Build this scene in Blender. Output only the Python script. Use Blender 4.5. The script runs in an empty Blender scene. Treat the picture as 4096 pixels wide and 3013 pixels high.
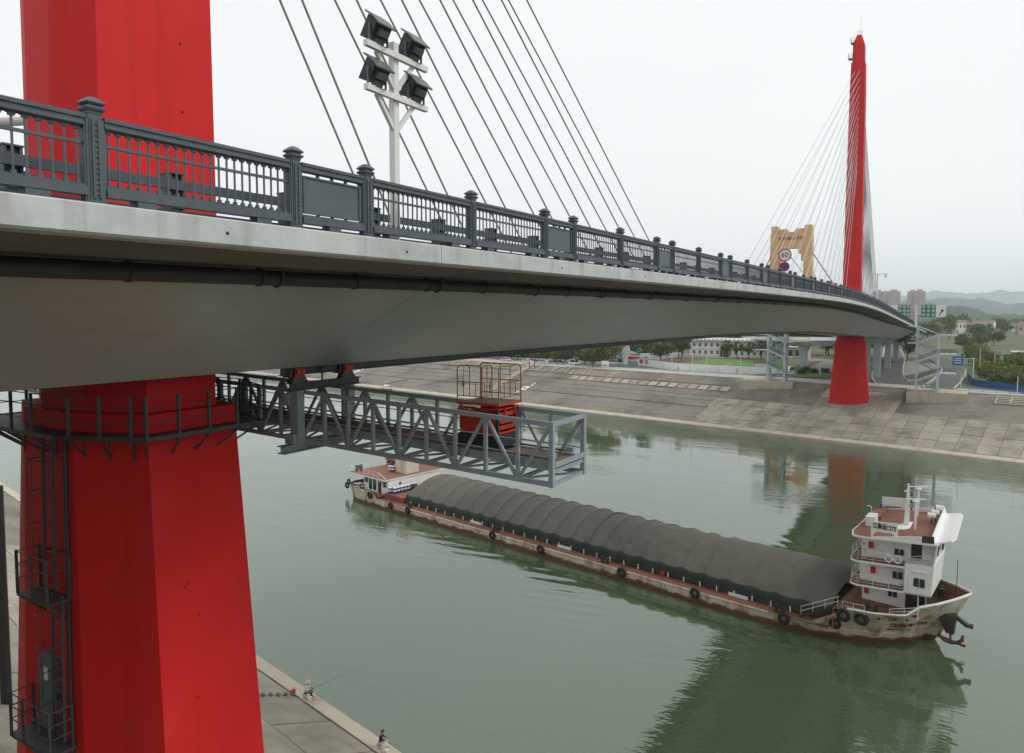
import bpy, math, random
from mathutils import Vector, Matrix
random.seed(7)
R = math.radians
scene = bpy.context.scene
COL = scene.collection

# ------------------------------------------------------------------ camera, sky, sun, exposure
cd = bpy.data.cameras.new("camera")
cam = bpy.data.objects.new("camera", cd)
COL.objects.link(cam)
cam.location = (20.2, 0.0, 27.5)
cam.rotation_euler = (R(90 - 3.5), 0, R(31.65))
cd.sensor_width = 36.0
cd.lens = 25.0
cd.shift_y = -0.0181
cd.clip_start = 0.1
cd.clip_end = 30000
scene.camera = cam

world = bpy.data.worlds.new("World")
scene.world = world
world.use_nodes = True
wn, wl = world.node_tree.nodes, world.node_tree.links
wn.clear()
SUN_EL, SUN_AZ = R(46), R(72)          # azimuth clockwise from +Y
sky = wn.new("ShaderNodeTexSky")
sky.sky_type = 'NISHITA'
sky.sun_disc = False
sky.sun_elevation = SUN_EL
sky.sun_rotation = SUN_AZ
sky.dust_density = 4.0
w_hsv = wn.new("ShaderNodeHueSaturation")
w_hsv.inputs["Saturation"].default_value = 0.25
wl.new(sky.outputs[0], w_hsv.inputs["Color"])
w_scale = wn.new("ShaderNodeMix"); w_scale.data_type = 'RGBA'; w_scale.blend_type = 'MULTIPLY'
w_scale.inputs[0].default_value = 1.0
wl.new(w_hsv.outputs[0], w_scale.inputs[6])
w_scale.inputs[7].default_value = (0.10, 0.10, 0.10, 1)
# layered cloud: soft bright and slightly darker sheets
w_tc = wn.new("ShaderNodeTexCoord")
w_map = wn.new("ShaderNodeMapping"); w_map.inputs["Scale"].default_value = (1.2, 1.2, 4.0)
wl.new(w_tc.outputs["Generated"], w_map.inputs["Vector"])
w_noise = wn.new("ShaderNodeTexNoise"); w_noise.inputs["Scale"].default_value = 1.3
w_noise.inputs["Detail"].default_value = 4.0
wl.new(w_map.outputs[0], w_noise.inputs["Vector"])
w_cloud = wn.new("ShaderNodeMix"); w_cloud.data_type = 'RGBA'
w_cloud.inputs[6].default_value = (0.955, 0.985, 1.0, 1)
w_cloud.inputs[7].default_value = (1.07, 1.085, 1.09, 1)
wl.new(w_noise.outputs[0], w_cloud.inputs[0])
w_mix = wn.new("ShaderNodeMix"); w_mix.data_type = 'RGBA'
w_mix.inputs[0].default_value = 0.93
wl.new(w_scale.outputs[2], w_mix.inputs[6])
wl.new(w_cloud.outputs[2], w_mix.inputs[7])
w_bg = wn.new("ShaderNodeBackground"); w_bg.inputs["Strength"].default_value = 1.0
wl.new(w_mix.outputs[2], w_bg.inputs["Color"])
w_out = wn.new("ShaderNodeOutputWorld")
wl.new(w_bg.outputs[0], w_out.inputs["Surface"])

sd = bpy.data.lights.new("sun", 'SUN')
sd.energy = 1.4
sd.angle = R(20)
sd.color = (1.0, 0.97, 0.92)
sun = bpy.data.objects.new("sun", sd)
COL.objects.link(sun)
sdir = Vector((math.sin(SUN_AZ) * math.cos(SUN_EL), math.cos(SUN_AZ) * math.cos(SUN_EL), math.sin(SUN_EL)))
sun.rotation_euler = sdir.to_track_quat('Z', 'Y').to_euler()
sun.location = sdir * 300

vs = scene.view_settings
vs.view_transform = 'Standard'
vs.look = 'None'
vs.exposure = 0.0
vs.gamma = 1.0
vs.use_curve_mapping = False
scene.cycles.use_denoising = True
scene.cycles.max_bounces = 6
scene.cycles.diffuse_bounces = 3
scene.cycles.glossy_bounces = 3
scene.cycles.transmission_bounces = 3
scene.cycles.volume_bounces = 2
scene.cycles.use_fast_gi = False
scene.cycles.caustics_reflective = False
scene.cycles.caustics_refractive = False

# ------------------------------------------------------------------ materials
MATS = {}

def mat(name, col, rough=0.7, var=0.12, scale=1.5, stain=None, streak=None, bump=0.0, metal=0.0, spec=0.4, rnd=0.0, bscale=None):
    """col: base colour. stain=(colour, amount 0..1, scale): blotches with a shape of their own.
    streak=(colour, amount, (sx,sy,sz)): run marks. rnd: brightness change from object to object."""
    m = bpy.data.materials.new(name)
    m.use_nodes = True
    nt = m.node_tree; N, L = nt.nodes, nt.links
    b = N["Principled BSDF"]
    b.inputs["Roughness"].default_value = rough
    b.inputs["Metallic"].default_value = metal
    b.inputs["Specular IOR Level"].default_value = spec
    geo = N.new("ShaderNodeNewGeometry")
    nz = N.new("ShaderNodeTexNoise"); nz.inputs["Scale"].default_value = scale
    nz.inputs["Detail"].default_value = 6.0; nz.inputs["Roughness"].default_value = 0.65
    L.new(geo.outputs["Position"], nz.inputs["Vector"])
    mx = N.new("ShaderNodeMix"); mx.data_type = 'RGBA'
    mx.inputs[6].default_value = (*[max(0, c * (1 - 2 * var)) for c in col], 1)
    mx.inputs[7].default_value = (*[min(1, c * (1 + 2 * var)) for c in col], 1)
    L.new(nz.outputs[0], mx.inputs[0])
    out = mx.outputs[2]

    def blotch(colour, amount, sc, vec=None):
        nonlocal out
        n2 = N.new("ShaderNodeTexNoise"); n2.inputs["Scale"].default_value = sc
        n2.inputs["Detail"].default_value = 7.0; n2.inputs["Roughness"].default_value = 0.6
        if vec is None:
            L.new(geo.outputs["Position"], n2.inputs["Vector"])
        else:
            mp = N.new("ShaderNodeMapping"); mp.inputs["Scale"].default_value = vec
            L.new(geo.outputs["Position"], mp.inputs["Vector"]); L.new(mp.outputs[0], n2.inputs["Vector"])
        mr = N.new("ShaderNodeMapRange")
        mr.inputs["From Min"].default_value = 0.62 - 0.28 * amount
        mr.inputs["From Max"].default_value = 0.78 - 0.22 * amount
        mr.inputs["To Max"].default_value = min(1.0, 0.35 + amount)
        L.new(n2.outputs[0], mr.inputs[0])
        m2 = N.new("ShaderNodeMix"); m2.data_type = 'RGBA'
        L.new(mr.outputs[0], m2.inputs[0]); L.new(out, m2.inputs[6])
        m2.inputs[7].default_value = (*colour, 1)
        out = m2.outputs[2]
    for s in ([stain] if stain and not isinstance(stain, list) else (stain or [])):
        blotch(*s)
    for s in ([streak] if streak and not isinstance(streak, list) else (streak or [])):
        blotch(s[0], s[1], 1.0, s[2])
    if rnd:
        oi = N.new("ShaderNodeObjectInfo")
        mr = N.new("ShaderNodeMapRange"); mr.inputs["To Min"].default_value = 1 - rnd; mr.inputs["To Max"].default_value = 1 + rnd
        L.new(oi.outputs["Random"], mr.inputs[0])
        hs = N.new("ShaderNodeHueSaturation"); L.new(mr.outputs[0], hs.inputs["Value"]); L.new(out, hs.inputs["Color"])
        out = hs.outputs[0]
    L.new(out, b.inputs["Base Color"])
    if bump:
        n3 = N.new("ShaderNodeTexNoise"); n3.inputs["Scale"].default_value = bscale or scale * 6
        n3.inputs["Detail"].default_value = 5.0
        L.new(geo.outputs["Position"], n3.inputs["Vector"])
        bp = N.new("ShaderNodeBump"); bp.inputs["Strength"].default_value = bump; bp.inputs["Distance"].default_value = 0.05
        L.new(n3.outputs[0], bp.inputs["Height"]); L.new(bp.outputs[0], b.inputs["Normal"])
    MATS[name] = m
    return m

RED = mat("red_paint", (0.60, 0.021, 0.021), 0.6, 0.06, 0.6, stain=[((0.52, 0.020, 0.022), 0.35, 0.22), ((0.62, 0.045, 0.040), 0.15, 0.5)], streak=[((0.44, 0.015, 0.018), 0.28, (1.6, 1.6, 0.05)), ((0.30, 0.018, 0.015), 0.04, (3.5, 3.5, 0.12))], bump=0.12, bscale=7, spec=.15)
GIRDER = mat("girder_paint", (0.385, 0.42, 0.425), 0.34, 0.06, 0.35, stain=((0.35, 0.385, 0.39), 0.3, 0.25),
             streak=[((0.32, 0.35, 0.355), 0.40, (0.25, 0.16, 1.6)), ((0.26, 0.25, 0.23), 0.14, (1.2, 0.9, 0.22)), ((0.12, 0.11, 0.10), 0.0, (1.6, 1.6, 1.6))], bump=0.10, bscale=0.8, spec=0.5)
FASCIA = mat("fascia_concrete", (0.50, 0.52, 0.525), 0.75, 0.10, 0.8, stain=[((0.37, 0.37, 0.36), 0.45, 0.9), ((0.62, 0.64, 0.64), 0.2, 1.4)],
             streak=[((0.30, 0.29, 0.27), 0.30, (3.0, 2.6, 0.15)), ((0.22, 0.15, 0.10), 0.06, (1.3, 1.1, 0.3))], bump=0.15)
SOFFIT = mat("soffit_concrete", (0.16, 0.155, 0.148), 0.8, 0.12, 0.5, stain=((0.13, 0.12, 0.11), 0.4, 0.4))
RAILG = mat("railing_grey", (0.082, 0.101, 0.115), 0.5, 0.12, 3.0, stain=[((0.105, 0.118, 0.122), 0.32, 2.2), ((0.11, 0.075, 0.05), 0.03, 4.0)], streak=((0.045, 0.055, 0.062), 0.25, (5, 5, 1.2)), bump=0.06)
PLATE = mat("plate_slate", (0.085, 0.105, 0.12), 0.45, 0.10, 2.0, stain=((0.12, 0.14, 0.15), 0.3, 1.5))
PIPE = mat("pipe_dark", (0.035, 0.034, 0.032), 0.55, 0.2, 1.5, stain=((0.06, 0.055, 0.05), 0.3, 1.0))
STEELG = mat("truss_grey", (0.27, 0.315, 0.34), 0.5, 0.09, 2.5, stain=((0.17, 0.18, 0.18), 0.28, 1.6), streak=((0.20, 0.11, 0.07), 0.08, (2, 2, .5)))
STEELD = mat("steel_dark", (0.05, 0.055, 0.06), 0.5, 0.2, 2.0, stain=((0.09, 0.06, 0.045), 0.25, 2.0))
RUSTF = mat("rusty_floor", (0.17, 0.125, 0.10), 0.8, 0.18, 3.0, stain=((0.10, 0.05, 0.03), 0.4, 1.8))
LIFTRED = mat("lift_red", (0.45, 0.035, 0.018), 0.45, 0.12, 2.5, stain=((0.22, 0.04, 0.025), 0.3, 2.5))
LIFTORANGE = mat("lift_orange_rail", (0.30, 0.115, 0.045), 0.5, 0.15, 6, stain=((0.16, 0.07, 0.03), 0.5, 7))
NAVY = mat("lift_navy", (0.022, 0.026, 0.034), 0.5, 0.2, 3)
WHITE = mat("white_paint", (0.74, 0.74, 0.71), 0.5, 0.04, 1.5, stain=((0.55, 0.53, 0.48), 0.22, 1.2))
WHITEST = mat("white_steel", (0.70, 0.70, 0.68), 0.4, 0.05, 4.0)
CABLE = mat("cable_sheath", (0.30, 0.30, 0.30), 0.45, 0.05, 1.0)
CABLEF = mat("cable_sheath_white", (0.42, 0.415, 0.41), 0.5, 0.05, 1.0)
ASPHALT = mat("asphalt", (0.10, 0.10, 0.10), 0.9, 0.12, 0.6, stain=((0.14, 0.14, 0.135), 0.3, 0.15))
PAVE = mat("pale_paving", (0.42, 0.41, 0.385), 0.85, 0.10, 0.5, stain=((0.25, 0.24, 0.22), 0.3, 0.2))
BANK = mat("bank_concrete", (0.215, 0.20, 0.168), 0.9, 0.12, 0.25, stain=[((0.115, 0.105, 0.085), 0.55, 0.10), ((0.15, 0.14, 0.07), 0.25, 0.13), ((0.29, 0.27, 0.225), 0.22, 0.18)],
           streak=((0.10, 0.095, 0.082), 0.25, (0.05, 0.6, 0.9)), bump=0.2)
SLAB = mat("bank_slab", (0.36, 0.33, 0.265), 0.9, 0.08, 0.45, stain=[((0.24, 0.215, 0.17), 0.6, 0.13), ((0.15, 0.138, 0.112), 0.38, 0.24), ((0.42, 0.385, 0.31), 0.2, 0.3), ((0.20, 0.185, 0.105), 0.2, 0.2)],
           streak=((0.23, 0.21, 0.17), 0.3, (0.12, 0.8, 1.4)), bump=0.2, rnd=0.16)
SLABD = mat("bank_slab_dark", (0.225, 0.21, 0.178), 0.9, 0.10, 0.4, stain=[((0.125, 0.117, 0.10), 0.55, 0.07), ((0.27, 0.25, 0.21), 0.30, 0.15)],
            streak=((0.10, 0.096, 0.085), 0.25, (0.08, 0.9, 1.5)), bump=0.2, rnd=0.07)
JOINT_SHADE = mat("joint_and_shade", (0.055, 0.055, 0.045), 0.95, 0.2, 2.0)
TOE = mat("toe_strip", (0.52, 0.46, 0.36), 0.9, 0.10, 0.6, stain=((0.32, 0.28, 0.22), 0.35, 0.5), bump=0.15)

def water_material():
    m = bpy.data.materials.new("river_water"); m.use_nodes = True
    N, L = m.node_tree.nodes, m.node_tree.links
    b = N["Principled BSDF"]
    b.inputs["Roughness"].default_value = 0.045
    b.inputs["IOR"].default_value = 2.12
    b.inputs["Specular Tint"].default_value = (.87, 1.0, .92, 1)
    geo = N.new("ShaderNodeNewGeometry")
    mp = N.new("ShaderNodeMapping"); mp.inputs["Rotation"].default_value = (0, 0, R(11.5)); mp.inputs["Scale"].default_value = (0.42, 1.0, 1.0)
    L.new(geo.outputs["Position"], mp.inputs["Vector"])
    # broad colour drift of silty water
    nc = N.new("ShaderNodeTexNoise"); nc.inputs["Scale"].default_value = 0.02; nc.inputs["Detail"].default_value = 3
    L.new(mp.outputs[0], nc.inputs["Vector"])
    mc = N.new("ShaderNodeMix"); mc.data_type = 'RGBA'
    mc.inputs[6].default_value = (0.050, 0.077, 0.036, 1); mc.inputs[7].default_value = (0.072, 0.102, 0.055, 1)
    L.new(nc.outputs[0], mc.inputs[0]); L.new(mc.outputs[2], b.inputs["Base Color"])
    # ripples, three sizes; calm and ruffled patches
    hs = []
    for sc, amp, det in ((3.0, 0.012, 3.0), (0.75, 0.036, 3.0), (0.13, 0.065, 2.0)):
        n = N.new("ShaderNodeTexNoise"); n.inputs["Scale"].default_value = sc; n.inputs["Detail"].default_value = det
        n.inputs["Roughness"].default_value = 0.5
        L.new(mp.outputs[0], n.inputs["Vector"])
        q = N.new("ShaderNodeMath"); q.operation = 'MULTIPLY'; q.inputs[1].default_value = amp
        L.new(n.outputs[0], q.inputs[0]); hs.append(q)
    patch = N.new("ShaderNodeTexNoise"); patch.inputs["Scale"].default_value = 0.035; patch.inputs["Detail"].default_value = 3
    L.new(mp.outputs[0], patch.inputs["Vector"])
    pr = N.new("ShaderNodeMapRange"); pr.inputs["From Min"].default_value = 0.42; pr.inputs["From Max"].default_value = 0.62
    pr.inputs["To Min"].default_value = 0.15; pr.inputs["To Max"].default_value = 1.5
    L.new(patch.outputs[0], pr.inputs[0])
    a = N.new("ShaderNodeMath"); a.operation = 'ADD'; L.new(hs[0].outputs[0], a.inputs[0]); L.new(hs[1].outputs[0], a.inputs[1])
    c = N.new("ShaderNodeMath"); c.operation = 'MULTIPLY'; L.new(a.outputs[0], c.inputs[0]); L.new(pr.outputs[0], c.inputs[1])
    d = N.new("ShaderNodeMath"); d.operation = 'ADD'; L.new(c.outputs[0], d.inputs[0]); L.new(hs[2].outputs[0], d.inputs[1])
    # the ship's diverging wake: short crests fanning aft on either side of the hull
    def vm(op, a=None, b=None):
        q = N.new("ShaderNodeVectorMath"); q.operation = op
        if a is not None: L.new(a, q.inputs[0])
        if b is not None: q.inputs[1].default_value = b
        return q
    def ma(op, a, b=None, c=None):
        q = N.new("ShaderNodeMath"); q.operation = op
        for i, x in enumerate((a, b, c)):
            if x is None: continue
            if isinstance(x, (int, float)): q.inputs[i].default_value = x
            else: L.new(x, q.inputs[i])
        return q.outputs[0]
    rel = vm('SUBTRACT', geo.outputs["Position"], (-55.97, 83.3, 0))
    xs = vm('DOT_PRODUCT', rel.outputs[0], (.9824, -.1871, 0)).outputs["Value"]
    ys = ma('ABSOLUTE', vm('DOT_PRODUCT', rel.outputs[0], (.1871, .9824, 0)).outputs["Value"])
    wob = ma('MULTIPLY', ma('SUBTRACT', patch.outputs[0], .5), 5.0)
    ph = ma('ADD', ma('ADD', ma('MULTIPLY', ys, .93), ma('MULTIPLY', xs, .36)), wob)
    sn = ma('SINE', ma('MULTIPLY', ph, 3.3))
    near = N.new("ShaderNodeMapRange"); near.interpolation_type = 'SMOOTHSTEP'; near.inputs["From Min"].default_value = 7; near.inputs["From Max"].default_value = 26; near.inputs["To Min"].default_value = 1; near.inputs["To Max"].default_value = 0; L.new(ys, near.inputs[0])
    fore = N.new("ShaderNodeMapRange"); fore.interpolation_type = 'SMOOTHSTEP'; fore.inputs["From Min"].default_value = 78; fore.inputs["From Max"].default_value = 58; L.new(xs, fore.inputs[0])
    aft = N.new("ShaderNodeMapRange"); aft.interpolation_type = 'SMOOTHSTEP'; aft.inputs["From Min"].default_value = 5; aft.inputs["From Max"].default_value = 45; L.new(xs, aft.inputs[0])
    spot = N.new("ShaderNodeTexNoise"); spot.inputs["Scale"].default_value = .09; spot.inputs["Detail"].default_value = 2; L.new(geo.outputs["Position"], spot.inputs["Vector"])
    sm = N.new("ShaderNodeMapRange"); sm.inputs["From Min"].default_value = .45; sm.inputs["From Max"].default_value = .62; L.new(spot.outputs[0], sm.inputs[0])
    wk = ma('MULTIPLY', ma('MULTIPLY', ma('MULTIPLY', ma('MULTIPLY', sn, near.outputs[0]), fore.outputs[0]), aft.outputs[0]), sm.outputs[0])
    wk = ma('MULTIPLY', wk, .022)
    dd = ma('ADD', d.outputs[0], wk)
    bp = N.new("ShaderNodeBump"); bp.inputs["Strength"].default_value = 1.0; bp.inputs["Distance"].default_value = 1.0
    L.new(dd, bp.inputs["Height"]); L.new(bp.outputs[0], b.inputs["Normal"])
    return m
WATER = water_material()

# ------------------------------------------------------------------ mesh helpers
class MB:
    def __init__(s): s.v = []; s.f = []
    def add(s, vs, fs):
        k = len(s.v); s.v += [tuple(v) for v in vs]; s.f += [tuple(i + k for i in f) for f in fs]; return s
    def box(s, c, d, rz=0.0, ry=0.0, rx=0.0):
        m = Matrix.Rotation(rz, 3, 'Z') @ Matrix.Rotation(ry, 3, 'Y') @ Matrix.Rotation(rx, 3, 'X')
        c = Vector(c); h = [x / 2 for x in d]
        vs = [c + m @ Vector((sx * h[0], sy * h[1], sz * h[2])) for sx in (-1, 1) for sy in (-1, 1) for sz in (-1, 1)]
        return s.add(vs, [(0, 1, 3, 2), (4, 6, 7, 5), (0, 4, 5, 1), (2, 3, 7, 6), (0, 2, 6, 4), (1, 5, 7, 3)])
    def bb(s, x0, x1, y0, y1, z0, z1):
        return s.box(((x0 + x1) / 2, (y0 + y1) / 2, (z0 + z1) / 2), (x1 - x0, y1 - y0, z1 - z0))
    def beam(s, p, q, w, h=None, up=(0, 0, 1)):
        p, q = Vector(p), Vector(q); h = h or w; d = (q - p).normalized(); up = Vector(up)
        if abs(d.dot(up)) > 0.98: up = Vector((0, 1, 0)) if abs(d.y) < .9 else Vector((1, 0, 0))
        r = d.cross(up).normalized(); u = r.cross(d)
        vs = [e + r * (a * w / 2) + u * (b * h / 2) for e in (p, q) for a, b in ((-1, -1), (1, -1), (1, 1), (-1, 1))]
        return s.add(vs, [(3, 2, 1, 0), (4, 5, 6, 7), (0, 1, 5, 4), (1, 2, 6, 5), (2, 3, 7, 6), (3, 0, 4, 7)])
    def cyl(s, p, q, r0, r1=None, n=8, caps=True):
        p, q = Vector(p), Vector(q); r1 = r0 if r1 is None else r1; d = (q - p).normalized()
        up = Vector((0, 0, 1)) if abs(d.z) < .95 else Vector((1, 0, 0))
        a = d.cross(up).normalized(); b = a.cross(d)
        vs = []
        for e, r in ((p, r0), (q, r1)):
            vs += [e + (a * math.cos(2 * math.pi * i / n) + b * math.sin(2 * math.pi * i / n)) * r for i in range(n)]
        fs = [(i, i + n, (i + 1) % n + n, (i + 1) % n) for i in range(n)]
        if caps: fs += [tuple(range(n)), tuple(range(2 * n - 1, n - 1, -1))]
        return s.add(vs, fs)
    def tube(s, pts, r, n=6, closed=False):
        pts = [Vector(p) for p in pts]; k = len(pts); vs = []; prev = None
        for i, p in enumerate(pts):
            if closed: d = (pts[(i + 1) % k] - pts[i - 1])
            else: d = pts[min(i + 1, k - 1)] - pts[max(i - 1, 0)]
            d.normalize()
            if prev is None:
                up = Vector((0, 0, 1)) if abs(d.z) < .9 else Vector((1, 0, 0)); a = d.cross(up).normalized()
            else:
                a = (prev - d * prev.dot(d)).normalized()
            prev = a; b = a.cross(d); rr = r[i] if isinstance(r, (list, tuple)) else r
            vs += [p + (a * math.cos(2 * math.pi * j / n) + b * math.sin(2 * math.pi * j / n)) * rr for j in range(n)]
        fs = []
        for i in range(k if closed else k - 1):
            A, B = i * n, ((i + 1) % k) * n
            fs += [(A + j, B + j, B + (j + 1) % n, A + (j + 1) % n) for j in range(n)]
        if not closed: fs += [tuple(range(n)), tuple(range(k * n - 1, (k - 1) * n - 1, -1))]
        return s.add(vs, fs)
    def loft(s, rings, cap0=True, cap1=True, closed=True):
        n = len(rings[0]); vs = [p for r in rings for p in r]; fs = []
        for i in range(len(rings) - 1):
            for j in range(n if closed else n - 1):
                fs.append((i * n + j, i * n + (j + 1) % n, (i + 1) * n + (j + 1) % n, (i + 1) * n + j))
        if cap0: fs.append(tuple(range(n - 1, -1, -1)))
        if cap1: fs.append(tuple(range((len(rings) - 1) * n, len(rings) * n)))
        return s.add(vs, fs)
    def prism(s, poly, z0, z1):
        return s.loft([[(x, y, z0) for x, y in poly], [(x, y, z1) for x, y in poly]])
    def lathe(s, prof, c=(0, 0, 0), n=12):
        rings = [[(c[0] + r * math.cos(2 * math.pi * j / n), c[1] + r * math.sin(2 * math.pi * j / n), c[2] + z) for j in range(n)] for r, z in prof]
        return s.loft(rings)
    def grid(s, P):
        n = len(P[0]); return s.add([p for r in P for p in r], [(i * n + j, i * n + j + 1, (i + 1) * n + j + 1, (i + 1) * n + j) for i in range(len(P) - 1) for j in range(n - 1)])
    def torus(s, c, R0, r, ax='z', n=16, k=6):
        pts = []
        for i in range(n):
            a = 2 * math.pi * i / n; x, y = R0 * math.cos(a), R0 * math.sin(a)
            pts.append({'z': (c[0] + x, c[1] + y, c[2]), 'y': (c[0] + x, c[1], c[2] + y), 'x': (c[0], c[1] + x, c[2] + y)}[ax])
        return s.tube(pts, r, k, True)
    def build(s, name, material, parent=None, world=True, smooth=False):
        """world=True: vertices are in the thing's outer coordinates (its root location is taken off)."""
        off = Vector((0, 0, 0)); p = parent
        while p is not None and world: off += p.location; p = p.parent
        me = bpy.data.meshes.new(name)
        me.from_pydata([tuple(Vector(v) - off) for v in s.v] if world and parent else s.v, [], s.f)
        me.materials.append(material)
        if smooth:
            for q in me.polygons: q.use_smooth = True
        me.update()
        o = bpy.data.objects.new(name, me); COL.objects.link(o)
        if parent is not None: o.parent = parent
        return o

def fix_normals(o):
    import bmesh
    bm = bmesh.new(); bm.from_mesh(o.data); bmesh.ops.recalc_face_normals(bm, faces=bm.faces); bm.to_mesh(o.data); bm.free(); return o

def tag(o, label, cat, group=None, kind=None):
    o["label"] = label; o["category"] = cat
    if group: o["group"] = group
    if kind: o["kind"] = kind
    return o
def thing(name, label, cat, loc=(0, 0, 0), rz=0.0, group=None):
    o = bpy.data.objects.new(name, None); COL.objects.link(o); o.location = loc; o.rotation_euler = (0, 0, rz)
    o.empty_display_size = 0.2
    return tag(o, label, cat, group)
def struct(o, kind="structure"):
    o["kind"] = kind; return o
def inst(src, loc, parent=None, rz=0.0, rot=None, scale=None, name=None):
    o = bpy.data.objects.new(name or src.name.split(".")[0], src.data); COL.objects.link(o)
    off = Vector((0, 0, 0)); p = parent
    while p is not None: off += p.location; p = p.parent
    o.location = Vector(loc) - off
    o.rotation_euler = rot if rot else (0, 0, rz)
    if scale: o.scale = scale
    if parent is not None: o.parent = parent
    return o
def dup(root, loc, rz=0.0, label=None, scale=None):
    def cp(o, par):
        c = o.copy(); COL.objects.link(c); c.parent = par
        for ch in o.children: cp(ch, c)
        return c
    r = cp(root, None); r.location = loc; r.rotation_euler = (0, 0, rz)
    if scale: r.scale = (scale,) * 3 if not isinstance(scale, tuple) else scale
    if label: r["label"] = label
    return r
def text(body, size, material, name, parent, loc, rot, extrude=0.004, align='CENTER', sx=1.0, bold=0.0):
    """flat lettering as a real mesh"""
    cu = bpy.data.curves.new(name, 'FONT'); cu.body = body; cu.size = size; cu.align_x = align; cu.align_y = 'CENTER'
    cu.extrude = extrude; cu.resolution_u = 3; cu.offset = bold
    t = bpy.data.objects.new(name, cu); COL.objects.link(t)
    dg = bpy.context.evaluated_depsgraph_get(); me = bpy.data.meshes.new_from_object(t.evaluated_get(dg))
    bpy.data.objects.remove(t)
    me.materials.clear(); me.materials.append(material)
    o = bpy.data.objects.new(name, me); COL.objects.link(o)
    o.parent = parent; o.location = loc; o.rotation_euler = rot; o.scale = (sx, 1, 1)
    return o
ORD = ["first", "second", "third", "fourth", "fifth", "sixth", "seventh", "eighth", "ninth", "tenth", "eleventh", "twelfth", "thirteenth", "fourteenth",
       "fifteenth", "sixteenth", "seventeenth", "eighteenth", "nineteenth", "twentieth", "twenty-first", "twenty-second", "twenty-third", "twenty-fourth"]

# river frame: U runs along the banks (to the right), V goes into the bank
U = Vector((0.98, -0.2, 0)).normalized()
VF = Vector((0.2, 0.98, 0)).normalized()       # into the far bank
VN = -VF                                        # into the near bank
OF = Vector((0, 167.8, 0)); ON = Vector((0, 31.3, 0))
SL = 2.7
def FB(u, v, dz=0.0, z=None):                   # point on the far embankment
    p = OF + U * u + VF * v; p.z = (min(v, 27.0) / SL if z is None else z) + dz; return p
def NB(u, v, dz=0.0, z=None):
    p = ON + U * u + VN * v; p.z = (min(v, 27.0) / SL if z is None else z) + dz; return p
# ------------------------------------------------------------------ ground, water, banks
def sheet(name, pts, material, z=None):
    mb = MB(); mb.add([tuple(p) if z is None else (p[0], p[1], z) for p in pts], [tuple(range(len(pts)))])
    o = mb.build(name, material); struct(o); return o
sheet("river_water", [(-5100, -580, 0), (5100, -580, 0), (5100, 300, 0), (0, 300, 0), (-5100, 1400, 0)], WATER)

def bank(name, F, u0, u1, material):
    mb = MB()
    P = []
    n = 40
    for i in range(n + 1):
        u = u0 + (u1 - u0) * i / n
        P.append([tuple(F(u, -6, z=-2.3)), tuple(F(u, -0.6, z=-0.3)), tuple(F(u, 27, -0.10)), tuple(F(u, 27.4, z=9.9))])
    mb.grid(P); o = mb.build(name, material); fix_normals(o); return struct(o)
far_bank = bank("far_embankment", FB, -420, 260, BANK)
near_bank = bank("near_embankment", NB, -420, 120, BANK)

GRASSG = mat("far_ground_green", (0.085, 0.105, 0.050), 0.95, 0.25, 0.05, stain=[((0.13, 0.145, 0.06), 0.4, 0.03), ((0.20, 0.19, 0.16), 0.15, 0.05)])
GREYG = mat("far_ground_paved", (0.27, 0.265, 0.25), 0.9, 0.10, 0.15, stain=((0.20, 0.195, 0.18), 0.35, 0.08))
# far land (one sheet to the horizon) with a paved quayside on top of it
sheet("far_ground", [(-5100, FB(-5200, 27.4).y, 9.9), FB(-420, 27.4, z=9.9), FB(260, 27.4, z=9.9), (2600, -380, 9.9), (11300, -380, 9.9), (11300, 11300, 9.9), (-10300, 11300, 9.9), (-10300, 3000, 9.9)], GRASSG)
sheet("promenade_pavement", [FB(-420, 27.0, z=9.93), FB(260, 27.0, z=9.93), FB(260, 36, z=9.93), FB(-420, 36, z=9.93)], PAVE)
sheet("quay_road", [FB(-420, 36, z=9.925), FB(260, 36, z=9.925), FB(260, 48, z=9.925), FB(-420, 48, z=9.925)], ASPHALT)
sheet("paved_yard", [FB(-420, 48, z=9.92), FB(-4, 48, z=9.92), FB(-4, 130, z=9.92), FB(-420, 130, z=9.92)], GREYG)
sheet("near_ground", [NB(-420, 27.4, z=9.9), NB(420, 27.4, z=9.9), (412, -560, 9.9), (-412, -560, 9.9)], GRASSG)

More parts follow.
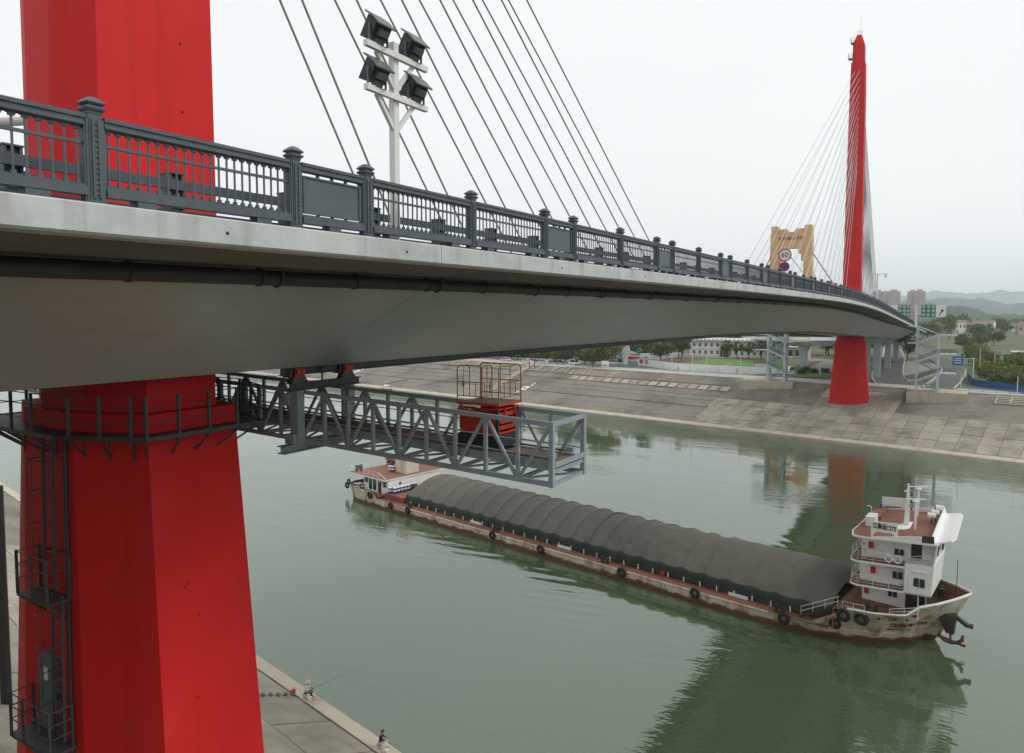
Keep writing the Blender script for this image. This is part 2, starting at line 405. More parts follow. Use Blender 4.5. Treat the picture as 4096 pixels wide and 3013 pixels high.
def slab_mesh(w, l, t=0.12, seed=0):
    rnd = random.Random(seed); j = lambda: rnd.uniform(-.03, .03); b = 0.075
    mb = MB()
    top = [(-w / 2 + b + j(), -l / 2 + b + j()), (w / 2 - b + j(), -l / 2 + b + j()), (w / 2 - b + j(), l / 2 - b + j()), (-w / 2 + b + j(), l / 2 - b + j())]
    bot = [(x * 1.02, y * 1.02) for x, y in top]
    mb.loft([[(x, y, -t) for x, y in bot], [(x, y, 0) for x, y in bot], [(x * .985, y * .985, 0.02) for x, y in top]])
    return mb
def slabs(F, VV, parent, cols, rows, material, seed, skip=None):
    up = math.atan(1 / SL); rnd = random.Random(seed)
    meshes = {}
    for (va, vb) in rows:
        for (ua, ub) in cols:
            if skip and skip((ua + ub) / 2, (va + vb) / 2): continue
            key = (round(ub - ua, 2), round(vb - va, 2), rnd.randrange(3))
            L = (vb - va) * math.sqrt(1 + 1 / SL ** 2)
            if key not in meshes:
                o = slab_mesh(ub - ua, L, seed=hash(key) % 999).build("slab", material); COL.objects.unlink(o); meshes[key] = o
            c = F((ua + ub) / 2, (va + vb) / 2, rnd.uniform(-0.02, 0.025) - 0.03)
            o = bpy.data.objects.new("slab", meshes[key].data); COL.objects.link(o)
            right = U if VV is VF else -U
            fwd = (VV * math.cos(up) + Vector((0, 0, math.sin(up)))).normalized()
            m = Matrix((right, fwd, right.cross(fwd))).transposed().to_4x4(); m.translation = c
            o.matrix_world = m; o.parent = parent
cols = [(-36 + 3.6 * i, -36 + 3.6 * (i + 1)) for i in range(23)]
slabs(FB, VF, far_bank, cols, [(1.3, 4.6), (4.6, 8.0), (8.0, 11.3), (11.3, 14.6), (14.6, 19.4), (19.4, 24)], SLAB, 3, skip=lambda u, v: v > 16 and (u < -10 or u > 9))
cols = [(-36 - 7 * (i + 1), -36 - 7 * i) for i in range(26)]
slabs(FB, VF, far_bank, cols, [(1.3, 8.9), (10.2, 17.6)], SLABD, 4)
cols = [(-62 + 4.8 * i, -62 + 4.8 * (i + 1)) for i in range(17)]
slabs(NB, VN, near_bank, cols, [(1.6, 5.8), (5.8, 10.2), (10.2, 14.8), (14.8, 19.6), (19.6, 26.5)], SLAB, 5)
# pale toe strip at each waterline, and a ledge half way up the far slope
def strip(name, F, u0, u1, va, vb, dz, material, parent, t=0.25):
    mb = MB(); n = 60; P = []
    for i in range(n + 1):
        u = u0 + (u1 - u0) * i / n; w = random.uniform(-.06, .06)
        P.append([tuple(F(u, va + w, dz - t)), tuple(F(u, va + w, dz)), tuple(F(u, vb + w, dz)), tuple(F(u, vb + w, dz - t))])
    mb.grid(P); o = mb.build(name, material, parent); fix_normals(o); return o
strip("joint_bed", FB, -36.3, 47, 1.25, 14.65, -0.05, JOINT_SHADE, far_bank)
strip("joint_bed", FB, -10.75, 7.15, 14.66, 24.1, -0.05, JOINT_SHADE, far_bank)
strip("joint_bed", NB, -62.2, 20, 1.55, 26.6, -0.05, JOINT_SHADE, near_bank)
strip("toe_strip", FB, -420, 200, -1.2, 1.2, 0.02, TOE, far_bank)
strip("toe_strip", NB, -420, 90, -1.1, 1.5, 0.02, TOE, near_bank)
strip("ledge", FB, -230, -36.2, 9.0, 10.1, 0.14, SLABD, far_bank)
for v_ in (3.6, 6.2, 12.6, 15.1, 18.2, 21.6): strip("course", FB, -230, -36.4, v_, v_ + .22, 0.06, BANK if v_ > 9 else SLAB, far_bank, .12)
strip("coping", FB, -420, 200, 26.6, 27.5, 0.10, PAVE, far_bank)

# ------------------------------------------------------------------ bridge
def zd(Y):
    if Y < 60: return 28.97 - (60 - Y) ** 2 / 14000
    if Y < 119.5: return 28.97 - (Y - 60) ** 2 / 3400
    return 28.97 - 1.04 - (Y - 119.5) * 0.035
def gd(Y): return max(2.72, min(3.22, 2.79 + (Y - 6.6) * .0058))    # girder depth below the deck edge
def yrange(a, b, st): 
    n = max(1, round((b - a) / st)); return [a + (b - a) * i / n for i in range(n + 1)]
YS = yrange(-35, 330, 5)
def sweep(profile, ys=YS, closed=True):
    mb = MB(); mb.loft([[(x, y, zd(y) + dz) for x, dz in profile] for y in ys], closed=closed, cap0=closed, cap1=closed); return mb
bridge = thing("road_bridge", "long grey road bridge spanning the river between the two red pylons", "bridge", (0, 11.5, 5))
gm = MB(); gm.loft([[(x, y, zd(y) + dz) for x, dz in ((4.3, -gd(y)), (9.0, -0.44), (9.0, -0.34), (-9.0, -0.34), (-9.0, -0.44), (-4.3, -gd(y)))] for y in YS]); fix_normals(gm.build("box_girder", GIRDER, bridge))
SEGJ = mat("segment_joint", (0.41, 0.415, 0.40), 0.7, 0.2, 2.0)
for y in [14.5 + 6.0 * k for k in range(12)]:          # caulked joints between girder segments
    nx_, nz_ = gd(y) - .44, -4.7; ln_ = math.hypot(nx_, nz_); ox, oz = nx_ / ln_ * .004, nz_ / ln_ * .004
    MB().add([(9.0 + ox, y, zd(y) - .46 + oz), (9.0 + ox, y + .022, zd(y) - .46 + oz), (4.3 + ox, y + .022, zd(y) - gd(y) + oz), (4.3 + ox, y, zd(y) - gd(y) + oz)], [(0, 1, 2, 3)]).build("segment_joint", SEGJ, bridge)
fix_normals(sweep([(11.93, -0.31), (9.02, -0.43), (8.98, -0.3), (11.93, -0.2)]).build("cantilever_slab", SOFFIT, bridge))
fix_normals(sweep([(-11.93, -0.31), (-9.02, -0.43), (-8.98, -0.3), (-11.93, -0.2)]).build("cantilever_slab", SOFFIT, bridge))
for ya_ in [-34.25 + 7.5 * k for k in range(49)]:
    fix_normals(sweep([(12.0, 0.0), (12.02, -0.02), (12.02, -0.33), (11.98, -0.36), (11.6, -0.36), (11.6, -0.02), (11.62, 0)], yrange(ya_ + .008, ya_ + 7.492, 2.5)).build("edge_beam", FASCIA, bridge))
fix_normals(sweep([(-12.0, 0.0), (-12.02, -0.33), (-11.6, -0.36), (-11.6, 0)]).build("edge_beam", FASCIA, bridge))
fix_normals(sweep([(11.59, -0.08), (11.59, -0.28), (-11.59, -0.28), (-11.59, -0.08)]).build("carriageway", ASPHALT, bridge))
for sx in (-1, 1):
    prof = [(-.12, 0), (.12, 0), (.12, -.02), (.012, -.022), (.012, -.208), (.12, -.21), (.12, -.23), (-.12, -.23), (-.12, -.21), (-.012, -.208), (-.012, -.022), (-.12, -.02)]
    ys = yrange(13.7, 176, 5)
    mb = MB(); mb.loft([[(sx * 4.02 + x, y, zd(y) - gd(y) - .005 + dz) for x, dz in prof] for y in ys])
    fix_normals(mb.build("traveller_rail", STEELD, bridge))
# small weep holes in the edge beam and anchor blocks on the median
blk = MB().bb(-.45, .45, -.7, .7, 0, .5).build("anchor_block", FASCIA); COL.objects.unlink(blk)
for i, y in enumerate([2.9, 6.1, 9.75, 15.6, 21.2, 28.7]):
    MB().cyl((12.015, y, zd(y) - .19), (12.03, y, zd(y) - .19), .024, n=8).build("weep_hole", PIPE, bridge)

pipe = thing("drain_pipe", "dark drain pipe hung under the near edge of the bridge deck", "pipe", (10.2, 0, 27.5))
mb = MB(); mb.tube([(9.30, y, zd(y) - .60) for y in yrange(-30, 182, 4)], .15, 10); mb.build("pipe_run", PIPE, pipe, smooth=True)
for i, y in enumerate(yrange(-6, 100, 2.45)):
    MB().cyl((9.30, y - .035, zd(y) - .60), (9.30, y + .035, zd(y) - .60), .168, n=14).build("collar", PIPE, pipe)
    if i % 2 == 0:
        MB().tube([(9.13, y + .4, zd(y) - .45), (9.12, y + .4, zd(y) - .6), (9.18, y + .4, zd(y) - .72), (9.30, y + .4, zd(y) - .77), (9.42, y + .4, zd(y) - .72), (9.48, y + .4, zd(y) - .58), (9.48, y + .4, zd(y) - .40)], .022, 5).build("hanger_strap", STEELD, pipe)

# ------------------------------------------------------------------ pylons
def octa(cx, cy, w, l, a, c, z):          # half width, half length, half of the short flat, corner depth
    return [(cx + x, cy + y, z) for x, y in ((-a, -l), (a, -l), (w, -l + c), (w, l - c), (a, l), (-a, l), (-w, l - c), (-w, -l + c))]
def pylon(name, label, cy, top_z, base_z, far):
    r = thing(name, label, "pylon", (0, cy, base_z), group="red bridge pylons")
    zdk = zd(cy)
    mb = MB()
    if far:
        mb.loft([octa(0, cy, 2.0, 2.1, .9, .3, zdk - .09), octa(0, cy, 1.6, 1.9, .72, .26, top_z - 13), octa(0, cy, 1.45, 1.85, .66, .25, top_z - 6.3)])
        mb.loft([octa(0, cy, 1.25, 1.7, .55, .25, top_z - 6.3), octa(0, cy, 1.2, 1.65, .55, .25, top_z - 2.2), octa(0, cy, .95, 1.4, .45, .2, top_z - 1.3), octa(0, cy, .5, .9, .25, .1, top_z)])
    else:
        mb.loft([octa(0, cy + .15, 1.9, 2.15, .62, .5, zdk - .09), octa(0, cy + .15, 1.75, 2.0, .57, .46, top_z)])
    fix_normals(mb.build("tower_shaft", RED, r))
    zb = zdk - gd(cy)
    mb = MB(); mb.loft([octa(0, cy, 2.75, 1.7, 1.1, .7, zb - 1.2), octa(0, cy, 2.75, 1.7, 1.1, .7, zb + .01)]); fix_normals(mb.build("pier_neck", RED, r))
    h = zb - 1.0
    mb = MB(); mb.loft([octa(0, cy, 3.18 + .0716 * (h - z), 2.07 + .018 * (h - z), 1.25 + .032 * (h - z), .79, z) for z in (base_z - 2, base_z, (base_z + h) / 2, h)]); fix_normals(mb.build("pier_shaft", RED, r))
    return r
PY1, PY2 = 11.5, 187.0
py1 = pylon("bridge_pylon", "near red pylon filling the left side, with caged ladder", PY1, 66.0, 6.5, False)
py2 = pylon("bridge_pylon", "far tall red pylon standing on the opposite embankment", PY2, 92.2, 5.8, True)
HOLE = mat("hole_dark", (0.03, 0.02, 0.02), 0.9, 0.1)
for (x, y, z) in ((1.89, 12.3, 33.1), (1.88, 12.3, 34.95)):
    MB().cyl((x - .02, y, z), (x + .02, y, z), .032, n=8).build("tie_hole", HOLE, py1)
for (y, z) in ((10.9, 20.45), (11.0, 20.5), (11.25, 19.6), (11.05, 17.5)):
    x = 3.18 + .0716 * (24.9 - z); MB().cyl((x - .05, y, z), (x + .012, y, z), .032, n=8).build("tie_hole", HOLE, py1)

# ------------------------------------------------------------------ stay cables
def cable(p, q, r, m, label, group):
    mb = MB(); mb.cyl(p, q, r, n=8, caps=False)
    d = (Vector(q) - Vector(p)).normalized(); p = Vector(p)
    c = thing("stay_cable", label, "cable", p, group=group)
    mb.build("strand", m, c, smooth=True)
    g = MB(); g.cyl(p - d * .2, p + d * 1.5, r * 1.9, n=8); g.build("anchor_sleeve", STEELG, c)
    return c
for i in range(7):
    Yd = 24.2 + 5.77 * i; zt = 48.5 + 1.48 * i
    for k, X in enumerate((-.5, .5)):
        cable((X, Yd, zd(Yd) - .1), (X, 11.5 + 1.6, zt - (zt - zd(Yd)) * 1.6 / (Yd - 11.5)), .043, CABLE,
              "dark stay cable of the near pylon, %s from the left along the deck" % ORD[2 * i + k], "stay cables of the near pylon")
top_z = 89.5 - 6.3
for i in range(14):
    Yd = 77.0 + 6.9 * i; zt = 83.6 - 1.74 * i
    for k, X in enumerate((-.5, .5)):
        cable((X, Yd, zd(Yd) - .1), (X, PY2 - 2.2, zt), .04, CABLEF, "pale stay cable of the far pylon, %s from the left, %s of its pair" % (ORD[i], ("farther", "nearer")[k]), "stay cables of the far pylon")
    Yb = PY2 + (PY2 - Yd) * 0.66
    for k, X in enumerate((-.5, .5)):
        cable((X, Yb, zd(Yb) - .1), (X, PY2 + 2.2, zt), .07, CABLEF, "grey back stay behind the far pylon, %s from the top, %s of its pair" % (ORD[i], ("farther", "nearer")[k]), "back stays of the far pylon")
# ------------------------------------------------------------------ railing along the near deck edge
XR = 11.92
rail = thing("bridge_railing", "slate grey ornamental railing along the near edge of the bridge deck", "railing", (XR, 7.25, 28.8))
pm = MB()                                   # one post: shaft with side fins and a notched slot, stacked cap
pm.bb(-.07, .07, -.07, .07, 0, .99)
for s in (-1, 1): pm.bb(-.06, .06, s * .07, s * .10, 0, .93); pm.bb(-.05, .05, s * .10, s * .118, 0, .88)
for s in (-1, 1): pm.bb(.07, .088, s * .034 - .014, s * .034 + .014, .05, .92)
for i in range(14): pm.bb(.07, .080, -.020, .020, .09 + i * .06, .115 + i * .06)
post0 = pm.build("post", RAILG); COL.objects.unlink(post0)
cm = MB()
def frus(mb, a, b, z0, z1): mb.loft([[(-a, -a, z0), (a, -a, z0), (a, a, z0), (-a, a, z0)], [(-b, -b, z1), (b, -b, z1), (b, b, z1), (-b, b, z1)]])
frus(cm, .078, .078, .99, 1.02); frus(cm, .095, .108, 1.02, 1.045); frus(cm, .108, .085, 1.045, 1.07); frus(cm, .075, .075, 1.07, 1.09)
frus(cm, .095, .108, 1.09, 1.11); frus(cm, .108, .075, 1.11, 1.145); frus(cm, .075, .03, 1.145, 1.18)
cap0 = cm.build("post_cap", RAILG); COL.objects.unlink(cap0)
bm_ = MB(); bm_.bb(-.010, .010, -.010, .010, .2, .84); bm_.bb(-.02, .02, -.03, .03, .80, .845); bm_.bb(-.02, .02, -.05, .05, .825, .85); bm_.bb(-.022, .022, -.022, .022, .19, .25)
bal0 = bm_.build("baluster", RAILG); COL.objects.unlink(bal0)
posts = []; panels = []
y = 7.32 - 7.573 * 2
while y < 216:
    for ln, kind in ((1.515, 'plate'), (3.03, 'long'), (3.03, 'long')):
        ya_, yb_ = [q + (.15 if q < 7 else 0) for q in (y, y + ln)]
        posts.append(ya_); panels.append((ya_, yb_, kind)); y += ln
for y in posts:
    p = inst(post0, (XR, y, zd(y)), rail); c = bpy.data.objects.new("post_cap", cap0.data); COL.objects.link(c); c.parent = p
rest = MB(); nb = 0
for (a, b, kind) in panels:
    a0, b0 = a + .11, b - .11; za, zb = zd(a0), zd(b0)
    mb = MB()                                # top rail: stepped section
    mb.beam((XR, a0, za + .90), (XR, b0, zb + .90), .10, .12); mb.beam((XR, a0, za + .945), (XR, b0, zb + .945), .14, .045); mb.beam((XR, a0, za + .865), (XR, b0, zb + .865), .13, .03)
    mb.build("top_rail", RAILG, rail)
    mb = MB()                                # bottom beam
    mb.beam((XR, a0, za + .125), (XR, b0, zb + .125), .16, .09); mb.beam((XR, a0, za + .185), (XR, b0, zb + .185), .11, .035)
    mb.build("bottom_beam", RAILG, rail)
    for t in ((.5,) if kind == 'plate' else (.18, .82)):
        yy = a0 + (b0 - a0) * t; MB().bb(XR - .10, XR + .07, yy - .12, yy + .12, zd(yy) + .003, zd(yy) + .082).build("foot_block", RAILG, rail)
    if kind == 'plate':
        mb = MB(); ya, yb = a0 + .06, b0 - .06
        mb.beam((XR, ya, zd(ya) + .51), (XR, yb, zd(yb) + .51), .03, .52); mb.build("info_plate", PLATE, rail)
        mb = MB()
        for zz in (.245, .775): mb.beam((XR + .015, ya, zd(ya) + zz), (XR + .015, yb, zd(yb) + zz), .04, .025)
        for yy in (ya, yb): mb.bb(XR - .01, XR + .035, yy - .02, yy + .02, zd(yy) + .24, zd(yy) + .785)
        mb.build("plate_frame", RAILG, rail)
        for t in (.25, .5, .75):
            yy = ya + (yb - ya) * t
            for z0_, z1_ in ((.78, .855), (.19, .24)): MB().bb(XR - .02, XR + .02, yy - .02, yy + .02, zd(yy) + z0_, zd(yy) + z1_).build("plate_stud", RAILG, rail)
        for zz in (.62, .35):
            MB().bb(XR - .02, XR + .02, a0 - .02, ya, zd(ya) + zz, zd(ya) + zz + .035).build("plate_stud", RAILG, rail); MB().bb(XR - .02, XR + .02, yb, b0 + .02, zd(yb) + zz, zd(yb) + zz + .035).build("plate_stud", RAILG, rail)
    else:
        mb = MB(); mb.beam((XR, a0, za + .66), (XR, b0, zb + .66), .035, .035); mb.build("middle_rail", RAILG, rail)
        for i in range(22):
            yy = a0 + (b0 - a0) * (i + .5) / 22
            if nb < 300 and yy > -4: inst(bal0, (XR, yy, zd(yy)), rail); nb += 1
            elif yy > 0: rest.bb(XR - .012, XR + .012, yy - .012, yy + .012, zd(yy) + .19, zd(yy) + .85)
o = rest.build("balusters", RAILG, rail); o["kind"] = "stuff"

# crash barrier on the deck just behind the railing
bar = thing("crash_barrier", "low slate grey crash barrier with chunky posts behind the railing", "barrier", (11.2, 7, 28.8))
bp = MB(); bp.bb(-.12, .10, -.10, -.07, -.07, .66); bp.bb(-.12, .10, .07, .10, -.07, .66); bp.bb(-.10, -.07, -.07, .07, -.07, .64); bp.bb(.02, .05, -.07, .07, -.07, .64); bp.bb(-.15, .15, -.14, .14, -.075, -.03); bp.bb(-.13, .11, -.11, .11, .66, .68)
bp0 = bp.build("barrier_post", RAILG); COL.objects.unlink(bp0)
k = 0; y = -6.0
while y < 205:
    inst(bp0, (11.0, y, zd(y)), bar); y2 = y + 2.0
    for zz, h in ((.50, .13), (.31, .08), (.12, .07)):
        MB().beam((11.14, y, zd(y) + zz), (11.14, y2, zd(y2) + zz), .06, h).build("barrier_beam", RAILG, bar)
    y = y2

# ------------------------------------------------------------------ inspection traveller under the girder
tr = thing("inspection_traveller", "grey steel truss walkway slung under the bridge girder", "truss walkway", (0, 15.25, 23.5))
ZT = lambda x: 25.375 - .034 * x; ZB = lambda x: 23.955 - .034 * x
YA, YB_ = 14.42, 16.08
xs = [12.4 - .925 * i for i in range(28)]; x_end = xs[-1]
for yy in (YA, YB_):
    MB().beam((12.45, yy, ZT(12.45)), (x_end, yy, ZT(x_end)), .10, .11).build("top_chord", STEELG, tr)
    MB().beam((12.45, yy, ZB(12.45)), (x_end, yy, ZB(x_end)), .10, .11).build("bottom_chord", STEELG, tr)
    for i, x in enumerate(xs):
        w = .115 if i == 0 else .085
        MB().beam((x, yy, ZB(x) - (.06 if i == 0 else -.05)), (x, yy, ZT(x) + (.055 if i == 0 else -.05)), w).build("vertical", STEELG, tr)
        if i < len(xs) - 1:
            x2 = xs[i + 1]
            if i % 2 == 0: p, q = (x - (.09 if i == 0 else .05), yy, ZT(x) - .12 if i == 0 else ZB(x) + .05), (x2 + .05, yy, ZB(x2) + .06)
            if i % 2 == 0: MB().beam((x - .07, yy, ZT(x) - .09), (x2 + .06, yy, ZB(x2) + .08), .07).build("diagonal", STEELG, tr)
            else: MB().beam((x - .06, yy, ZB(x) + .08), (x2 + .07, yy, ZT(x2) - .09), .07).build("diagonal", STEELG, tr)
    for dz in (.95, .62):
        s = .05 if yy == YA else -.05
        MB().cyl((12.35, yy + s, ZB(12.35) + dz), (x_end, yy + s, ZB(x_end) + dz), .014, n=6).build("handrail", STEELG, tr)
for i, x in enumerate(xs):
    MB().beam((x, YA + .05, ZB(x)), (x, YB_ - .05, ZB(x)), .07, .08).build("cross_beam", STEELG, tr)
    if i in (0, len(xs) - 1): MB().beam((x, YA + .05, ZT(x)), (x, YB_ - .05, ZT(x)), .10, .10).build("cross_beam", STEELG, tr)
    if i < len(xs) - 1:
        a, b = (YA, YB_) if i % 2 else (YB_, YA)
        MB().beam((x, a, ZB(x)), (xs[i + 1], b, ZB(xs[i + 1])), .055, .05).build("lateral_brace", STEELG, tr)
MB().beam((12.35, 15.25, ZB(12.35) + .44), (x_end, 15.25, ZB(x_end) + .44), .95, .03).build("walkway_floor", RUSTF, tr)
for yy in (14.68, 15.82):
    MB().beam((12.35, yy, ZB(12.35) + .37), (x_end, yy, ZB(x_end) + .37), .06, .22).build("floor_channel", STEELG, tr)
    MB().beam((12.2, yy, ZB(12.2) + .53), (x_end, yy, ZB(x_end) + .53), .035, .05).build("guide_rail", RUSTF, tr)
for i in range(0, len(xs), 2):
    x = xs[i]; MB().beam((x, YA + .04, ZB(x) + .3), (x, YB_ - .04, ZB(x) + .3), .06, .10).build("floor_beam", STEELG, tr)
MB().beam((12.45, YA + .05, ZB(12.45) + .46), (12.45, YB_ - .05, ZB(12.45) + .46), .05, .12).build("end_beam", STEELG, tr)
for yy in (14.75, 15.7): MB().bb(12.1, 12.32, yy - .05, yy + .05, ZB(12.2) + .55, ZB(12.2) + .66).build("buffer", STEELG, tr)
for sx in (1, -1):
    xh = 4.1 * sx
    for yy in (14.22, 16.28):
        MB().bb(xh - .16, xh + .16, yy - .13, yy + .13, ZB(xh) - .06, ZT(xh) + .06).build("hanger_post", STEELG, tr)
    mb = MB(); mb.bb(xh - .15, xh + .15, 13.6, 17.0, ZB(xh) - .09, ZB(xh) - .06); mb.bb(xh - .15, xh + .15, 13.6, 17.0, ZB(xh) - .29, ZB(xh) - .26); mb.bb(xh - .02, xh + .02, 13.6, 17.0, ZB(xh) - .26, ZB(xh) - .09)
    mb.build("saddle_beam", STEELG, tr)
    mb = MB(); zt = ZT(xh) + .065
    mb.bb(xh - .13, xh + .13, 13.95, 16.75, zt, zt + .025); mb.bb(xh - .13, xh + .13, 13.95, 16.75, zt + .20, zt + .225); mb.bb(xh - .02, xh + .02, 13.95, 16.75, zt + .025, zt + .20)
    mb.build("suspension_beam", STEELD, tr)
    for yy in (14.25, 16.2):
        mb = MB(); mb.loft([[(xh - .12, yy - .30, zt + .226), (xh + .12, yy - .30, zt + .226), (xh + .12, yy + .30, zt + .226), (xh - .12, yy + .30, zt + .226)],
                            [(xh - .10, yy - .20, zt + .42), (xh + .10, yy - .20, zt + .42), (xh + .10, yy + .20, zt + .42), (xh - .10, yy + .20, zt + .42)],
                            [(xh - .08, yy - .08, zt + .48), (xh + .08, yy - .08, zt + .48), (xh + .08, yy + .08, zt + .48), (xh - .08, yy + .08, zt + .48)]])
        g = mb.build("gusset", STEELD, tr)
        zr = zd(yy) - gd(yy) - .005
        t = MB()
        for s in (-1, 1): t.bb(4.02 * sx + s * .17 - .025, 4.02 * sx + s * .17 + .025, yy - .17, yy + .17, zt + .40, zr - .03)
        t.bb(4.02 * sx - .17, 4.02 * sx + .17, yy - .12, yy + .12, zt + .40, zt + .50)
        t.build("trolley_housing", LIFTRED, tr)
        for dy in (-.09, .09):
            MB().cyl((4.02 * sx + .15 * sx, yy + dy, zr - .14), (4.02 * sx + .26 * sx, yy + dy, zr - .14), .085, n=12).build("trolley_wheel", LIFTRED, tr)
        MB().bb(4.02 * sx - .20, 4.02 * sx + .10, yy - .30, yy - .175, zr - .30, zr - .06).build("drive_motor", STEELD, tr)
    s_ = MB(); s_.cyl((xh, 15.2, zt + .225), (xh, 15.2, zt + .60), .025, n=8); s_.cyl((xh, 15.2, zt + .56), (xh, 15.2, zt + .60), .10, n=10); s_.cyl((xh, 15.2, zt + .45), (xh, 15.2, zt + .47), .12, n=10)
    s_.build("screw_jack", STEELD, tr)
MB().bb(3.72, 3.93, 14.02, 14.10, ZT(4) - .36, ZT(4) - .02).build("control_box", STEELG, tr)
MB().bb(3.86, 4.2, 13.95, 14.09, ZB(4) - .06, ZB(4) + .22).build("gusset_plate", STEELG, tr)

# scissor lift standing on the traveller
lift = thing("scissor_lift", "red scissor lift with orange guard rails standing on the truss walkway", "scissor lift", (10.1, 15.25, 24.0))
x0, x1, y0, y1 = 9.52, 10.70, 14.76, 15.74
zf = ZB(10) + .56
MB().bb(x0 - .03, x1 + .03, y0 - .03, y1 + .03, zf, zf + .30).build("chassis", NAVY, lift)
for yy in (y0 - .05, y1 + .05):
    for xx in (x0 + .15, x1 - .15): MB().cyl((xx, yy - .03, zf + .03), (xx, yy + .03, zf + .03), .06, n=10).build("wheel", NAVY, lift)
mb = MB(); mb.loft([[(x0 + .05, y0 - .005, zf + .30), (x1 - .02, y0 - .005, zf + .30), (x1 - .02, y0 + .02, zf + .30), (x0 + .05, y0 + .02, zf + .30)],
                    [(x0, y0 - .005, zf + .45), (x1 - .02, y0 - .005, zf + .45), (x1 - .02, y0 + .02, zf + .45), (x0, y0 + .02, zf + .45)],
                    [(x0, y0 - .005, 25.12), (x1 - .02, y0 - .005, 24.98), (x1 - .02, y0 + .02, 24.98), (x0, y0 + .02, 25.12)]])
mb.build("side_panel", LIFTRED, lift)
mb = MB(); mb.bb(x0, x1 - .02, y1 - .02, y1 + .005, zf + .30, 25.05); mb.build("side_panel", LIFTRED, lift)
nst = 4
for i in range(nst):
    z0 = zf + .34 + i * .165; z1 = z0 + .13
    for yy in (y0 + .10, y1 - .10):
        MB().beam((x0 + .06, yy, z0), (x1 - .06, yy, z1), .04, .07).build("scissor_arm", LIFTRED, lift)
        MB().beam((x0 + .06, yy + (.05 if yy < 15.2 else -.05), z1), (x1 - .06, yy + (.05 if yy < 15.2 else -.05), z0), .04, .07).build("scissor_arm", LIFTRED, lift)
    MB().beam((x1 - .05, y0 + .05, z0), (x1 - .05, y1 - .05, z0), .05, .05).build("pivot_bar", LIFTRED, lift)
    MB().beam((x1 - .045, y0 + .05, z1 - .02), (x1 - .045, y1 - .05, z1 - .02), .05, .035).build("pivot_bar", LIFTRED, lift)
for xx, yy in ((x1 - .03, y0 + .02), (x1 - .03, y1 - .02)): MB().bb(xx - .03, xx + .03, yy - .03, yy + .03, zf + .3, 25.14).build("corner_guard", NAVY, lift)
MB().beam((x1 + .01, y0 + .3, 25.16), (x1 + .015, y0 + .33, 24.78), .04, .03).build("strut", LIFTRED, lift)
MB().beam((x1 + .01, y1 - .22, 25.16), (x1 + .015, y1 - .10, 24.80), .04, .03).build("strut", LIFTRED, lift)
MB().bb(x1 - .005, x1 + .03, y0 + .06, y1 - .12, 24.77, 24.81).build("strut_sill", LIFTRED, lift)
zp = 25.27
MB().bb(x0 - .06, x1 + .06, y0 - .06, y1 + .06, zp - .05, zp).build("platform_frame", LIFTRED, lift)
MB().bb(x0 - .03, x1 + .03, y0 - .03, y1 + .03, zp + .001, zp + .012).build("platform_floor", RUSTF, lift)
def hoop(pts, r=.016): MB().tube(pts, r, 6).build("guard_rail", LIFTORANGE, lift)
zr = zp + .94; c_ = .10
def loop(ax, fixed, a, b):
    P = []
    f = (lambda t, z: (t, fixed, z)) if ax == 'x' else (lambda t, z: (fixed, t, z))
    P += [f(a, zp), f(a, zr - c_)] + [f(a + c_ * (1 - math.cos(t)), zr - c_ + c_ * math.sin(t)) for t in (.5, 1.0)] + [f(a + c_, zr), f(b - c_, zr)]
    P += [f(b - c_ + c_ * math.sin(t), zr - c_ + c_ * math.cos(t)) for t in (.5, 1.0)] + [f(b, zr - c_), f(b, zp)]
    hoop(P)
    hoop([f(a, zp + .52), f(b, zp + .52)], .013); hoop([f(a, zp + .16), f(b, zp + .16)], .013)
    m_ = (a + b) / 2; hoop([f(m_, zp + .16), f(m_, zr)], .012); hoop([f(a + (b - a) * .25, zp + .16), f(a + (b - a) * .25, zp + .52)], .011); hoop([f(a + (b - a) * .75, zp + .16), f(a + (b - a) * .75, zp + .52)], .011)
loop('x', y0 - .04, x0 - .04, x0 + .72); loop('x', y1 + .04, x0 - .04, x1 + .04)
loop('y', x1 + .04, y0 - .04, y1 + .04); loop('y', x0 + .72, y0 - .04, y0 + .42)
MB().tube([(x0 + .16, y0 - .05, zr), (x0 + .16, y0 - .05, zp + .54)], .006, 5).build("pendant_cable", NAVY, lift)
MB().bb(x0 + .135, x0 + .185, y0 - .075, y0 - .035, zp + .40, zp + .54).build("pendant_control", LIFTORANGE, lift)
MB().bb(x0 + .12, x0 + .42, y0 - .045, y0 - .02, zp - .10, zp - .06).build("name_strip", WHITE, lift)

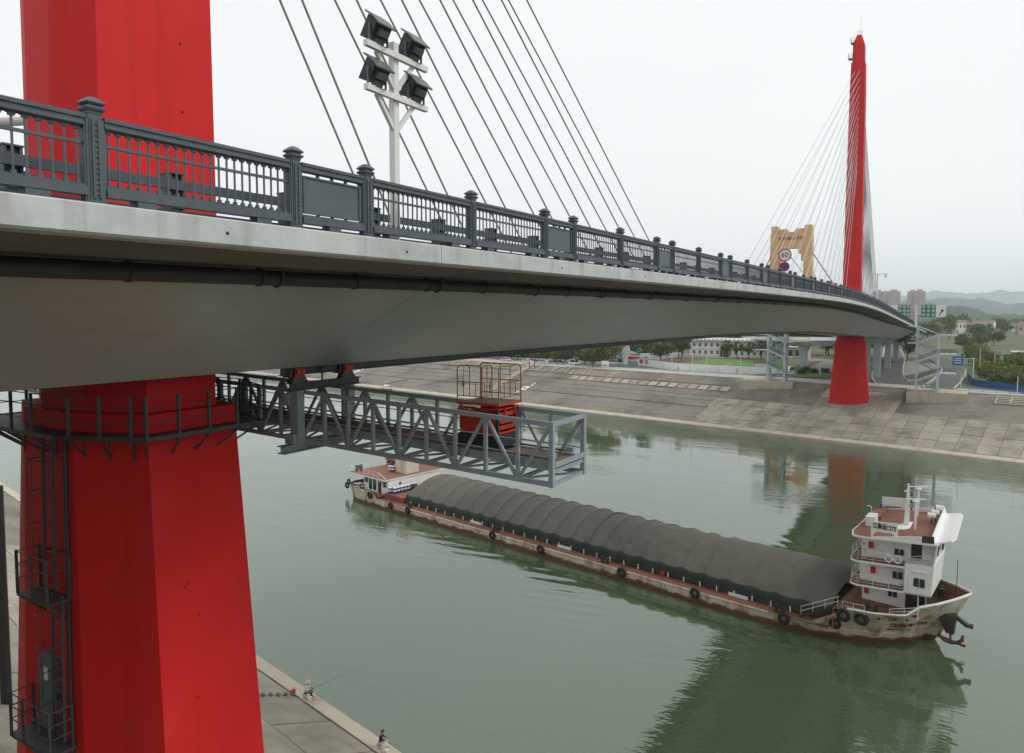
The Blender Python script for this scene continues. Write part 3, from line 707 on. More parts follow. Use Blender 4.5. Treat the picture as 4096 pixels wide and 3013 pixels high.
# ------------------------------------------------------------------ inspection platform round the near pier head
pf = thing("pier_platform", "dark steel inspection gallery wrapped round the head of the near pier", "platform", (0, PY1, 24.5))
zf = 24.52
inner = octa(0, PY1, 3.2, 2.08, 1.26, .79, zf); outer = octa(0, PY1, 3.86, 2.70, 1.58, 1.0, zf)
mb = MB()
for i in range(8):
    j = (i + 1) % 8
    a, b, c, d = [Vector(p) for p in (inner[i], inner[j], outer[j], outer[i])]
    mb.add([a, b, c, d, a - Vector((0, 0, .06)), b - Vector((0, 0, .06)), c - Vector((0, 0, .06)), d - Vector((0, 0, .06))], [(0, 1, 2, 3), (7, 6, 5, 4), (3, 2, 6, 7), (0, 4, 5, 1)])
fix_normals(mb.build("gallery_floor", STEELD, pf))
for i in range(8):
    a, b = Vector(outer[i]), Vector(outer[(i + 1) % 8]); ln = (b - a).length; n = max(2, round(ln / .95))
    MB().beam(a - Vector((0, 0, .03)), b - Vector((0, 0, .03)), .06, .11).build("edge_channel", STEELD, pf)
    for dz in (.36, .72, 1.0): MB().cyl(a + Vector((0, 0, dz)), b + Vector((0, 0, dz)), .014, n=6).build("gallery_rail", STEELD, pf)
    ia, ib = Vector(inner[i]), Vector(inner[(i + 1) % 8])
    for k in range(n):
        t = (k + .5) / n if i % 2 else k / n
        p = a + (b - a) * t
        MB().bb(p.x - .032, p.x + .032, p.y - .032, p.y + .032, zf - .08, zf + 1.0).build("gallery_post", STEELD, pf)
        q = ia + (ib - ia) * t
        m = MB(); m.beam(p - Vector((0, 0, .1)), q - Vector((0, 0, .1)), .05, .08); m.beam(p - Vector((0, 0, .12)), q - Vector((0, 0, .62)), .05, .05); m.beam(q - Vector((0, 0, .06)), q - Vector((0, 0, .75)), .05, .06)
        m.build("bracket", STEELD, pf)

# ------------------------------------------------------------------ caged ladder on the bank side of the near pier
ld = thing("caged_ladder", "dark caged ladder with a mid landing on the near red pier", "ladder", (0.5, 9.2, 10))
def face_y(z): return PY1 - (2.08 + .018 * (24.8 - z))       # bank-side face of the pier
def ladder_run(x, z0, z1):
    n = int((z1 - z0) / .3)
    for s in (-.24, .24):
        MB().beam((x + s, face_y(z0) - .22, z0), (x + s, face_y(z1) - .22, z1), .05, .07).build("stringer", STEELD, ld)
    m = MB()
    for i in range(n):
        z = z0 + .3 * i + .1; m.cyl((x - .24, face_y(z) - .22, z), (x + .24, face_y(z) - .22, z), .014, n=5)
    m.build("rungs", STEELD, ld)
    z = z0 + .9; hs = []
    while z < z1 - .2:
        P = [(x - .26, face_y(z) - .24, z)] + [(x + .36 * math.cos(t), face_y(z) - .30 - .42 * math.sin(t), z) for t in [math.pi * k / 8 for k in range(8, -1, -1)]] + [(x + .26, face_y(z) - .24, z)]
        MB().tube(P, .014, 4).build("cage_hoop", STEELD, ld); hs.append(P); z += .85
    for k in (2, 5, 8):
        MB().tube([h[k] for h in hs], .010, 4).build("cage_strap", STEELD, ld)
    for z in [z0 + 1 + 2.6 * i for i in range(int((z1 - z0 - 1) / 2.6) + 1)]:
        [MB().beam((x + s, face_y(z) - .2, z), (x + s, face_y(z) + .1, z), .04, .05).build("stand_off", STEELD, ld) for s in (-.24, .24)]
ladder_run(.45, 20.35, 24.5)
ladder_run(.78, 16.45, 20.3)
ladder_run(.78, 8.6, 16.2)
zl = 20.2
yf = face_y(zl)
MB().bb(-.45, 1.1, yf - .62, yf + .05, zl - .06, zl).build("landing_floor", STEELD, ld)
for (x, y) in ((-.43, yf - .60), (.33, yf - .60), (1.08, yf - .60), (-.43, yf - .05), (1.08, yf - .05)):
    MB().bb(x - .03, x + .03, y - .03, y + .03, zl, zl + 1.15).build("landing_post", STEELD, ld)
for dz in (.4, .78, 1.12):
    MB().tube([(-.43, yf - .05, zl + dz), (-.43, yf - .60, zl + dz), (1.08, yf - .60, zl + dz), (1.08, yf - .05, zl + dz)], .013, 5).build("landing_rail", STEELD, ld)
for x in (-.3, .95): MB().beam((x, yf - .55, zl - .08), (x, yf + .1, zl - .75), .06).build("landing_brace", STEELD, ld)
MB().tube([(.98, face_y(24.4) - .06, 24.4), (1.18, face_y(9) - .08, 9.0)], .055, 8).build("riser_pipe", PIPE, ld)
DOORG = mat("door_grey", (0.13, 0.15, 0.16), 0.5, 0.1, 3)
dr = thing("access_door", "grey rounded steel access door on the ladder side of the near pier", "door", (.1, face_y(17), 16.4))
dpoly = [(-.42, 0), (.42, 0), (.42, 1.75), (.36, 1.95), (.22, 2.08), (0, 2.12), (-.22, 2.08), (-.36, 1.95), (-.42, 1.75)]
yd = face_y(17)
mb = MB(); mb.loft([[(-.05 + x, yd - .10, 16.4 + z) for x, z in dpoly], [(-.05 + x, yd + .25, 16.4 + z) for x, z in dpoly]]); fix_normals(mb.build("door_leaf", DOORG, dr))
MB().bb(-.17, .0, yd - .12, yd - .1, 17.75, 18.1).build("door_notice", WHITE, dr)
MB().bb(.25, .30, yd - .15, yd - .1, 17.3, 17.45).build("door_handle", STEELD, dr)
st = thing("door_landing", "dark steel landing with handrails below the near pier's access door", "landing", (0, yd - .6, 16.3))
MB().bb(-.9, 1.2, yd - .68, yd + .02, 16.24, 16.32).build("landing_floor", STEELD, st)
for (x, y) in ((-.86, yd - .65), (-.2, yd - .65), (.6, yd - .65), (1.16, yd - .65), (-.86, yd - .1), (1.16, yd - .1)):
    MB().bb(x - .03, x + .03, y - .03, y + .03, 16.32, 17.45).build("landing_post", STEELD, st)
for dz in (.4, .75, 1.1): MB().tube([(-.86, yd - .1, 16.32 + dz), (-.86, yd - .65, 16.32 + dz), (1.16, yd - .65, 16.32 + dz), (1.16, yd - .1, 16.32 + dz)], .016, 5).build("landing_rail", STEELD, st)
for x in (-.8, 1.1): MB().beam((x, yd - .62, 16.2), (x, yd + .1, 15.4), .06).build("landing_brace", STEELD, st)
dp = tag(MB().cyl((-22.2, 17.2, 6.4), (-22.2, 17.2, 18.5), .27, n=12).build("standpipe", PIPE), "tall dark standpipe on the near bank at the left edge", "pipe")

# ------------------------------------------------------------------ floodlight mast on the deck
mast = thing("floodlight_mast", "white steel mast with two cross arms behind the railing", "light mast", (11.42, 10.14, zd(10.14)))
MX, MY = 11.42, 10.14
MB().bb(MX - .065, MX + .065, MY - .065, MY + .065, zd(MY) - .05, 32.42).build("mast_pole", WHITEST, mast)
FLG = mat("floodlight_grey", (0.09, 0.105, 0.108), 0.4, 0.12, 5, metal=0.0)
FLB = mat("floodlight_black", (0.028, 0.031, 0.036), 0.5, 0.15, 5)
for zz in (32.16, 31.42):
    MB().beam((MX + .09, MY - .83, zz), (MX + .09, MY + .83, zz), .09, .10).build("cross_arm", WHITEST, mast)
    for s in (-1, 1): MB().beam((MX + .03, MY + s * .50, zz - .03), (MX + .02, MY + s * .05, zz - .55), .07).build("arm_brace", WHITEST, mast)
def floodlight(y, z, k, label):
    f = thing("floodlight", label, "floodlight", (MX + .09, y, z + .05), group="floodlights on the mast")
    B = Vector((MX + .09, y, z + .34)); tilt = R(32); f.scale = (.74, .74, .74)
    def P(a, b, c):                       # a: along arm, b: forward (away from the camera), c: up, tilted upward
        return B + Vector((-(b * math.cos(tilt) - c * math.sin(tilt)), a, b * math.sin(tilt) + c * math.cos(tilt)))
    m = MB(); w = .27
    m.loft([[P(-w * q, b, c) for (q, c) in ((-1, lo), (1, lo), (1, hi), (-1, hi))] for b, q_, lo, hi in ((-.10, 1, -.14, .20), (.10, 1, -.22, .24), (.24, 1, -.25, .27)) for w in (.27,)])
    fix_normals(m.build("housing", FLB, f))
    m = MB(); m.loft([[P(-.30, b, c), P(.30, b, c), P(.30, b, c + .035), P(-.30, b, c + .035)] for b, c in ((-.22, .19), (.10, .27), (.36, .29))]); fix_normals(m.build("visor", FLG, f))
    m = MB(); m.loft([[P(-.14, -.10, -.06), P(.14, -.10, -.06), P(.14, -.10, .12), P(-.14, -.10, .12)], [P(-.11, -.26, -.04), P(.11, -.26, -.04), P(.11, -.26, .10), P(-.11, -.26, .10)]]); fix_normals(m.build("ballast_box", FLG, f))
    m = MB(); m.loft([[P(-.13, -.06, -.25), P(.13, -.06, -.25), P(.13, -.06, -.10), P(-.13, -.06, -.10)], [P(-.10, -.22, -.22), P(.10, -.22, -.22), P(.10, -.22, -.11), P(-.10, -.22, -.11)]]); fix_normals(m.build("ballast_box", FLG, f))
    m = MB(); m.loft([[P(-.25, .245, -.22), P(.25, .245, -.22), P(.25, .245, .24), P(-.25, .245, .24)], [P(-.25, .255, -.22), P(.25, .255, -.22), P(.25, .255, .24), P(-.25, .255, .24)]]); m.build("lens", PLATE, f)
    for s in (-1, 1):
        m = MB(); m.beam((MX + .09, y + s * .31, z + .04), (MX + .09, y + s * .31, z + .46), .02, .055, up=(1, 0, 0)); m.build("bracket", FLG, f)
    MB().bb(MX + .05, MX + .13, y - .31, y + .31, z + .045, z + .06).build("bracket_base", FLG, f)
    MB().tube([P(.05, -.2, -.2), B + Vector((.12, .05, -.34)), B + Vector((.1, .2, -.30)), (MX + .1, y + .25, z + .06)], .012, 5).build("lamp_cable", FLB, f)
floodlight(MY - .50, 32.16, 0, "floodlight at the upper left of the white mast")
floodlight(MY + .45, 32.16, 1, "floodlight at the upper right of the white mast")
floodlight(MY - .55, 31.42, 2, "floodlight at the lower left of the white mast")
floodlight(MY + .52, 31.42, 3, "floodlight at the lower right of the white mast")

# ------------------------------------------------------------------ signs on the bridge
SRED = mat("sign_red", (0.50, 0.02, 0.02), 0.4, 0.03); SWHITE = mat("sign_white", (0.75, 0.75, 0.72), 0.4, 0.03); SBLUE = mat("sign_blue", (0.03, 0.06, 0.30), 0.4, 0.04)
SBLACK = mat("sign_black", (0.02, 0.02, 0.02), 0.5, 0.02); SGREEN = mat("sign_green", (0.01, 0.17, 0.10), 0.4, 0.04); SORANGE = mat("sign_orange", (0.65, 0.12, 0.03), .4, .04)
def disc(c, r, y0, y1, n=24): return MB().cyl((c[0], y0, c[1]), (c[0], y1, c[1]), r, n=n)
sp = thing("traffic_sign", "round 60 speed limit sign above a blue no stopping sign", "road sign", (11.35, 46.5, zd(46.5)))
MB().cyl((11.35, 46.5, zd(46.5) - .05), (11.35, 46.5, 31.65), .04, n=8).build("sign_pole", WHITEST, sp)
sz_ = 31.16
disc((11.35, sz_), .40, 46.42, 46.44).build("sign_rim", SRED, sp); disc((11.35, sz_), .325, 46.412, 46.419).build("sign_face", SWHITE, sp)
text("60", .44, SBLACK, "sign_numerals", sp, (0, -.094, sz_ - zd(46.5)), (R(90), 0, 0), .003)
zb_ = sz_ - .72
disc((11.33, zb_), .315, 46.42, 46.44).build("sign_rim", SRED, sp); disc((11.33, zb_), .255, 46.412, 46.419).build("sign_face", SBLUE, sp)
for s in (-1, 1): MB().beam((11.33 - .19, 46.405, zb_ - .19 * s), (11.33 + .19, 46.405, zb_ + .19 * s), .01, .06).build("sign_cross", SRED, sp)
MB().bb(11.2, 11.46, 46.39, 46.41, zb_ - .36, zb_ - .27).build("sign_tab", SWHITE, sp)

gz = zd(236)
gs = thing("direction_sign", "pair of green direction signs with white arrow panels on a white T pole", "road sign", (11.6, 236, gz))
MB().cyl((11.6, 236, gz - .1), (11.6, 236, 30.2), .30, .24, 10).build("sign_pole", WHITEST, gs)
for zz in (29.6, 27.7): MB().bb(10.2, 13.0, 235.9, 236.1, zz - .08, zz + .08).build("sign_bracket", WHITEST, gs)
for (xa, xb, m_) in ((7.0, 10.1, SGREEN), (12.9, 16.4, SGREEN), (4.4, 6.9, SWHITE), (16.5, 18.9, SWHITE)):
    MB().bb(xa, xb, 235.7, 235.82, 26.8, 30.2).build("sign_panel", m_, gs)
    if m_ is SGREEN:
        for r_ in range(3):
            for c_2 in range(3):
                cx = xa + (xb - xa) * (c_2 + .5) / 3; cz = 29.7 - r_ * 1.15
                for q in range(3): MB().bb(cx - .34, cx + .34, 235.685, 235.698, cz - .3 + q * .26, cz - .2 + q * .26 + .05 * ((r_ + c_2 + q) % 2)).build("sign_lettering", SWHITE, gs)
    else:
        ar = MB(); ax = (xa + xb) / 2
        ar.beam((ax - .35, 235.69, 27.2), (ax + .3, 235.69, 28.5), .01, .24); ar.add([(ax + .6, 235.685, 29.1), (ax - .15, 235.685, 28.6), (ax + .55, 235.685, 28.15)], [(0, 1, 2)])
        ar.build("sign_arrow", SBLACK, gs)
        MB().bb(xa, xb, 235.68, 235.695, 29.95, 30.15).build("sign_border", SWHITE, gs)
ws = thing("warning_sign", "small orange triangular warning sign below the left green sign", "road sign", (8.6, 234, zd(234)))
MB().cyl((8.9, 234, zd(234) - .1), (8.9, 234, 29.2), .06, n=6).build("sign_pole", WHITEST, ws)
m = MB(); m.loft([[(8.0, 233.88, 25.55), (9.5, 233.88, 25.55), (8.75, 233.88, 26.7)], [(8.0, 233.94, 25.55), (9.5, 233.94, 25.55), (8.75, 233.94, 26.7)]]); m.build("sign_panel", SORANGE, ws)

# white sign gantry beyond the near pylon, left edge
ga = thing("sign_gantry", "white tubular sign gantry beyond the deck at the left edge", "gantry", (-9.5, 9.2, 28.7))
MB().cyl((-9.5, 9.2, 28.4), (-9.5, 9.2, 34.15), .24, n=14).build("gantry_post", WHITEST, ga)
MB().cyl((-9.5, 9.2, 34.15), (-9.5, 9.2, 34.25), .27, n=14).build("post_cap", WHITEST, ga)
MB().cyl((-9.5, 9.2, 33.5), (-5.0, 12.4, 33.9), .15, n=12).build("gantry_arm", WHITEST, ga)
MB().cyl((-9.5, 9.2, 31.7), (-5.0, 12.4, 31.9), .13, n=12).build("gantry_arm", WHITEST, ga)
for t in (.22, .30, .38, .46, .54, .62):
    x, y = -9.5 + 4.5 * t, 9.2 + 3.2 * t
    MB().bb(x - .03, x + .03, y - .15, y - .09, 33.0, 35.0 + t * .3).build("sign_rib", WHITEST, ga)
m = MB(); m.beam((-8.55, 9.75, 34.35), (-6.4, 11.25, 34.6), .03, 1.15); m.build("sign_panel", WHITE, ga)
from mathutils import noise
# ------------------------------------------------------------------ the cargo ship (built in its own frame: x forward, y to port, z up from the water)
SA = -math.atan2(.187, .982); SO = Vector((-55.97, 83.3, 0)); SE = Vector((math.cos(SA), math.sin(SA), 0)); SN = Vector((-math.sin(SA), math.cos(SA), 0))
def SW(x, y, z=0.0):
    x = x - .12 * (y + 5.2) * min(1, max(0, (x - 70.5) / 2.5))
    z = z + .085 * max(0, x - 72) * min(1, max(0, (z - 3.4) / 1.2))
    return SO + SE * x + SN * y + Vector((0, 0, z))
def sthing(name, label, cat, x, y, z, group=None, rz=0.0): return thing(name, label, cat, SW(x, y, z), SA + rz, group)
def hull_mat():
    m = mat("hull_cream", (0.60, 0.54, 0.41), 0.6, 0.08, 0.9, stain=[((0.24, 0.13, 0.07), 0.22, 0.9), ((0.72, 0.70, 0.62), 0.45, 0.35)],
            streak=[((0.22, 0.10, 0.04), 0.46, (1.3, 1.3, 0.25)), ((0.10, 0.05, 0.03), 0.20, (1.8, 1.8, 1.4)), ((0.30, 0.17, 0.05), 0.12, (0.8, 0.8, 0.1))], bump=.1)
    nt = m.node_tree; N, L = nt.nodes, nt.links; b = N["Principled BSDF"]
    src = b.inputs["Base Color"].links[0].from_socket
    geo = N.new("ShaderNodeNewGeometry"); sp = N.new("ShaderNodeSeparateXYZ"); L.new(geo.outputs["Position"], sp.inputs[0])
    nz = N.new("ShaderNodeTexNoise"); nz.inputs["Scale"].default_value = 0.8; nz.inputs["Detail"].default_value = 6; L.new(geo.outputs["Position"], nz.inputs["Vector"])
    ad = N.new("ShaderNodeMath"); ad.operation = 'MULTIPLY_ADD'; ad.inputs[1].default_value = -1.1; L.new(nz.outputs[0], ad.inputs[0]); L.new(sp.outputs["Z"], ad.inputs[2])
    mr = N.new("ShaderNodeMapRange"); mr.inputs["From Min"].default_value = -0.22; mr.inputs["From Max"].default_value = 0.02; mr.inputs["To Min"].default_value = 1.0; mr.inputs["To Max"].default_value = 0.0
    L.new(ad.outputs[0], mr.inputs[0])
    mx = N.new("ShaderNodeMix"); mx.data_type = 'RGBA'; L.new(mr.outputs[0], mx.inputs[0]); L.new(src, mx.inputs[6]); mx.inputs[7].default_value = (0.15, 0.055, 0.022, 1)
    L.new(mx.outputs[2], b.inputs["Base Color"])
    return m
HULL = hull_mat()
DECKR = mat("deck_red_oxide", (0.215, 0.085, 0.055), 0.7, 0.12, 1.2, stain=[((0.13, 0.05, 0.035), 0.35, 0.6), ((0.27, 0.12, 0.09), 0.2, 0.9)])
SHIPW = mat("ship_white", (0.78, 0.78, 0.76), 0.45, 0.03, 1.5, stain=((0.62, 0.60, 0.54), 0.18, 1.2), streak=((0.38, 0.24, 0.13), 0.10, (2.2, 2.2, .3)))
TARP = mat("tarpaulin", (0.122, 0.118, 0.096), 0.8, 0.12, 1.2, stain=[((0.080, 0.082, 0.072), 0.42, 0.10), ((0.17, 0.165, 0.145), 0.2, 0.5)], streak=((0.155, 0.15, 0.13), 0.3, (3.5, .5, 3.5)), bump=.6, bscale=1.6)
RIB_LIT = mat("tarpaulin_lit_rib", (0.165, 0.158, 0.138), 0.8, 0.12, 2.0)  # paler tarpaulin tone, light painted onto the ribs
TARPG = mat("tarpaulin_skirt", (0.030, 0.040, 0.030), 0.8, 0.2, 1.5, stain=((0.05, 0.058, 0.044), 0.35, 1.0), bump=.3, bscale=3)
TYRE = mat("tyre_rubber", (0.016, 0.016, 0.017), 0.8, 0.2, 4, stain=((0.05, 0.035, 0.025), 0.25, 5))
GLASS = mat("window_glass", (0.03, 0.045, 0.055), 0.08, 0.1, 2, spec=.8)
CREAM = mat("funnel_cream", (0.62, 0.56, 0.42), 0.6, 0.06, 1.5, streak=((0.30, 0.13, 0.05), 0.22, (2.5, 2.5, .25)))
SHIPDK = mat("ship_dark_fittings", (0.045, 0.035, 0.032), 0.6, 0.25, 3)
FRED = mat("fire_box_red", (0.50, 0.03, 0.03), 0.45, 0.06)
ship = sthing("cargo_ship", "long river cargo ship with white wheelhouse at the bow and covered hold", "ship", 0, 0, 0)
def sp_(mb, name, m, parent=None, smooth=False, fix=True):
    o = mb.build(name, m, parent or ship, world=False, smooth=smooth)
    return fix_normals(o) if fix else o
# stations: x, half beam at deck, half beam at waterline, deck edge height
ST = [(-.6, 4.2, 3.4, 1.95), (.3, 5.5, 4.6, 1.95), (1.6, 6.3, 5.8, 1.98), (3.5, 6.6, 6.4, 2.0), (7.2, 6.62, 6.58, 2.02), (7.5, 6.62, 6.58, 1.9), (8.3, 6.62, 6.6, 1.32), (8.8, 6.62, 6.6, 1.16)]
ST += [(x, 6.62, 6.6, 1.14) for x in (14, 20, 28, 36, 44, 52, 60)]
ST += [(65.5, 6.62, 6.45, 1.18), (69.2, 6.62, 5.75, 1.36), (70.6, 6.6, 5.35, 2.25), (72.0, 6.5, 4.85, 3.18), (74.0, 6.05, 3.85, 3.2), (75.9, 5.1, 2.3, 3.24), (76.2, 4.9, 2.0, 3.3), (77.0, 4.25, 1.2, 3.78), (78.2, 3.1, .35, 3.9), (79.2, 1.95, .18, 4.02), (79.9, .95, .12, 4.1), (80.35, .2, .10, 4.15)]
def hull_h(x, z):
    for a, b in zip(ST, ST[1:]):
        if a[0] <= x <= b[0]:
            t = (x - a[0]) / (b[0] - a[0]); hd = a[1] + (b[1] - a[1]) * t; hw = a[2] + (b[2] - a[2]) * t; zz = a[3] + (b[3] - a[3]) * t
            return hw + (hd - hw) * (max(0, z / zz) ** 1.3)
    return 6.6
def stem_x(x, t):                        # the stem rakes: lower points of the last sections pull aft
    if x <= 76.2: return x
    return x - (x - 76.2) * (1 - t) * .72
rings = []
for (x, hd, hw, z) in ST:
    r = []
    prof = [(1.0, z), (.75, z * .62), (.5, z * .30), (.3, 0.0), (0.0, -.8)]
    half = []
    for t, zz in prof:
        k = max(0.0, zz / z); h = hw + (hd - hw) * (k ** 1.3) if zz >= 0 else hw * .9
        half.append((h, zz, stem_x(x, max(0, min(1, (zz + .8) / (z + .8))))))
    r = [(xx, -h, zz) for h, zz, xx in half] + [(xx, h, zz) for h, zz, xx in reversed(half)]
    rings.append(r)
mb = MB(); mb.loft(rings, closed=False, cap0=True, cap1=True); sp_(mb, "hull", HULL, smooth=False)
# inner face and cap of the bulwarks, decks
def deckpoly(st, z, inset=.16):
    L_ = [(x, h - inset) for x, h, _, _ in st]
    mb = MB(); mb.grid([[(x, -max(.02, h), z if not callable(z) else z(x)), (x, max(.02, h), z if not callable(z) else z(x))] for x, h in L_]); return mb
sp_(deckpoly([s for s in ST if s[0] <= 8.9], 1.45), "stern_deck", DECKR)
sp_(deckpoly([s for s in ST if 8.2 <= s[0] <= 70.7], lambda x: 1.13 if x < 66 else 1.13, .02), "main_deck", DECKR)
sp_(deckpoly([(71.0, 6.5, 0, 0)] + [(stem_x(s[0], 3.67 / (s[3] + .8)), hull_h(s[0], 2.87), 0, 0) for s in ST if s[0] >= 72.0], 2.88), "fore_deck", DECKR)
mb = MB(); mb.bb(70.9, 71.02, -6.4, 6.4, 1.14, 2.87); sp_(mb, "forecastle_bulkhead", DECKR)
for sgn in (-1, 1):
    mb = MB(); P = []
    for x, h, _, z in [s for s in ST if s[0] >= 72.0]: hb = max(.02, hull_h(x, 2.87) - .12); P.append([(stem_x(x, 3.67 / (z + .8)) - (.15 if x > 77 else 0), sgn * hb, 2.87), (x - (.15 if x > 77 else 0), sgn * max(.02, h - .14), z), (x, sgn * h, z + .001)])
    mb.grid(P); sp_(mb, "bulwark_lining", DECKR)
    mb = MB(); P = []
    for x, h, _, z in [s for s in ST if s[0] <= 7.6]: P.append([(x, sgn * (h - .12), 1.45), (x, sgn * (h - .14), z), (x, sgn * h, z + .001)])
    mb.grid(P); sp_(mb, "bulwark_lining", DECKR)
    mb = MB(); mb.tube([(x, sgn * (h - .05), z + .03) for x, h, _, z in ST if x >= 71.9], .085, 6); sp_(mb, "bulwark_cap", SHIPW)
    mb = MB(); mb.tube([(x, sgn * (h + .03), z - .12) for x, h, _, z in ST if 8.9 < x < 69], .07, 6); sp_(mb, "rubbing_strake", HULL)
mb = MB(); mb.grid([[(-.6 + .12, y, 1.45), (-.6 + .10, y, 1.95)] for y in (-4.1, 0, 4.1)]); sp_(mb, "bulwark_lining", DECKR)
# hull plating ribs, portholes, hawse, name on the bow
for x in (73.6, 74.7):
    mb = MB(); mb.tube([(x + (2.7 - z) * -.45, -hull_h(x + (2.7 - z) * -.45, z) - .01, z) for z in (2.75, 2.2, 1.6, 1.0)], .045, 5); sp_(mb, "plating_rib", HULL)
mb = MB(); mb.tube([(x, -hull_h(x, .95) - .01, .95) for x in (70.4, 71.5, 72.5, 73.5, 74.4, 75.2)], .05, 5); sp_(mb, "plating_rib", HULL)
for x, z in ((74.2, 2.72), (75.3, 2.74), (76.15, 2.76)):
    h = hull_h(x, z); mb = MB(); mb.cyl((x, -h + .1, z), (x + .02, -h - .03, z - .01), .13, n=12); sp_(mb, "porthole", SHIPDK)
h = hull_h(76.8, 3.2); mb = MB(); mb.loft([[(76.45, -h - .28, 3.02), (77.0, -h + .12, 3.06), (77.05, -h + .1, 3.36), (76.55, -h - .22, 3.36)], [(76.45, -h + .3, 3.02), (77.0, -h + .5, 3.06), (77.05, -h + .5, 3.36), (76.55, -h + .3, 3.36)]]); sp_(mb, "mooring_port", SHIPDK)
NAMER = mat("name_faded_red", (0.20, 0.06, 0.05), 0.7, 0.3, 3, stain=((0.5, 0.46, 0.38), 0.4, 3))
def hull_text(body, size, x0, z, sx, name):
    """letters set one by one along the flared bow plating"""
    x = x0
    for ch in body:
        adv = size * (1.05 if ord(ch) > 255 else .62) * sx
        if ch != " ":
            xm = x + adv / 2; h0, h1 = hull_h(xm - .2, z), hull_h(xm + .2, z); hz = hull_h(xm, z + .25) - hull_h(xm, z - .25)
            yaw = math.atan2(h0 - h1, .4); lean = math.atan2(hz, .5)
            o = text(ch, size, NAMER, name, ship, (stem_x(xm, (z + .8) / 4.5), -hull_h(xm, z) - .05, z), (R(90) + lean, 0, yaw), .03, sx=sx, bold=.01)
        x += adv * .78
hull_text("江集运1272", .66, 74.9, 1.95, 1.0, "bow_name")
hull_text("JIANG JI YUN 1272", .18, 74.7, 1.45, 1.1, "bow_name_small")
# coaming round the hold and small fittings on the side decks
mb = MB(); mb.bb(13.2, 70.3, -5.05, -4.85, 1.14, 2.15); mb.bb(13.2, 70.3, 4.85, 5.05, 1.14, 2.15); mb.bb(13.2, 13.4, -4.84, 4.84, 1.14, 2.15); mb.bb(70.1, 70.3, -4.84, 4.84, 1.14, 2.15)
sp_(mb, "hold_coaming", DECKR)
for x in [14.5 + 1.75 * i for i in range(31)]:
    mb = MB(); mb.bb(x - .05, x + .05, -5.38, -5.27, 1.13, 1.62); sp_(mb, "stanchion", SHIPW)
for x in (27.4, 41.6, 62.2):
    mb = MB(); mb.bb(x - .95, x + .95, -5.52, -5.40, 1.14, 1.42); sp_(mb, "name_board", SHIPW)
mb = MB(); mb.bb(54.0, 54.4, -5.6, -5.4, 1.14, 1.62); sp_(mb, "fire_box", FRED)
def bollard(x, y, z):
    mb = MB(); mb.bb(x - .5, x + .5, y - .18, y + .18, z, z + .07)
    for s in (-.3, .3): mb.cyl((x + s, y, z + .07), (x + s, y, z + .55), .12, n=8); mb.cyl((x + s, y, z + .5), (x + s, y, z + .58), .16, n=8)
    mb.beam((x - .55, y, z + .33), (x + .55, y, z + .33), .06); sp_(mb, "mooring_bollard", SHIPDK)
for x in (15.2, 31.5, 47.6, 66.4): bollard(x, -6.1, 1.13)
bollard(73.6, -5.0, 2.9); bollard(76.4, -3.6, 2.9)
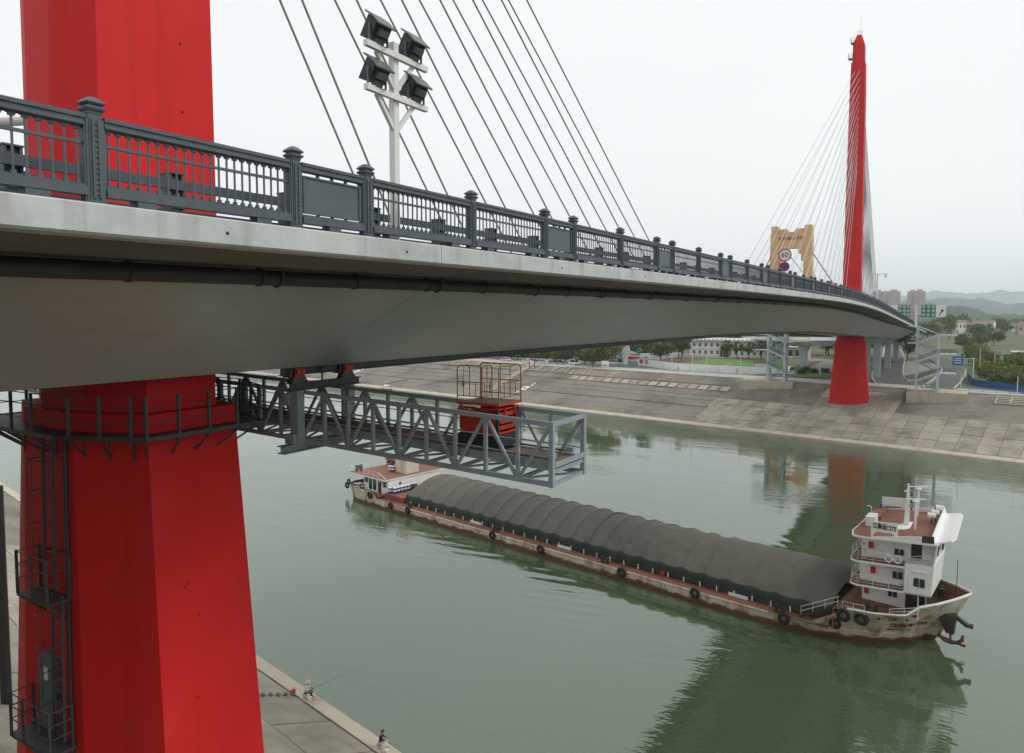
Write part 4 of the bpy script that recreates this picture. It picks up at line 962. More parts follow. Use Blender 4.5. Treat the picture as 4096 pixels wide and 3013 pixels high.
# ---- cargo cover: two tarpaulins over hoops
def cover(x0, x1, hoops, label, name):
    c = sthing(name, label, "tarpaulin", x0, 0, 1.14, group="tarpaulins over the hold")
    nx = hoops * 8; ny = 26; P = []; bay = [random.uniform(.55, 1.35) for _ in range(hoops + 1)]
    for i in range(nx + 1):
        x = (x1 - x0) * i / nx; ph = (i % 8) / 8
        sag = .22 * (math.sin(math.pi * ph)) ** .7 * bay[i // 8 % len(bay)] if hoops else 0
        fade = 1.0 if x0 < 40 else max(.30, 1 - max(0, (x0 + x - 57)) / 14)
        row = []
        for j in range(ny + 1):
            t = -1 + 2 * j / ny; y = 5.12 * math.sin(t * math.pi / 2) if False else 5.12 * t
            z = 2.18 + 2.38 * (1 - abs(t) ** 2.05) ** .92
            s = sag * fade * (.55 + .45 * abs(t)) + .04 * noise.noise(Vector((x * .9 + x0, t * 4, 1))) + .035 * noise.noise(Vector((x * 2.6 + x0, t * 9, 4)))
            e = 0.0
            if x0 > 40 and x1 - x0 - x < 1.2: e = 1.1 * (1 - (x1 - x0 - x) / 1.2) ** 2
            if x0 < 40 and x < 1.0: e = .9 * (1 - x / 1.0) ** 2
            row.append((x, y * (1 - .012 * s), max(2.15 - .1 * e, z - s - e * (1 - abs(t)) * 1.2) - 1.14 + .02 * random.uniform(-1, 1)))
        P.append(row)
    mb = MB(); mb.grid(P); o = mb.build("cover_sheet", TARP, c, world=False, smooth=True); fix_normals(o)
    for i in range(1, hoops):                # raised strip over each hoop, its paler colour paints the lit rib
        row = P[i * 8]; mb = MB(); mb.tube([(q[0], q[1], q[2] + .008) for q in row], .045 if x0 + row[0][0] < 56 else .022, 5); mb.build("hoop_lit_rib", RIB_LIT, c, world=False, smooth=True)
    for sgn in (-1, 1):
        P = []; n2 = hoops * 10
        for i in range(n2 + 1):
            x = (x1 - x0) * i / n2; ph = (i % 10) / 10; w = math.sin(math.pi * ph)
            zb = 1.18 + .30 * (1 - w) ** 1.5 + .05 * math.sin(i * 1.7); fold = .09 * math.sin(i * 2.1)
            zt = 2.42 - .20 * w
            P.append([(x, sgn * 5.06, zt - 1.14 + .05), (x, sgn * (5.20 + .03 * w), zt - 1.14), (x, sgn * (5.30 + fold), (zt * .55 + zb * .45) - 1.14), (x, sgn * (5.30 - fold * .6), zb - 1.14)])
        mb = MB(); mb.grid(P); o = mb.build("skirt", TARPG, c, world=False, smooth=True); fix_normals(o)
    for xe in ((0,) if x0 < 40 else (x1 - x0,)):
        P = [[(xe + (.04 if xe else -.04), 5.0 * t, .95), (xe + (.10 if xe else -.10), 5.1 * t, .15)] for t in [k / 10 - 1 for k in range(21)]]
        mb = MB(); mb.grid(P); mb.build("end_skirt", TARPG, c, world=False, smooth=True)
    return c
cover(13.4, 44.6, 13, "grey ribbed tarpaulin over the stern half of the ship's hold", "hold_tarpaulin")
cover(44.2, 70.4, 11, "grey ribbed tarpaulin over the bow half of the ship's hold", "hold_tarpaulin")

# ---- stern house
MBx = lambda *a: MB().bb(*a)
sp_(MBx(8.9, 13.19, -5.6, 5.6, 1.14, 1.88), "raised_deck", DECKR)
for i in range(3): sp_(MBx(7.7 + .3 * i, 8.0 + .3 * i, -6.3, -5.62, 1.14, 1.80 - .2 * i), "deck_step", DECKR)
house = sp_(MBx(3.2, 9.0, -5.0, 5.0, 1.46, 3.60), "stern_house", SHIPW)
roof = sp_(MBx(.2, 9.15, -5.7, 5.7, 3.60, 3.74), "house_roof", SHIPW)
sp_(MBx(.28, 9.07, -5.62, 5.62, 3.741, 3.752), "roof_deck", DECKR)
for (x0, x1, z0, z1) in ((3.5, 4.25, 2.6, 3.3), (4.5, 5.2, 1.75, 3.3), (5.5, 6.2, 1.75, 3.3), (7.9, 8.6, 2.5, 3.3)):
    sp_(MBx(x0, x1, -5.04, -4.9, z0, z1), "window", GLASS, house); 
sp_(MBx(6.7, 7.4, -5.05, -4.9, 1.5, 3.2), "doorway", SHIPDK, house)
sp_(MB().box((7.3, -5.25, 3.25), (1.2, .5, .04), rx=R(-12)), "door_awning", SHIPW, house)
sp_(MBx(8.95, 9.04, -3.0, -2.6, 2.7, 3.05), "window", GLASS, house)
def railrun(pts, h, n_rails, name, m, r=.022, step=1.2, parent=None, top=None):
    pts = [Vector(p) for p in pts]
    for k in range(n_rails):
        dz = Vector((0, 0, h * (k + 1) / n_rails)); mb = MB(); mb.tube([p + dz for p in pts], r if k == n_rails - 1 else r * .8, 5); sp_(mb, name, m, parent, fix=False)
    for a, b in zip(pts, pts[1:]):
        n = max(1, round((b - a).length / step))
        for i in range(n + 1):
            p = a + (b - a) * (i / n); mb = MB(); mb.cyl(p, p + Vector((0, 0, h)), r, n=5); sp_(mb, name + "_post", m, parent, fix=False)
railrun([(.35, -2.5, 3.75), (.35, -5.5, 3.75), (7.3, -5.5, 3.75)], .85, 3, "roof_railing", SHIPW)
mb = MB(); mb.tube([(7.4, -5.5, 4.6), (9.0, -5.4, 3.85), (7.5, -4.7, 3.8), (7.4, -5.5, 4.6)], .05, 5); sp_(mb, "davit_frame", SHIPW)
mb = MB(); mb.loft([[(5.1, -.9, 3.752), (8.1, -.9, 3.752), (8.1, 1.6, 3.752), (5.1, 1.6, 3.752)], [(5.55, -.75, 6.0), (8.0, -.75, 6.0), (8.0, 1.45, 6.0), (5.55, 1.45, 6.0)]]); fn = sp_(mb, "funnel", CREAM)
sp_(MBx(7.0, 7.12, -.98, -.86, 3.76, 5.9), "funnel_pipe", CREAM, fn)
sb = sthing("ship_tender", "small wooden rowing boat stowed on the ship's stern roof", "rowing boat", 1.2, 2.0, 3.95, rz=R(-12))
WOODR = mat("tender_wood", (0.16, 0.06, 0.04), 0.6, 0.15, 2, stain=((0.35, 0.28, 0.18), 0.3, 1.5))
rg = []
for i in range(9):
    t = i / 8; x = -2.2 + 4.4 * t; w = .72 * math.sin(math.pi * (.08 + .84 * t)) ** .6; zk = .18 * (2 * t - 1) ** 2
    rg.append([(x, -w, .62 + zk), (x, -w * .75, .2 + zk), (x, 0, zk), (x, w * .75, .2 + zk), (x, w, .62 + zk), (x, w * .85, .58 + zk), (x, 0, .12 + zk), (x, -w * .85, .58 + zk)])
mb = MB(); mb.loft(rg); fix_normals(mb.build("boat_hull", WOODR, sb, world=False))
for x in (-.9, .1, 1.0): MB().bb(x - .12, x + .12, -.6, .6, .42, .47).build("thwart", WOODR, sb, world=False)
for x in (-1.2, 1.2): MB().bb(x - .06, x + .06, -.5, .5, -.2, .14).build("cradle", SHIPDK, sb, world=False)
MB().bb(-2.35, -2.05, -.15, .15, .5, 1.25).build("outboard_motor", SHIPDK, sb, world=False)
fl = sthing("ensign_flag", "small red flag flying at the ship's stern", "flag", -.3, 1.2, 3.75)
MB().cyl((0, 0, 0), (-.25, 0, 2.3), .03, n=6).build("flag_staff", SHIPW, fl, world=False)
FLR = mat("flag_red", (0.58, 0.02, 0.02), 0.7, 0.08, 4)
mb = MB(); mb.grid([[(-.24 - .9 * t, .12 * math.sin(t * 6), 2.25 - .55 * t - .62 * k * (1 - .3 * t)) for k in (0, .5, 1)] for t in [i / 8 for i in range(9)]]); mb.build("flag_cloth", FLR, fl, world=False, smooth=True)
# drums
DRB = mat("drum_blue", (0.03, 0.04, 0.20), 0.5, 0.1); DRW = mat("drum_white", (0.68, 0.69, 0.70), 0.5, 0.05)
def drum(x, y, z, label, group, m2=DRB):
    d = sthing("drum", label, "drum", x, y, z, group)
    MB().lathe([(.27, 0), (.29, .03), (.29, .28), (.275, .30)], n=12).build("drum_lower", m2, d, world=False, smooth=False)
    MB().lathe([(.27, .30), (.285, .32), (.285, .56), (.27, .58)], n=12).build("drum_middle", DRW, d, world=False)
    MB().lathe([(.27, .58), (.29, .60), (.29, .72), (.27, .75)], n=12).build("drum_band", m2, d, world=False)
    MB().lathe([(.27, .75), (.285, .77), (.28, .85), (.10, .87)], n=12).build("drum_head", DRW, d, world=False)
g = "blue and white drums on the ship"
for i in range(8):
    drum(9.55 + .06 * i + .0, -5.05 + .62 * i, 1.88, "blue and white drum in front of the stern house, %s from the near side" % ORD[i], g)
for i in range(5):
    drum(10.2, -4.75 + .62 * i, 1.88, "second row drum before the stern house, %s from the near side" % ORD[i], g)
for i, (x, y) in enumerate(((2.2, -5.75), (2.85, -5.75), (2.3, -5.1), (2.95, -5.15))):
    drum(x, y, 1.46, "blue and white drum beside the stern house door, %s of four" % ORD[i], g)
DRY = mat("drum_yellow", (0.50, 0.30, 0.08), 0.5, 0.1)
drum(4.75, -1.35, 3.755, "yellow drum on the ship's stern roof beside the funnel", g, DRY)
drum(5.35, -1.25, 3.755, "blue drum on the ship's stern roof beside the funnel", g)
for i, (x, y, a) in enumerate(((10.6, -1.2, .3), (11.2, -.4, .8), (10.7, .4, .1), (11.5, .9, .5), (10.4, 1.6, 1.0), (11.3, 2.2, .2))):
    rr_ = random.Random(i); mb = MB(); n = 10
    rings = [[(.75 * q * math.cos(2 * math.pi * k / n) * rr_.uniform(.8, 1.2), .6 * q * math.sin(2 * math.pi * k / n) * rr_.uniform(.8, 1.2), zz) for k in range(n)] for q, zz in ((1, 0), (1.02, .3), (.7, .62), (.25, .78))]
    mb.loft(rings); b_ = mb.build("tarped_bundle", (SHIPDK, WHITE, STEELG)[i % 3]); b_.location = SW(x, y, 1.88); b_.rotation_euler = (0, 0, a)
    tag(b_, "rumpled bundle piled before the hold near the stern, %s from the near side" % ORD[i], "bundle", "bundles piled before the hold")
wn_ = sthing("rope_reel", "black rope reel on the aft corner of the stern roof", "reel", 1.0, -4.3, 3.755)
MB().cyl((0, -.35, .5), (0, .35, .5), .30, n=12).build("reel_drum", SHIPDK, wn_, world=False)
for s in (-.38, .38): MB().torus((0, s, .5), .42, .06, 'y').build("reel_flange", TYRE, wn_, world=False)
for s in (-.4, .4): MB().bb(-.3, .3, s - .04, s + .04, 0, .25).build("reel_foot", SHIPDK, wn_, world=False)

# ---- tyre fenders
def tyre(x, z, r, label, y=None, ax='y'):
    h = hull_h(x, z) if y is None else -y
    t = sthing("tyre_fender", label, "tyre", x, -h - r * .42, z, "tyre fenders along the hull")
    MB().torus((0, 0, 0), r * .72, r * .30, ax, 18, 8).build("tyre_tread", TYRE, t, world=False, smooth=True)
    MB().torus((0, 0, 0), r * .46, r * .10, ax, 16, 6).build("tyre_bead", STEELD, t, world=False, smooth=True)
    MB().tube([(0, 0, r * .7), (0, r * .3, r * 1.5), (0, r * .5, r * 1.75)], .03, 5).build("fender_rope", SHIPDK, t, world=False)
for i, (x, z, r) in enumerate(((71.05, 1.55, .50), (71.75, 2.55, .56), (73.0, 2.45, .56))):
    tyre(x, z, r, ("black tyre fender low on the bow step", "left of the two black tyres high on the bow", "right of the two black tyres high on the bow")[i])
for i, (x, z, r) in enumerate(((67.0, .95, .55), (58.5, .95, .52), (50.2, .9, .55), (39.2, .85, .5), (31.6, .85, .5), (15.6, .9, .5), (11.9, .85, .5), (7.1, 1.5, .52))):
    tyre(x, z, r, "black tyre fender on the ship's near side, %s from the bow end of the hold" % ORD[i])
tyre(-.55, 1.45, .5, "black tyre fender hanging at the ship's stern corner, lower of two", y=-5.2, ax='y')
tyre(.0, 2.15, .42, "black tyre fender at the ship's stern corner, upper of two", y=-5.3, ax='y')

# ---- wheelhouse block at the bow
sp_(MBx(72.3, 75.74, -2.4, 3.4, 2.89, 4.78), "cabin_lower", SHIPW)
d2 = sp_(MB().prism([(71.55, -3.6), (71.75, -4.7), (72.3, -5.05), (77.8, -5.05), (78.1, 0), (77.8, 5.05), (72.3, 5.05), (71.75, 4.7), (71.55, 3.6)], 4.78, 4.92), "second_deck", SHIPW)
sp_(MB().prism([(71.62, -3.6), (71.82, -4.6), (72.35, -4.97), (75.8, -4.97), (75.8, 4.97), (72.35, 4.97), (71.82, 4.6), (71.62, 3.6)], 4.921, 4.93), "second_deck_paint", DECKR)
cm2 = sp_(MBx(72.3, 75.95, -3.55, 3.55, 4.93, 6.80), "cabin_middle", SHIPW)
bx2 = MB(); bx2.loft([[(75.95, -5.05, 4.78), (77.85, -5.05, 4.78), (78.15, 0, 4.78), (77.85, 5.05, 4.78), (75.95, 5.05, 4.78)], [(75.95, -5.05, 7.25), (78.0, -5.05, 7.25), (78.35, 0, 7.25), (78.0, 5.05, 7.25), (75.95, 5.05, 7.25)]])
bx2 = sp_(bx2, "cabin_front", SHIPW)
sp_(MB().prism([(71.55, -3.6), (71.75, -4.7), (72.3, -5.05), (76.0, -5.05), (76.0, 5.05), (72.3, 5.05), (71.75, 4.7), (71.55, 3.6)], 6.80, 6.95), "third_deck", SHIPW)
sp_(MB().prism([(71.62, -3.6), (71.82, -4.6), (72.35, -4.97), (75.9, -4.97), (75.9, 4.97), (72.35, 4.97), (71.82, 4.6), (71.62, 3.6)], 6.951, 6.96), "third_deck_paint", DECKR)
cw = sp_(MBx(72.4, 76.2, -3.55, 3.55, 6.96, 8.92), "wheelhouse", SHIPW)
fr = MB(); fr.loft([[(77.0, -3.5, 7.0), (77.95, -3.5, 7.0), (78.3, 0, 7.0), (77.95, 3.5, 7.0), (77.0, 3.5, 7.0)], [(77.0, -3.5, 8.92), (78.15, -3.5, 8.92), (78.5, 0, 8.92), (78.15, 3.5, 8.92), (77.0, 3.5, 8.92)]])
sp_(fr, "wheelhouse_front", SHIPW)
sp_(MBx(76.2, 77.0, -3.3, 3.3, 6.97, 8.92), "wheelhouse_doorway", SHIPDK)
fr = MB(); fr.loft([[(77.9, -5.05, 7.25), (78.0, -5.05, 7.25), (78.0, -3.51, 7.25), (77.9, -3.51, 7.25)], [(78.1, -5.05, 8.95), (78.2, -5.05, 8.95), (78.2, -3.51, 8.95), (78.1, -3.51, 8.95)]])
sp_(fr, "wing_bulkhead", SHIPW)
rf = sp_(MB().prism([(71.6, -3.8), (71.9, -5.0), (72.4, -5.3), (78.3, -5.2), (78.5, 0), (78.3, 5.2), (72.4, 5.3), (71.9, 5.0), (71.6, 3.8)], 8.95, 9.10), "wheelhouse_roof", SHIPW)
sp_(MB().prism([(71.7, -3.8), (72.0, -4.9), (72.45, -5.2), (77.75, -5.1), (77.75, 5.1), (72.45, 5.2), (72.0, 4.9), (71.7, 3.8)], 9.101, 9.112), "roof_paint", DECKR)
for sgn in (-1, 1):                              # rising side coaming of the roof
    mb = MB(); mb.loft([[(73.4, sgn * 5.2, 9.10), (73.4, sgn * 5.1, 9.10), (73.4, sgn * 5.1, 9.13), (73.4, sgn * 5.2, 9.13)], [(77.1, sgn * 5.2, 9.10), (77.1, sgn * 5.1, 9.10), (77.1, sgn * 5.1, 9.58), (77.1, sgn * 5.2, 9.58)]]); sp_(mb, "roof_coaming", SHIPW)
    mb = MB(); mb.bb(77.12, 77.95, min(sgn * 5.16, sgn * 5.04), max(sgn * 5.16, sgn * 5.04), 9.11, 9.66); sp_(mb, "side_light_box", SHIPDK)
mb = MB(); mb.loft([[(77.95, -5.15, 9.1), (78.05, -5.15, 9.1), (78.05, 5.15, 9.1), (77.95, 5.15, 9.1)], [(77.8, -5.15, 9.72), (77.9, -5.15, 9.72), (77.9, 5.15, 9.72), (77.8, 5.15, 9.72)]]); sp_(mb, "front_coaming", SHIPW)
mb = MB(); mb.loft([[(78.06, -5.1, 9.05), (78.06, 5.1, 9.05), (78.0, 5.1, 9.18), (78.0, -5.1, 9.18)], [(79.15, -4.7, 9.30), (79.15, 4.7, 9.30), (79.1, 4.7, 9.40), (79.1, -4.7, 9.40)], [(79.4, -4.0, 9.36), (79.4, 4.0, 9.36), (79.37, 4.0, 9.44), (79.37, -4.0, 9.44)]]); sp_(mb, "visor", SHIPW)
# windows and red boxes on the near wall
def window(x0, x1, z0, z1, y, par, name="window"):
    w = sp_(MBx(x0, x1, y - .035, y + .05, z0, z1), name, WHITE, par)
    mid = (x0 + x1) / 2
    for a, b in ((x0 + .05, mid - .025), (mid + .025, x1 - .05)): sp_(MBx(a, b, y - .042, y - .036, z0 + .05, z1 - .05), "pane", GLASS, w)
window(74.4, 75.2, 3.55, 4.25, -2.4, None); window(74.65, 75.5, 5.62, 6.32, -3.55, cm2); window(74.75, 75.55, 7.58, 8.25, -3.55, cw); window(76.55, 77.45, 5.85, 6.65, -5.05, bx2)
sp_(MBx(76.46, 77.54, -5.16, -5.05, 6.68, 6.72), "window_hood", SHIPW, bx2)
for (x, z, y) in ((72.7, 3.42, -2.4), (73.4, 5.6, -3.55), (73.2, 7.7, -3.55)): sp_(MBx(x - .19, x + .19, y - .12, y + .02, z, z + .55), "fire_box", FRED)
sp_(MBx(75.26, 75.4, -2.3, -2.0, 2.9, 3.5), "fire_box", FRED)
for y in (-3.0, -1.0, 1.0, 3.0):                  # front windows under the visor
    mb = MB(); mb.loft([[(78.46 - abs(y) * .1, y - .7, 7.75), (78.46 - abs(y) * .1, y + .7, 7.75), (78.55 - abs(y) * .1, y + .7, 8.6), (78.55 - abs(y) * .1, y - .7, 8.6)], [(77.9, y - .7, 7.75), (77.9, y + .7, 7.75), (78.0, y + .7, 8.6), (78.0, y - .7, 8.6)]]); sp_(mb, "front_window", GLASS)
# lower shelter under the box: posts and dark machinery
for x, y in ((76.9, -4.2), (77.2, -1.3), (76.7, 3.5)): sp_(MB().cyl((x, y, 2.89), (x, y, 4.79), .05, n=6), "pillar", SHIPW)
wd = sthing("anchor_windlass", "dark anchor windlass under the overhang of the bow cabin", "windlass", 76.9, .4, 2.89)
MB().bb(-.9, .9, -1.1, 1.1, 0, .15).build("windlass_bed", SHIPDK, wd, world=False)
MB().cyl((0, -1.3, .55), (0, 1.3, .55), .14, n=10).build("windlass_shaft", SHIPDK, wd, world=False)
for y in (-.7, .1, .8): MB().cyl((0, y, .55), (0, y + .3, .55), .42, n=14).build("chain_drum", SHIPDK, wd, world=False)
for y in (-1.15, 1.0): MB().bb(-.3, .3, y, y + .12, .15, .75).build("windlass_bracket", SHIPDK, wd, world=False)
mb = MB(); mb.bb(75.3, 76.6, -2.0, 1.4, 2.89, 4.3); sp_(mb, "engine_casing", SHIPDK)
# railings of the block
B2 = [(76.0, -4.98), (72.4, -4.98), (71.85, -4.62), (71.65, -3.6), (71.65, 0), (71.65, 3.6), (71.85, 4.62), (72.4, 4.98), (75.9, 4.98)]
railrun([(x, y, 4.93) for x, y in B2], .82, 4, "deck_railing", SHIPW, .02, 1.25)
railrun([(77.8, -4.98, 7.26)] + [(x, y, 6.96) for x, y in B2], .82, 4, "deck_railing", SHIPW, .02, 1.25)
railrun([(75.0, -5.5, 3.05), (77.0, -4.2, 3.2)], .6, 3, "deck_railing", SHIPW, .02, 1.0)
railrun([(71.6, -6.2, 2.9), (73.2, -6.1, 2.9)], .75, 2, "deck_railing", SHIPW, .02, .8)
mb = MB(); [mb.tube([(67.9 + .2, -5.75, 1.2 + k), (71.2, -5.75, 2.95 + k)], .025, 5) for k in (.45, .85)]; sp_(mb, "gangway_rail", SHIPW, fix=False)
mb = MB(); mb.beam((68.0, -5.9, 1.16), (71.1, -5.9, 2.9), .06, .16); mb.beam((68.0, -5.3, 1.16), (71.1, -5.3, 2.9), .06, .16); sp_(mb, "gangway", SHIPDK)
for i in range(4): sp_(MB().cyl((68.1 + i, -5.75, 1.2 + .565 * i), (68.1 + i, -5.75, 2.1 + .565 * i), .02, n=5), "gangway_post", SHIPW)
for sgn, z0 in ((-1, 4.93), (-1, 6.96)):         # outside ladders between decks
    mb = MB(); mb.beam((71.7, 1.5, z0 - 2.0), (72.1, 3.2, z0), .05, .14); mb.beam((72.2, 1.5, z0 - 2.0), (72.4, 3.2, z0), .05, .14); sp_(mb, "deck_ladder", SHIPW)
# roof fittings
mb = MB(); mb.loft([[(75.2, -.18, 9.11), (75.6, -.18, 9.11), (75.6, .2, 9.11), (75.2, .2, 9.11)], [(75.40, -.09, 12.7), (75.54, -.09, 12.7), (75.54, .09, 12.7), (75.40, .09, 12.7)]]); ms = sp_(mb, "signal_mast", SHIPW)
for z in (10.4, 11.0, 11.6, 12.2): sp_(MB().cyl((75.75, 0, z), (75.75, 0, z + .2), .08, n=8), "signal_lamp", SHIPDK, ms); sp_(MBx(75.6, 75.82, -.05, .05, z - .04, z), "lamp_shelf", SHIPW, ms)
sp_(MBx(75.2, 75.5, -.35, .0, 12.0, 12.1), "mast_horn", SHIPW, ms); sp_(MB().cyl((75.47, 0, 12.7), (75.47, 0, 13.15), .02, n=5), "mast_aerial", SHIPDK, ms)
for (x, y, h) in ((76.2, -1.3, 2.3), (75.9, 3.4, 2.4)):
    o = sp_(MB().cyl((x, y, 9.11), (x, y, 9.11 + h), .09, n=8), "radar_post", SHIPW)
    sp_(MB().lathe([(.1, 0), (.28, .03), (.28, .14), (.1, .2)], (x, y, 9.11 + h), 10), "radar_base", SHIPW, o)
    sp_(MB().box((x, y, 9.11 + h + .26), (1.5, .12, .1), rz=.3), "radar_scanner", SHIPW, o)
sp_(MBx(72.3, 73.2, -1.9, -.4, 9.113, 9.95), "vent_locker", SHIPW)
sp_(MBx(72.2, 73.3, .6, 4.4, 9.113, 9.45), "roof_hatch", DECKR)
def name_board(x0, x1, y, lab):
    mb = MB(); L_ = x1 - x0
    poly = [(x0, 9.112), (x0 + .18, 9.112), (x0 + .18, 9.3), (x0 + .45, 9.52), (x1 - .45, 9.52), (x1 - .18, 9.3), (x1 - .18, 9.112), (x1, 9.112), (x1, 10.35), (x0, 10.35)]
    mb.loft([[(x, y - .04, z) for x, z in poly], [(x, y + .04, z) for x, z in poly]]); return sp_(mb, lab, SHIPW)
nb1 = name_board(73.35, 75.35, -4.9, "name_board_frame")
text("江集运1272", .50, SHIPDK, "name_characters", ship, (74.35, -4.955, 9.95), (R(90), 0, 0), .012, sx=.70, bold=.012)
nb2 = name_board(72.6, 74.9, 4.6, "name_board_frame")
for (x, y, z) in ((77.4, 2.0, 9.9), (77.7, 2.6, 10.2), (77.2, 1.2, 9.8)):
    o = sp_(MB().cyl((x - .3, y, z), (x + .3, y, z), .26, .20, 12), "searchlight", WHITE); sp_(MB().cyl((x, y, 9.11), (x, y, z - .2), .06, n=6), "searchlight_stand", SHIPDK, o)
mb = MB(); mb.tube([(72.2, 1.0, 9.12), (72.2, 1.0, 10.1), (71.9, 1.0, 10.25), (71.6, 1.0, 10.2)], .04, 6); sp_(mb, "deck_lamp", WHITE)
sp_(MB().lathe([(.05, 0), (.2, .06), (.24, .2), (.2, .34), (.05, .4)], (72.6, 4.0, 9.46), 10), "blue_dome", SBLUE)
# bow: foremast, anchors
sp_(MB().cyl((79.3, 0, 3.0), (79.3, 0, 6.6), .03, n=5), "bow_staff", SHIPDK)
an = sthing("bow_anchor", "rusty anchor hanging below the bow by its black guard", "anchor", 79.1, -1.2, 2.2)
RUST = mat("anchor_rust", (0.14, 0.065, 0.045), 0.8, 0.2, 4)
MB().loft([[(-.9, -.25, .75), (.35, -.35, .75), (.35, .45, .75), (-.9, .45, .75)], [(-.75, -.4, .1), (.3, -.55, .1), (.3, .3, .1), (-.75, .3, .1)], [(-.3, -.45, -.75), (.25, -.5, -.75), (.25, .1, -.75), (-.3, .1, -.75)]]).build("anchor_guard", SHIPDK, an, world=False)
MB().loft([[(.2, -.2, .55), (.45, -.2, .7), (.45, .2, .7), (.2, .2, .55)], [(1.0, -.25, .05), (1.2, -.25, .25), (1.2, .2, .25), (1.0, .2, .05)], [(1.5, -.2, .0), (1.5, -.2, .3), (1.5, .2, .3), (1.5, .2, .0)]]).build("bow_bumper", SHIPDK, an, world=False)
MB().cyl((0, -.35, -.6), (.05, -.4, -1.35), .09, n=8).build("anchor_shank", RUST, an, world=False)
MB().tube([(-.75, -.4, -.75), (-.72, -.4, -1.15), (-.4, -.4, -1.4), (.05, -.4, -1.45), (.5, -.4, -1.35), (.85, -.4, -1.05), (.9, -.4, -.65)], [.12, .14, .15, .17, .15, .14, .12], 8).build("anchor_arms", RUST, an, world=False, smooth=True)
MB().beam((-.95, -.4, -1.15), (1.1, -.45, -1.45), .14, .2).build("anchor_stock", RUST, an, world=False)
for i, (x, y) in enumerate(((77.6, 3.6), (78.1, 2.2))):
    pt = sthing("potted_plant", ("green potted shrub by the far bulwark on the ship's bow", "leafy potted plant nearest the ship's stem")[i], "plant", x, y, 2.89, "potted plants on the bow")
    MB().lathe([(.25, 0), (.34, .45), (.30, .46)], n=10).build("pot", SHIPDK, pt, world=False)
    rr_ = random.Random(i); mb = MB()
    for k in range(160):
        d = Vector((rr_.gauss(0, 1), rr_.gauss(0, 1), rr_.gauss(0, .6))).normalized() * rr_.uniform(.25, .55); c = Vector((0, 0, .75)) + d * (1.0, .8)[i]
        s = .09; a = Vector((rr_.uniform(-1, 1), rr_.uniform(-1, 1), rr_.uniform(-1, 1))).normalized() * s; b = d.cross(a).normalized() * s
        mb.add([c - a, c - b, c + a, c + b], [(0, 1, 2, 3)])
    mb.build("leaves", mat("plant_leaf%d" % i, (0.06, 0.11, 0.03), 0.6, .3, 5), pt, world=False)
for i, x in enumerate((74.75, 75.4)):
    lr = sthing("life_ring", ("left of two life rings on the upper deck railing", "right of two life rings on the upper deck railing")[i], "life ring", x, -5.06, 7.45, "life rings on the upper railing")
    MB().torus((0, 0, 0), .26, .075, 'y', 18, 8).build("ring_body", WHITE, lr, world=False, smooth=True)
    for k in range(4):
        a = math.pi / 4 + k * math.pi / 2
        MB().torus((.26 * math.cos(a), 0, .26 * math.sin(a)), .082, .014, 'z', 8, 4).build("ring_band", FRED, lr, world=False)
# ------------------------------------------------------------------ far bank: steps, grilles, painted squares, rails
GZ = 9.94
def P3(x, y, z=GZ): return Vector((x, y, z))
FADEP = mat("faded_pink_paint", (0.38, 0.29, 0.25), 0.85, 0.12, 1.2, stain=[((0.42, 0.39, 0.34), 0.55, 0.5), ((0.30, 0.14, 0.12), 0.2, 0.9)], rnd=.2)
CONC = mat("pale_concrete", (0.46, 0.42, 0.33), 0.85, 0.10, 0.5, stain=((0.26, 0.24, 0.19), 0.4, 0.35), streak=((0.24, 0.19, 0.11), 0.25, (1, 1, .12)), bump=.1)
upA = math.atan(1 / SL)
def on_slope(mb, name, m, parent, u, v, dz=0.0, label=None):
    o = mb.build(name, m); fwd = (VF * math.cos(upA) + Vector((0, 0, math.sin(upA)))).normalized()
    M_ = Matrix((U, fwd, U.cross(fwd))).transposed().to_4x4(); M_.translation = FB(u, v, dz)
    o.matrix_world = M_
    if parent is not None: o.parent = parent
    return o
sq = MB(); sq.bb(-1.15, 1.15, -1.25, 1.25, -.05, .05); sq0 = sq.build("painted_square", FADEP); COL.objects.unlink(sq0)
u_a, u_b = -88.0, -36.0
for i in range(17):
    u = u_a + (u_b - u_a) * i / 16
    m4 = on_slope(MB().bb(-1.15, 1.15, -1.25, 1.25, -.05, .09), "painted_square", FADEP, far_bank, u, 19.6)
def grille(u, v0, v1, label):
    root = thing("concrete_grille", label, "slope grille", FB(u, (v0 + v1) / 2), group="slatted openings in the embankment")
    w = 5.2
    def add(mb, name, m, v, dz): 
        o = on_slope(mb, name, m, None, u, v, dz); o.parent = root; o.matrix_parent_inverse = Matrix.Translation(-root.location)
    add(MB().bb(-w / 2, w / 2, -(v1 - v0) * .55, (v1 - v0) * .55, -.3, .075), "grille_shade_panel", JOINT_SHADE, (v0 + v1) / 2, 0)  # dark panel paints the shade between the slats
    n = 5
    for k in range(n):
        add(MB().bb(-w / 2, w / 2, -.15, .15, .0, .16), "grille_slat", CONC, v0 + (v1 - v0) * k / (n - 1), .0)
    for s in (-w / 2 - .12, 0, w / 2 + .12): 
        o = on_slope(MB().bb(-.12, .12, -(v1 - v0) * .58, (v1 - v0) * .58, -.05, .17), "grille_rib", CONC, None, u + s, (v0 + v1) / 2, 0); o.parent = root; o.matrix_parent_inverse = Matrix.Translation(-root.location)
gr = [(-154 + 6.6 * i, 22.6, 26.2) for i in range(6)] + [(-110.0, 22.6, 26.2), (-103.6, 22.6, 26.2), (-97.2, 22.6, 26.2), (-89.5, 21.9, 24.6), (-82.6, 21.9, 24.6), (-76.0, 21.9, 24.6)]
for i, (u, a, b) in enumerate(gr): grille(u, a, b, "slatted concrete opening under the far promenade, %s from the left" % ORD[i])

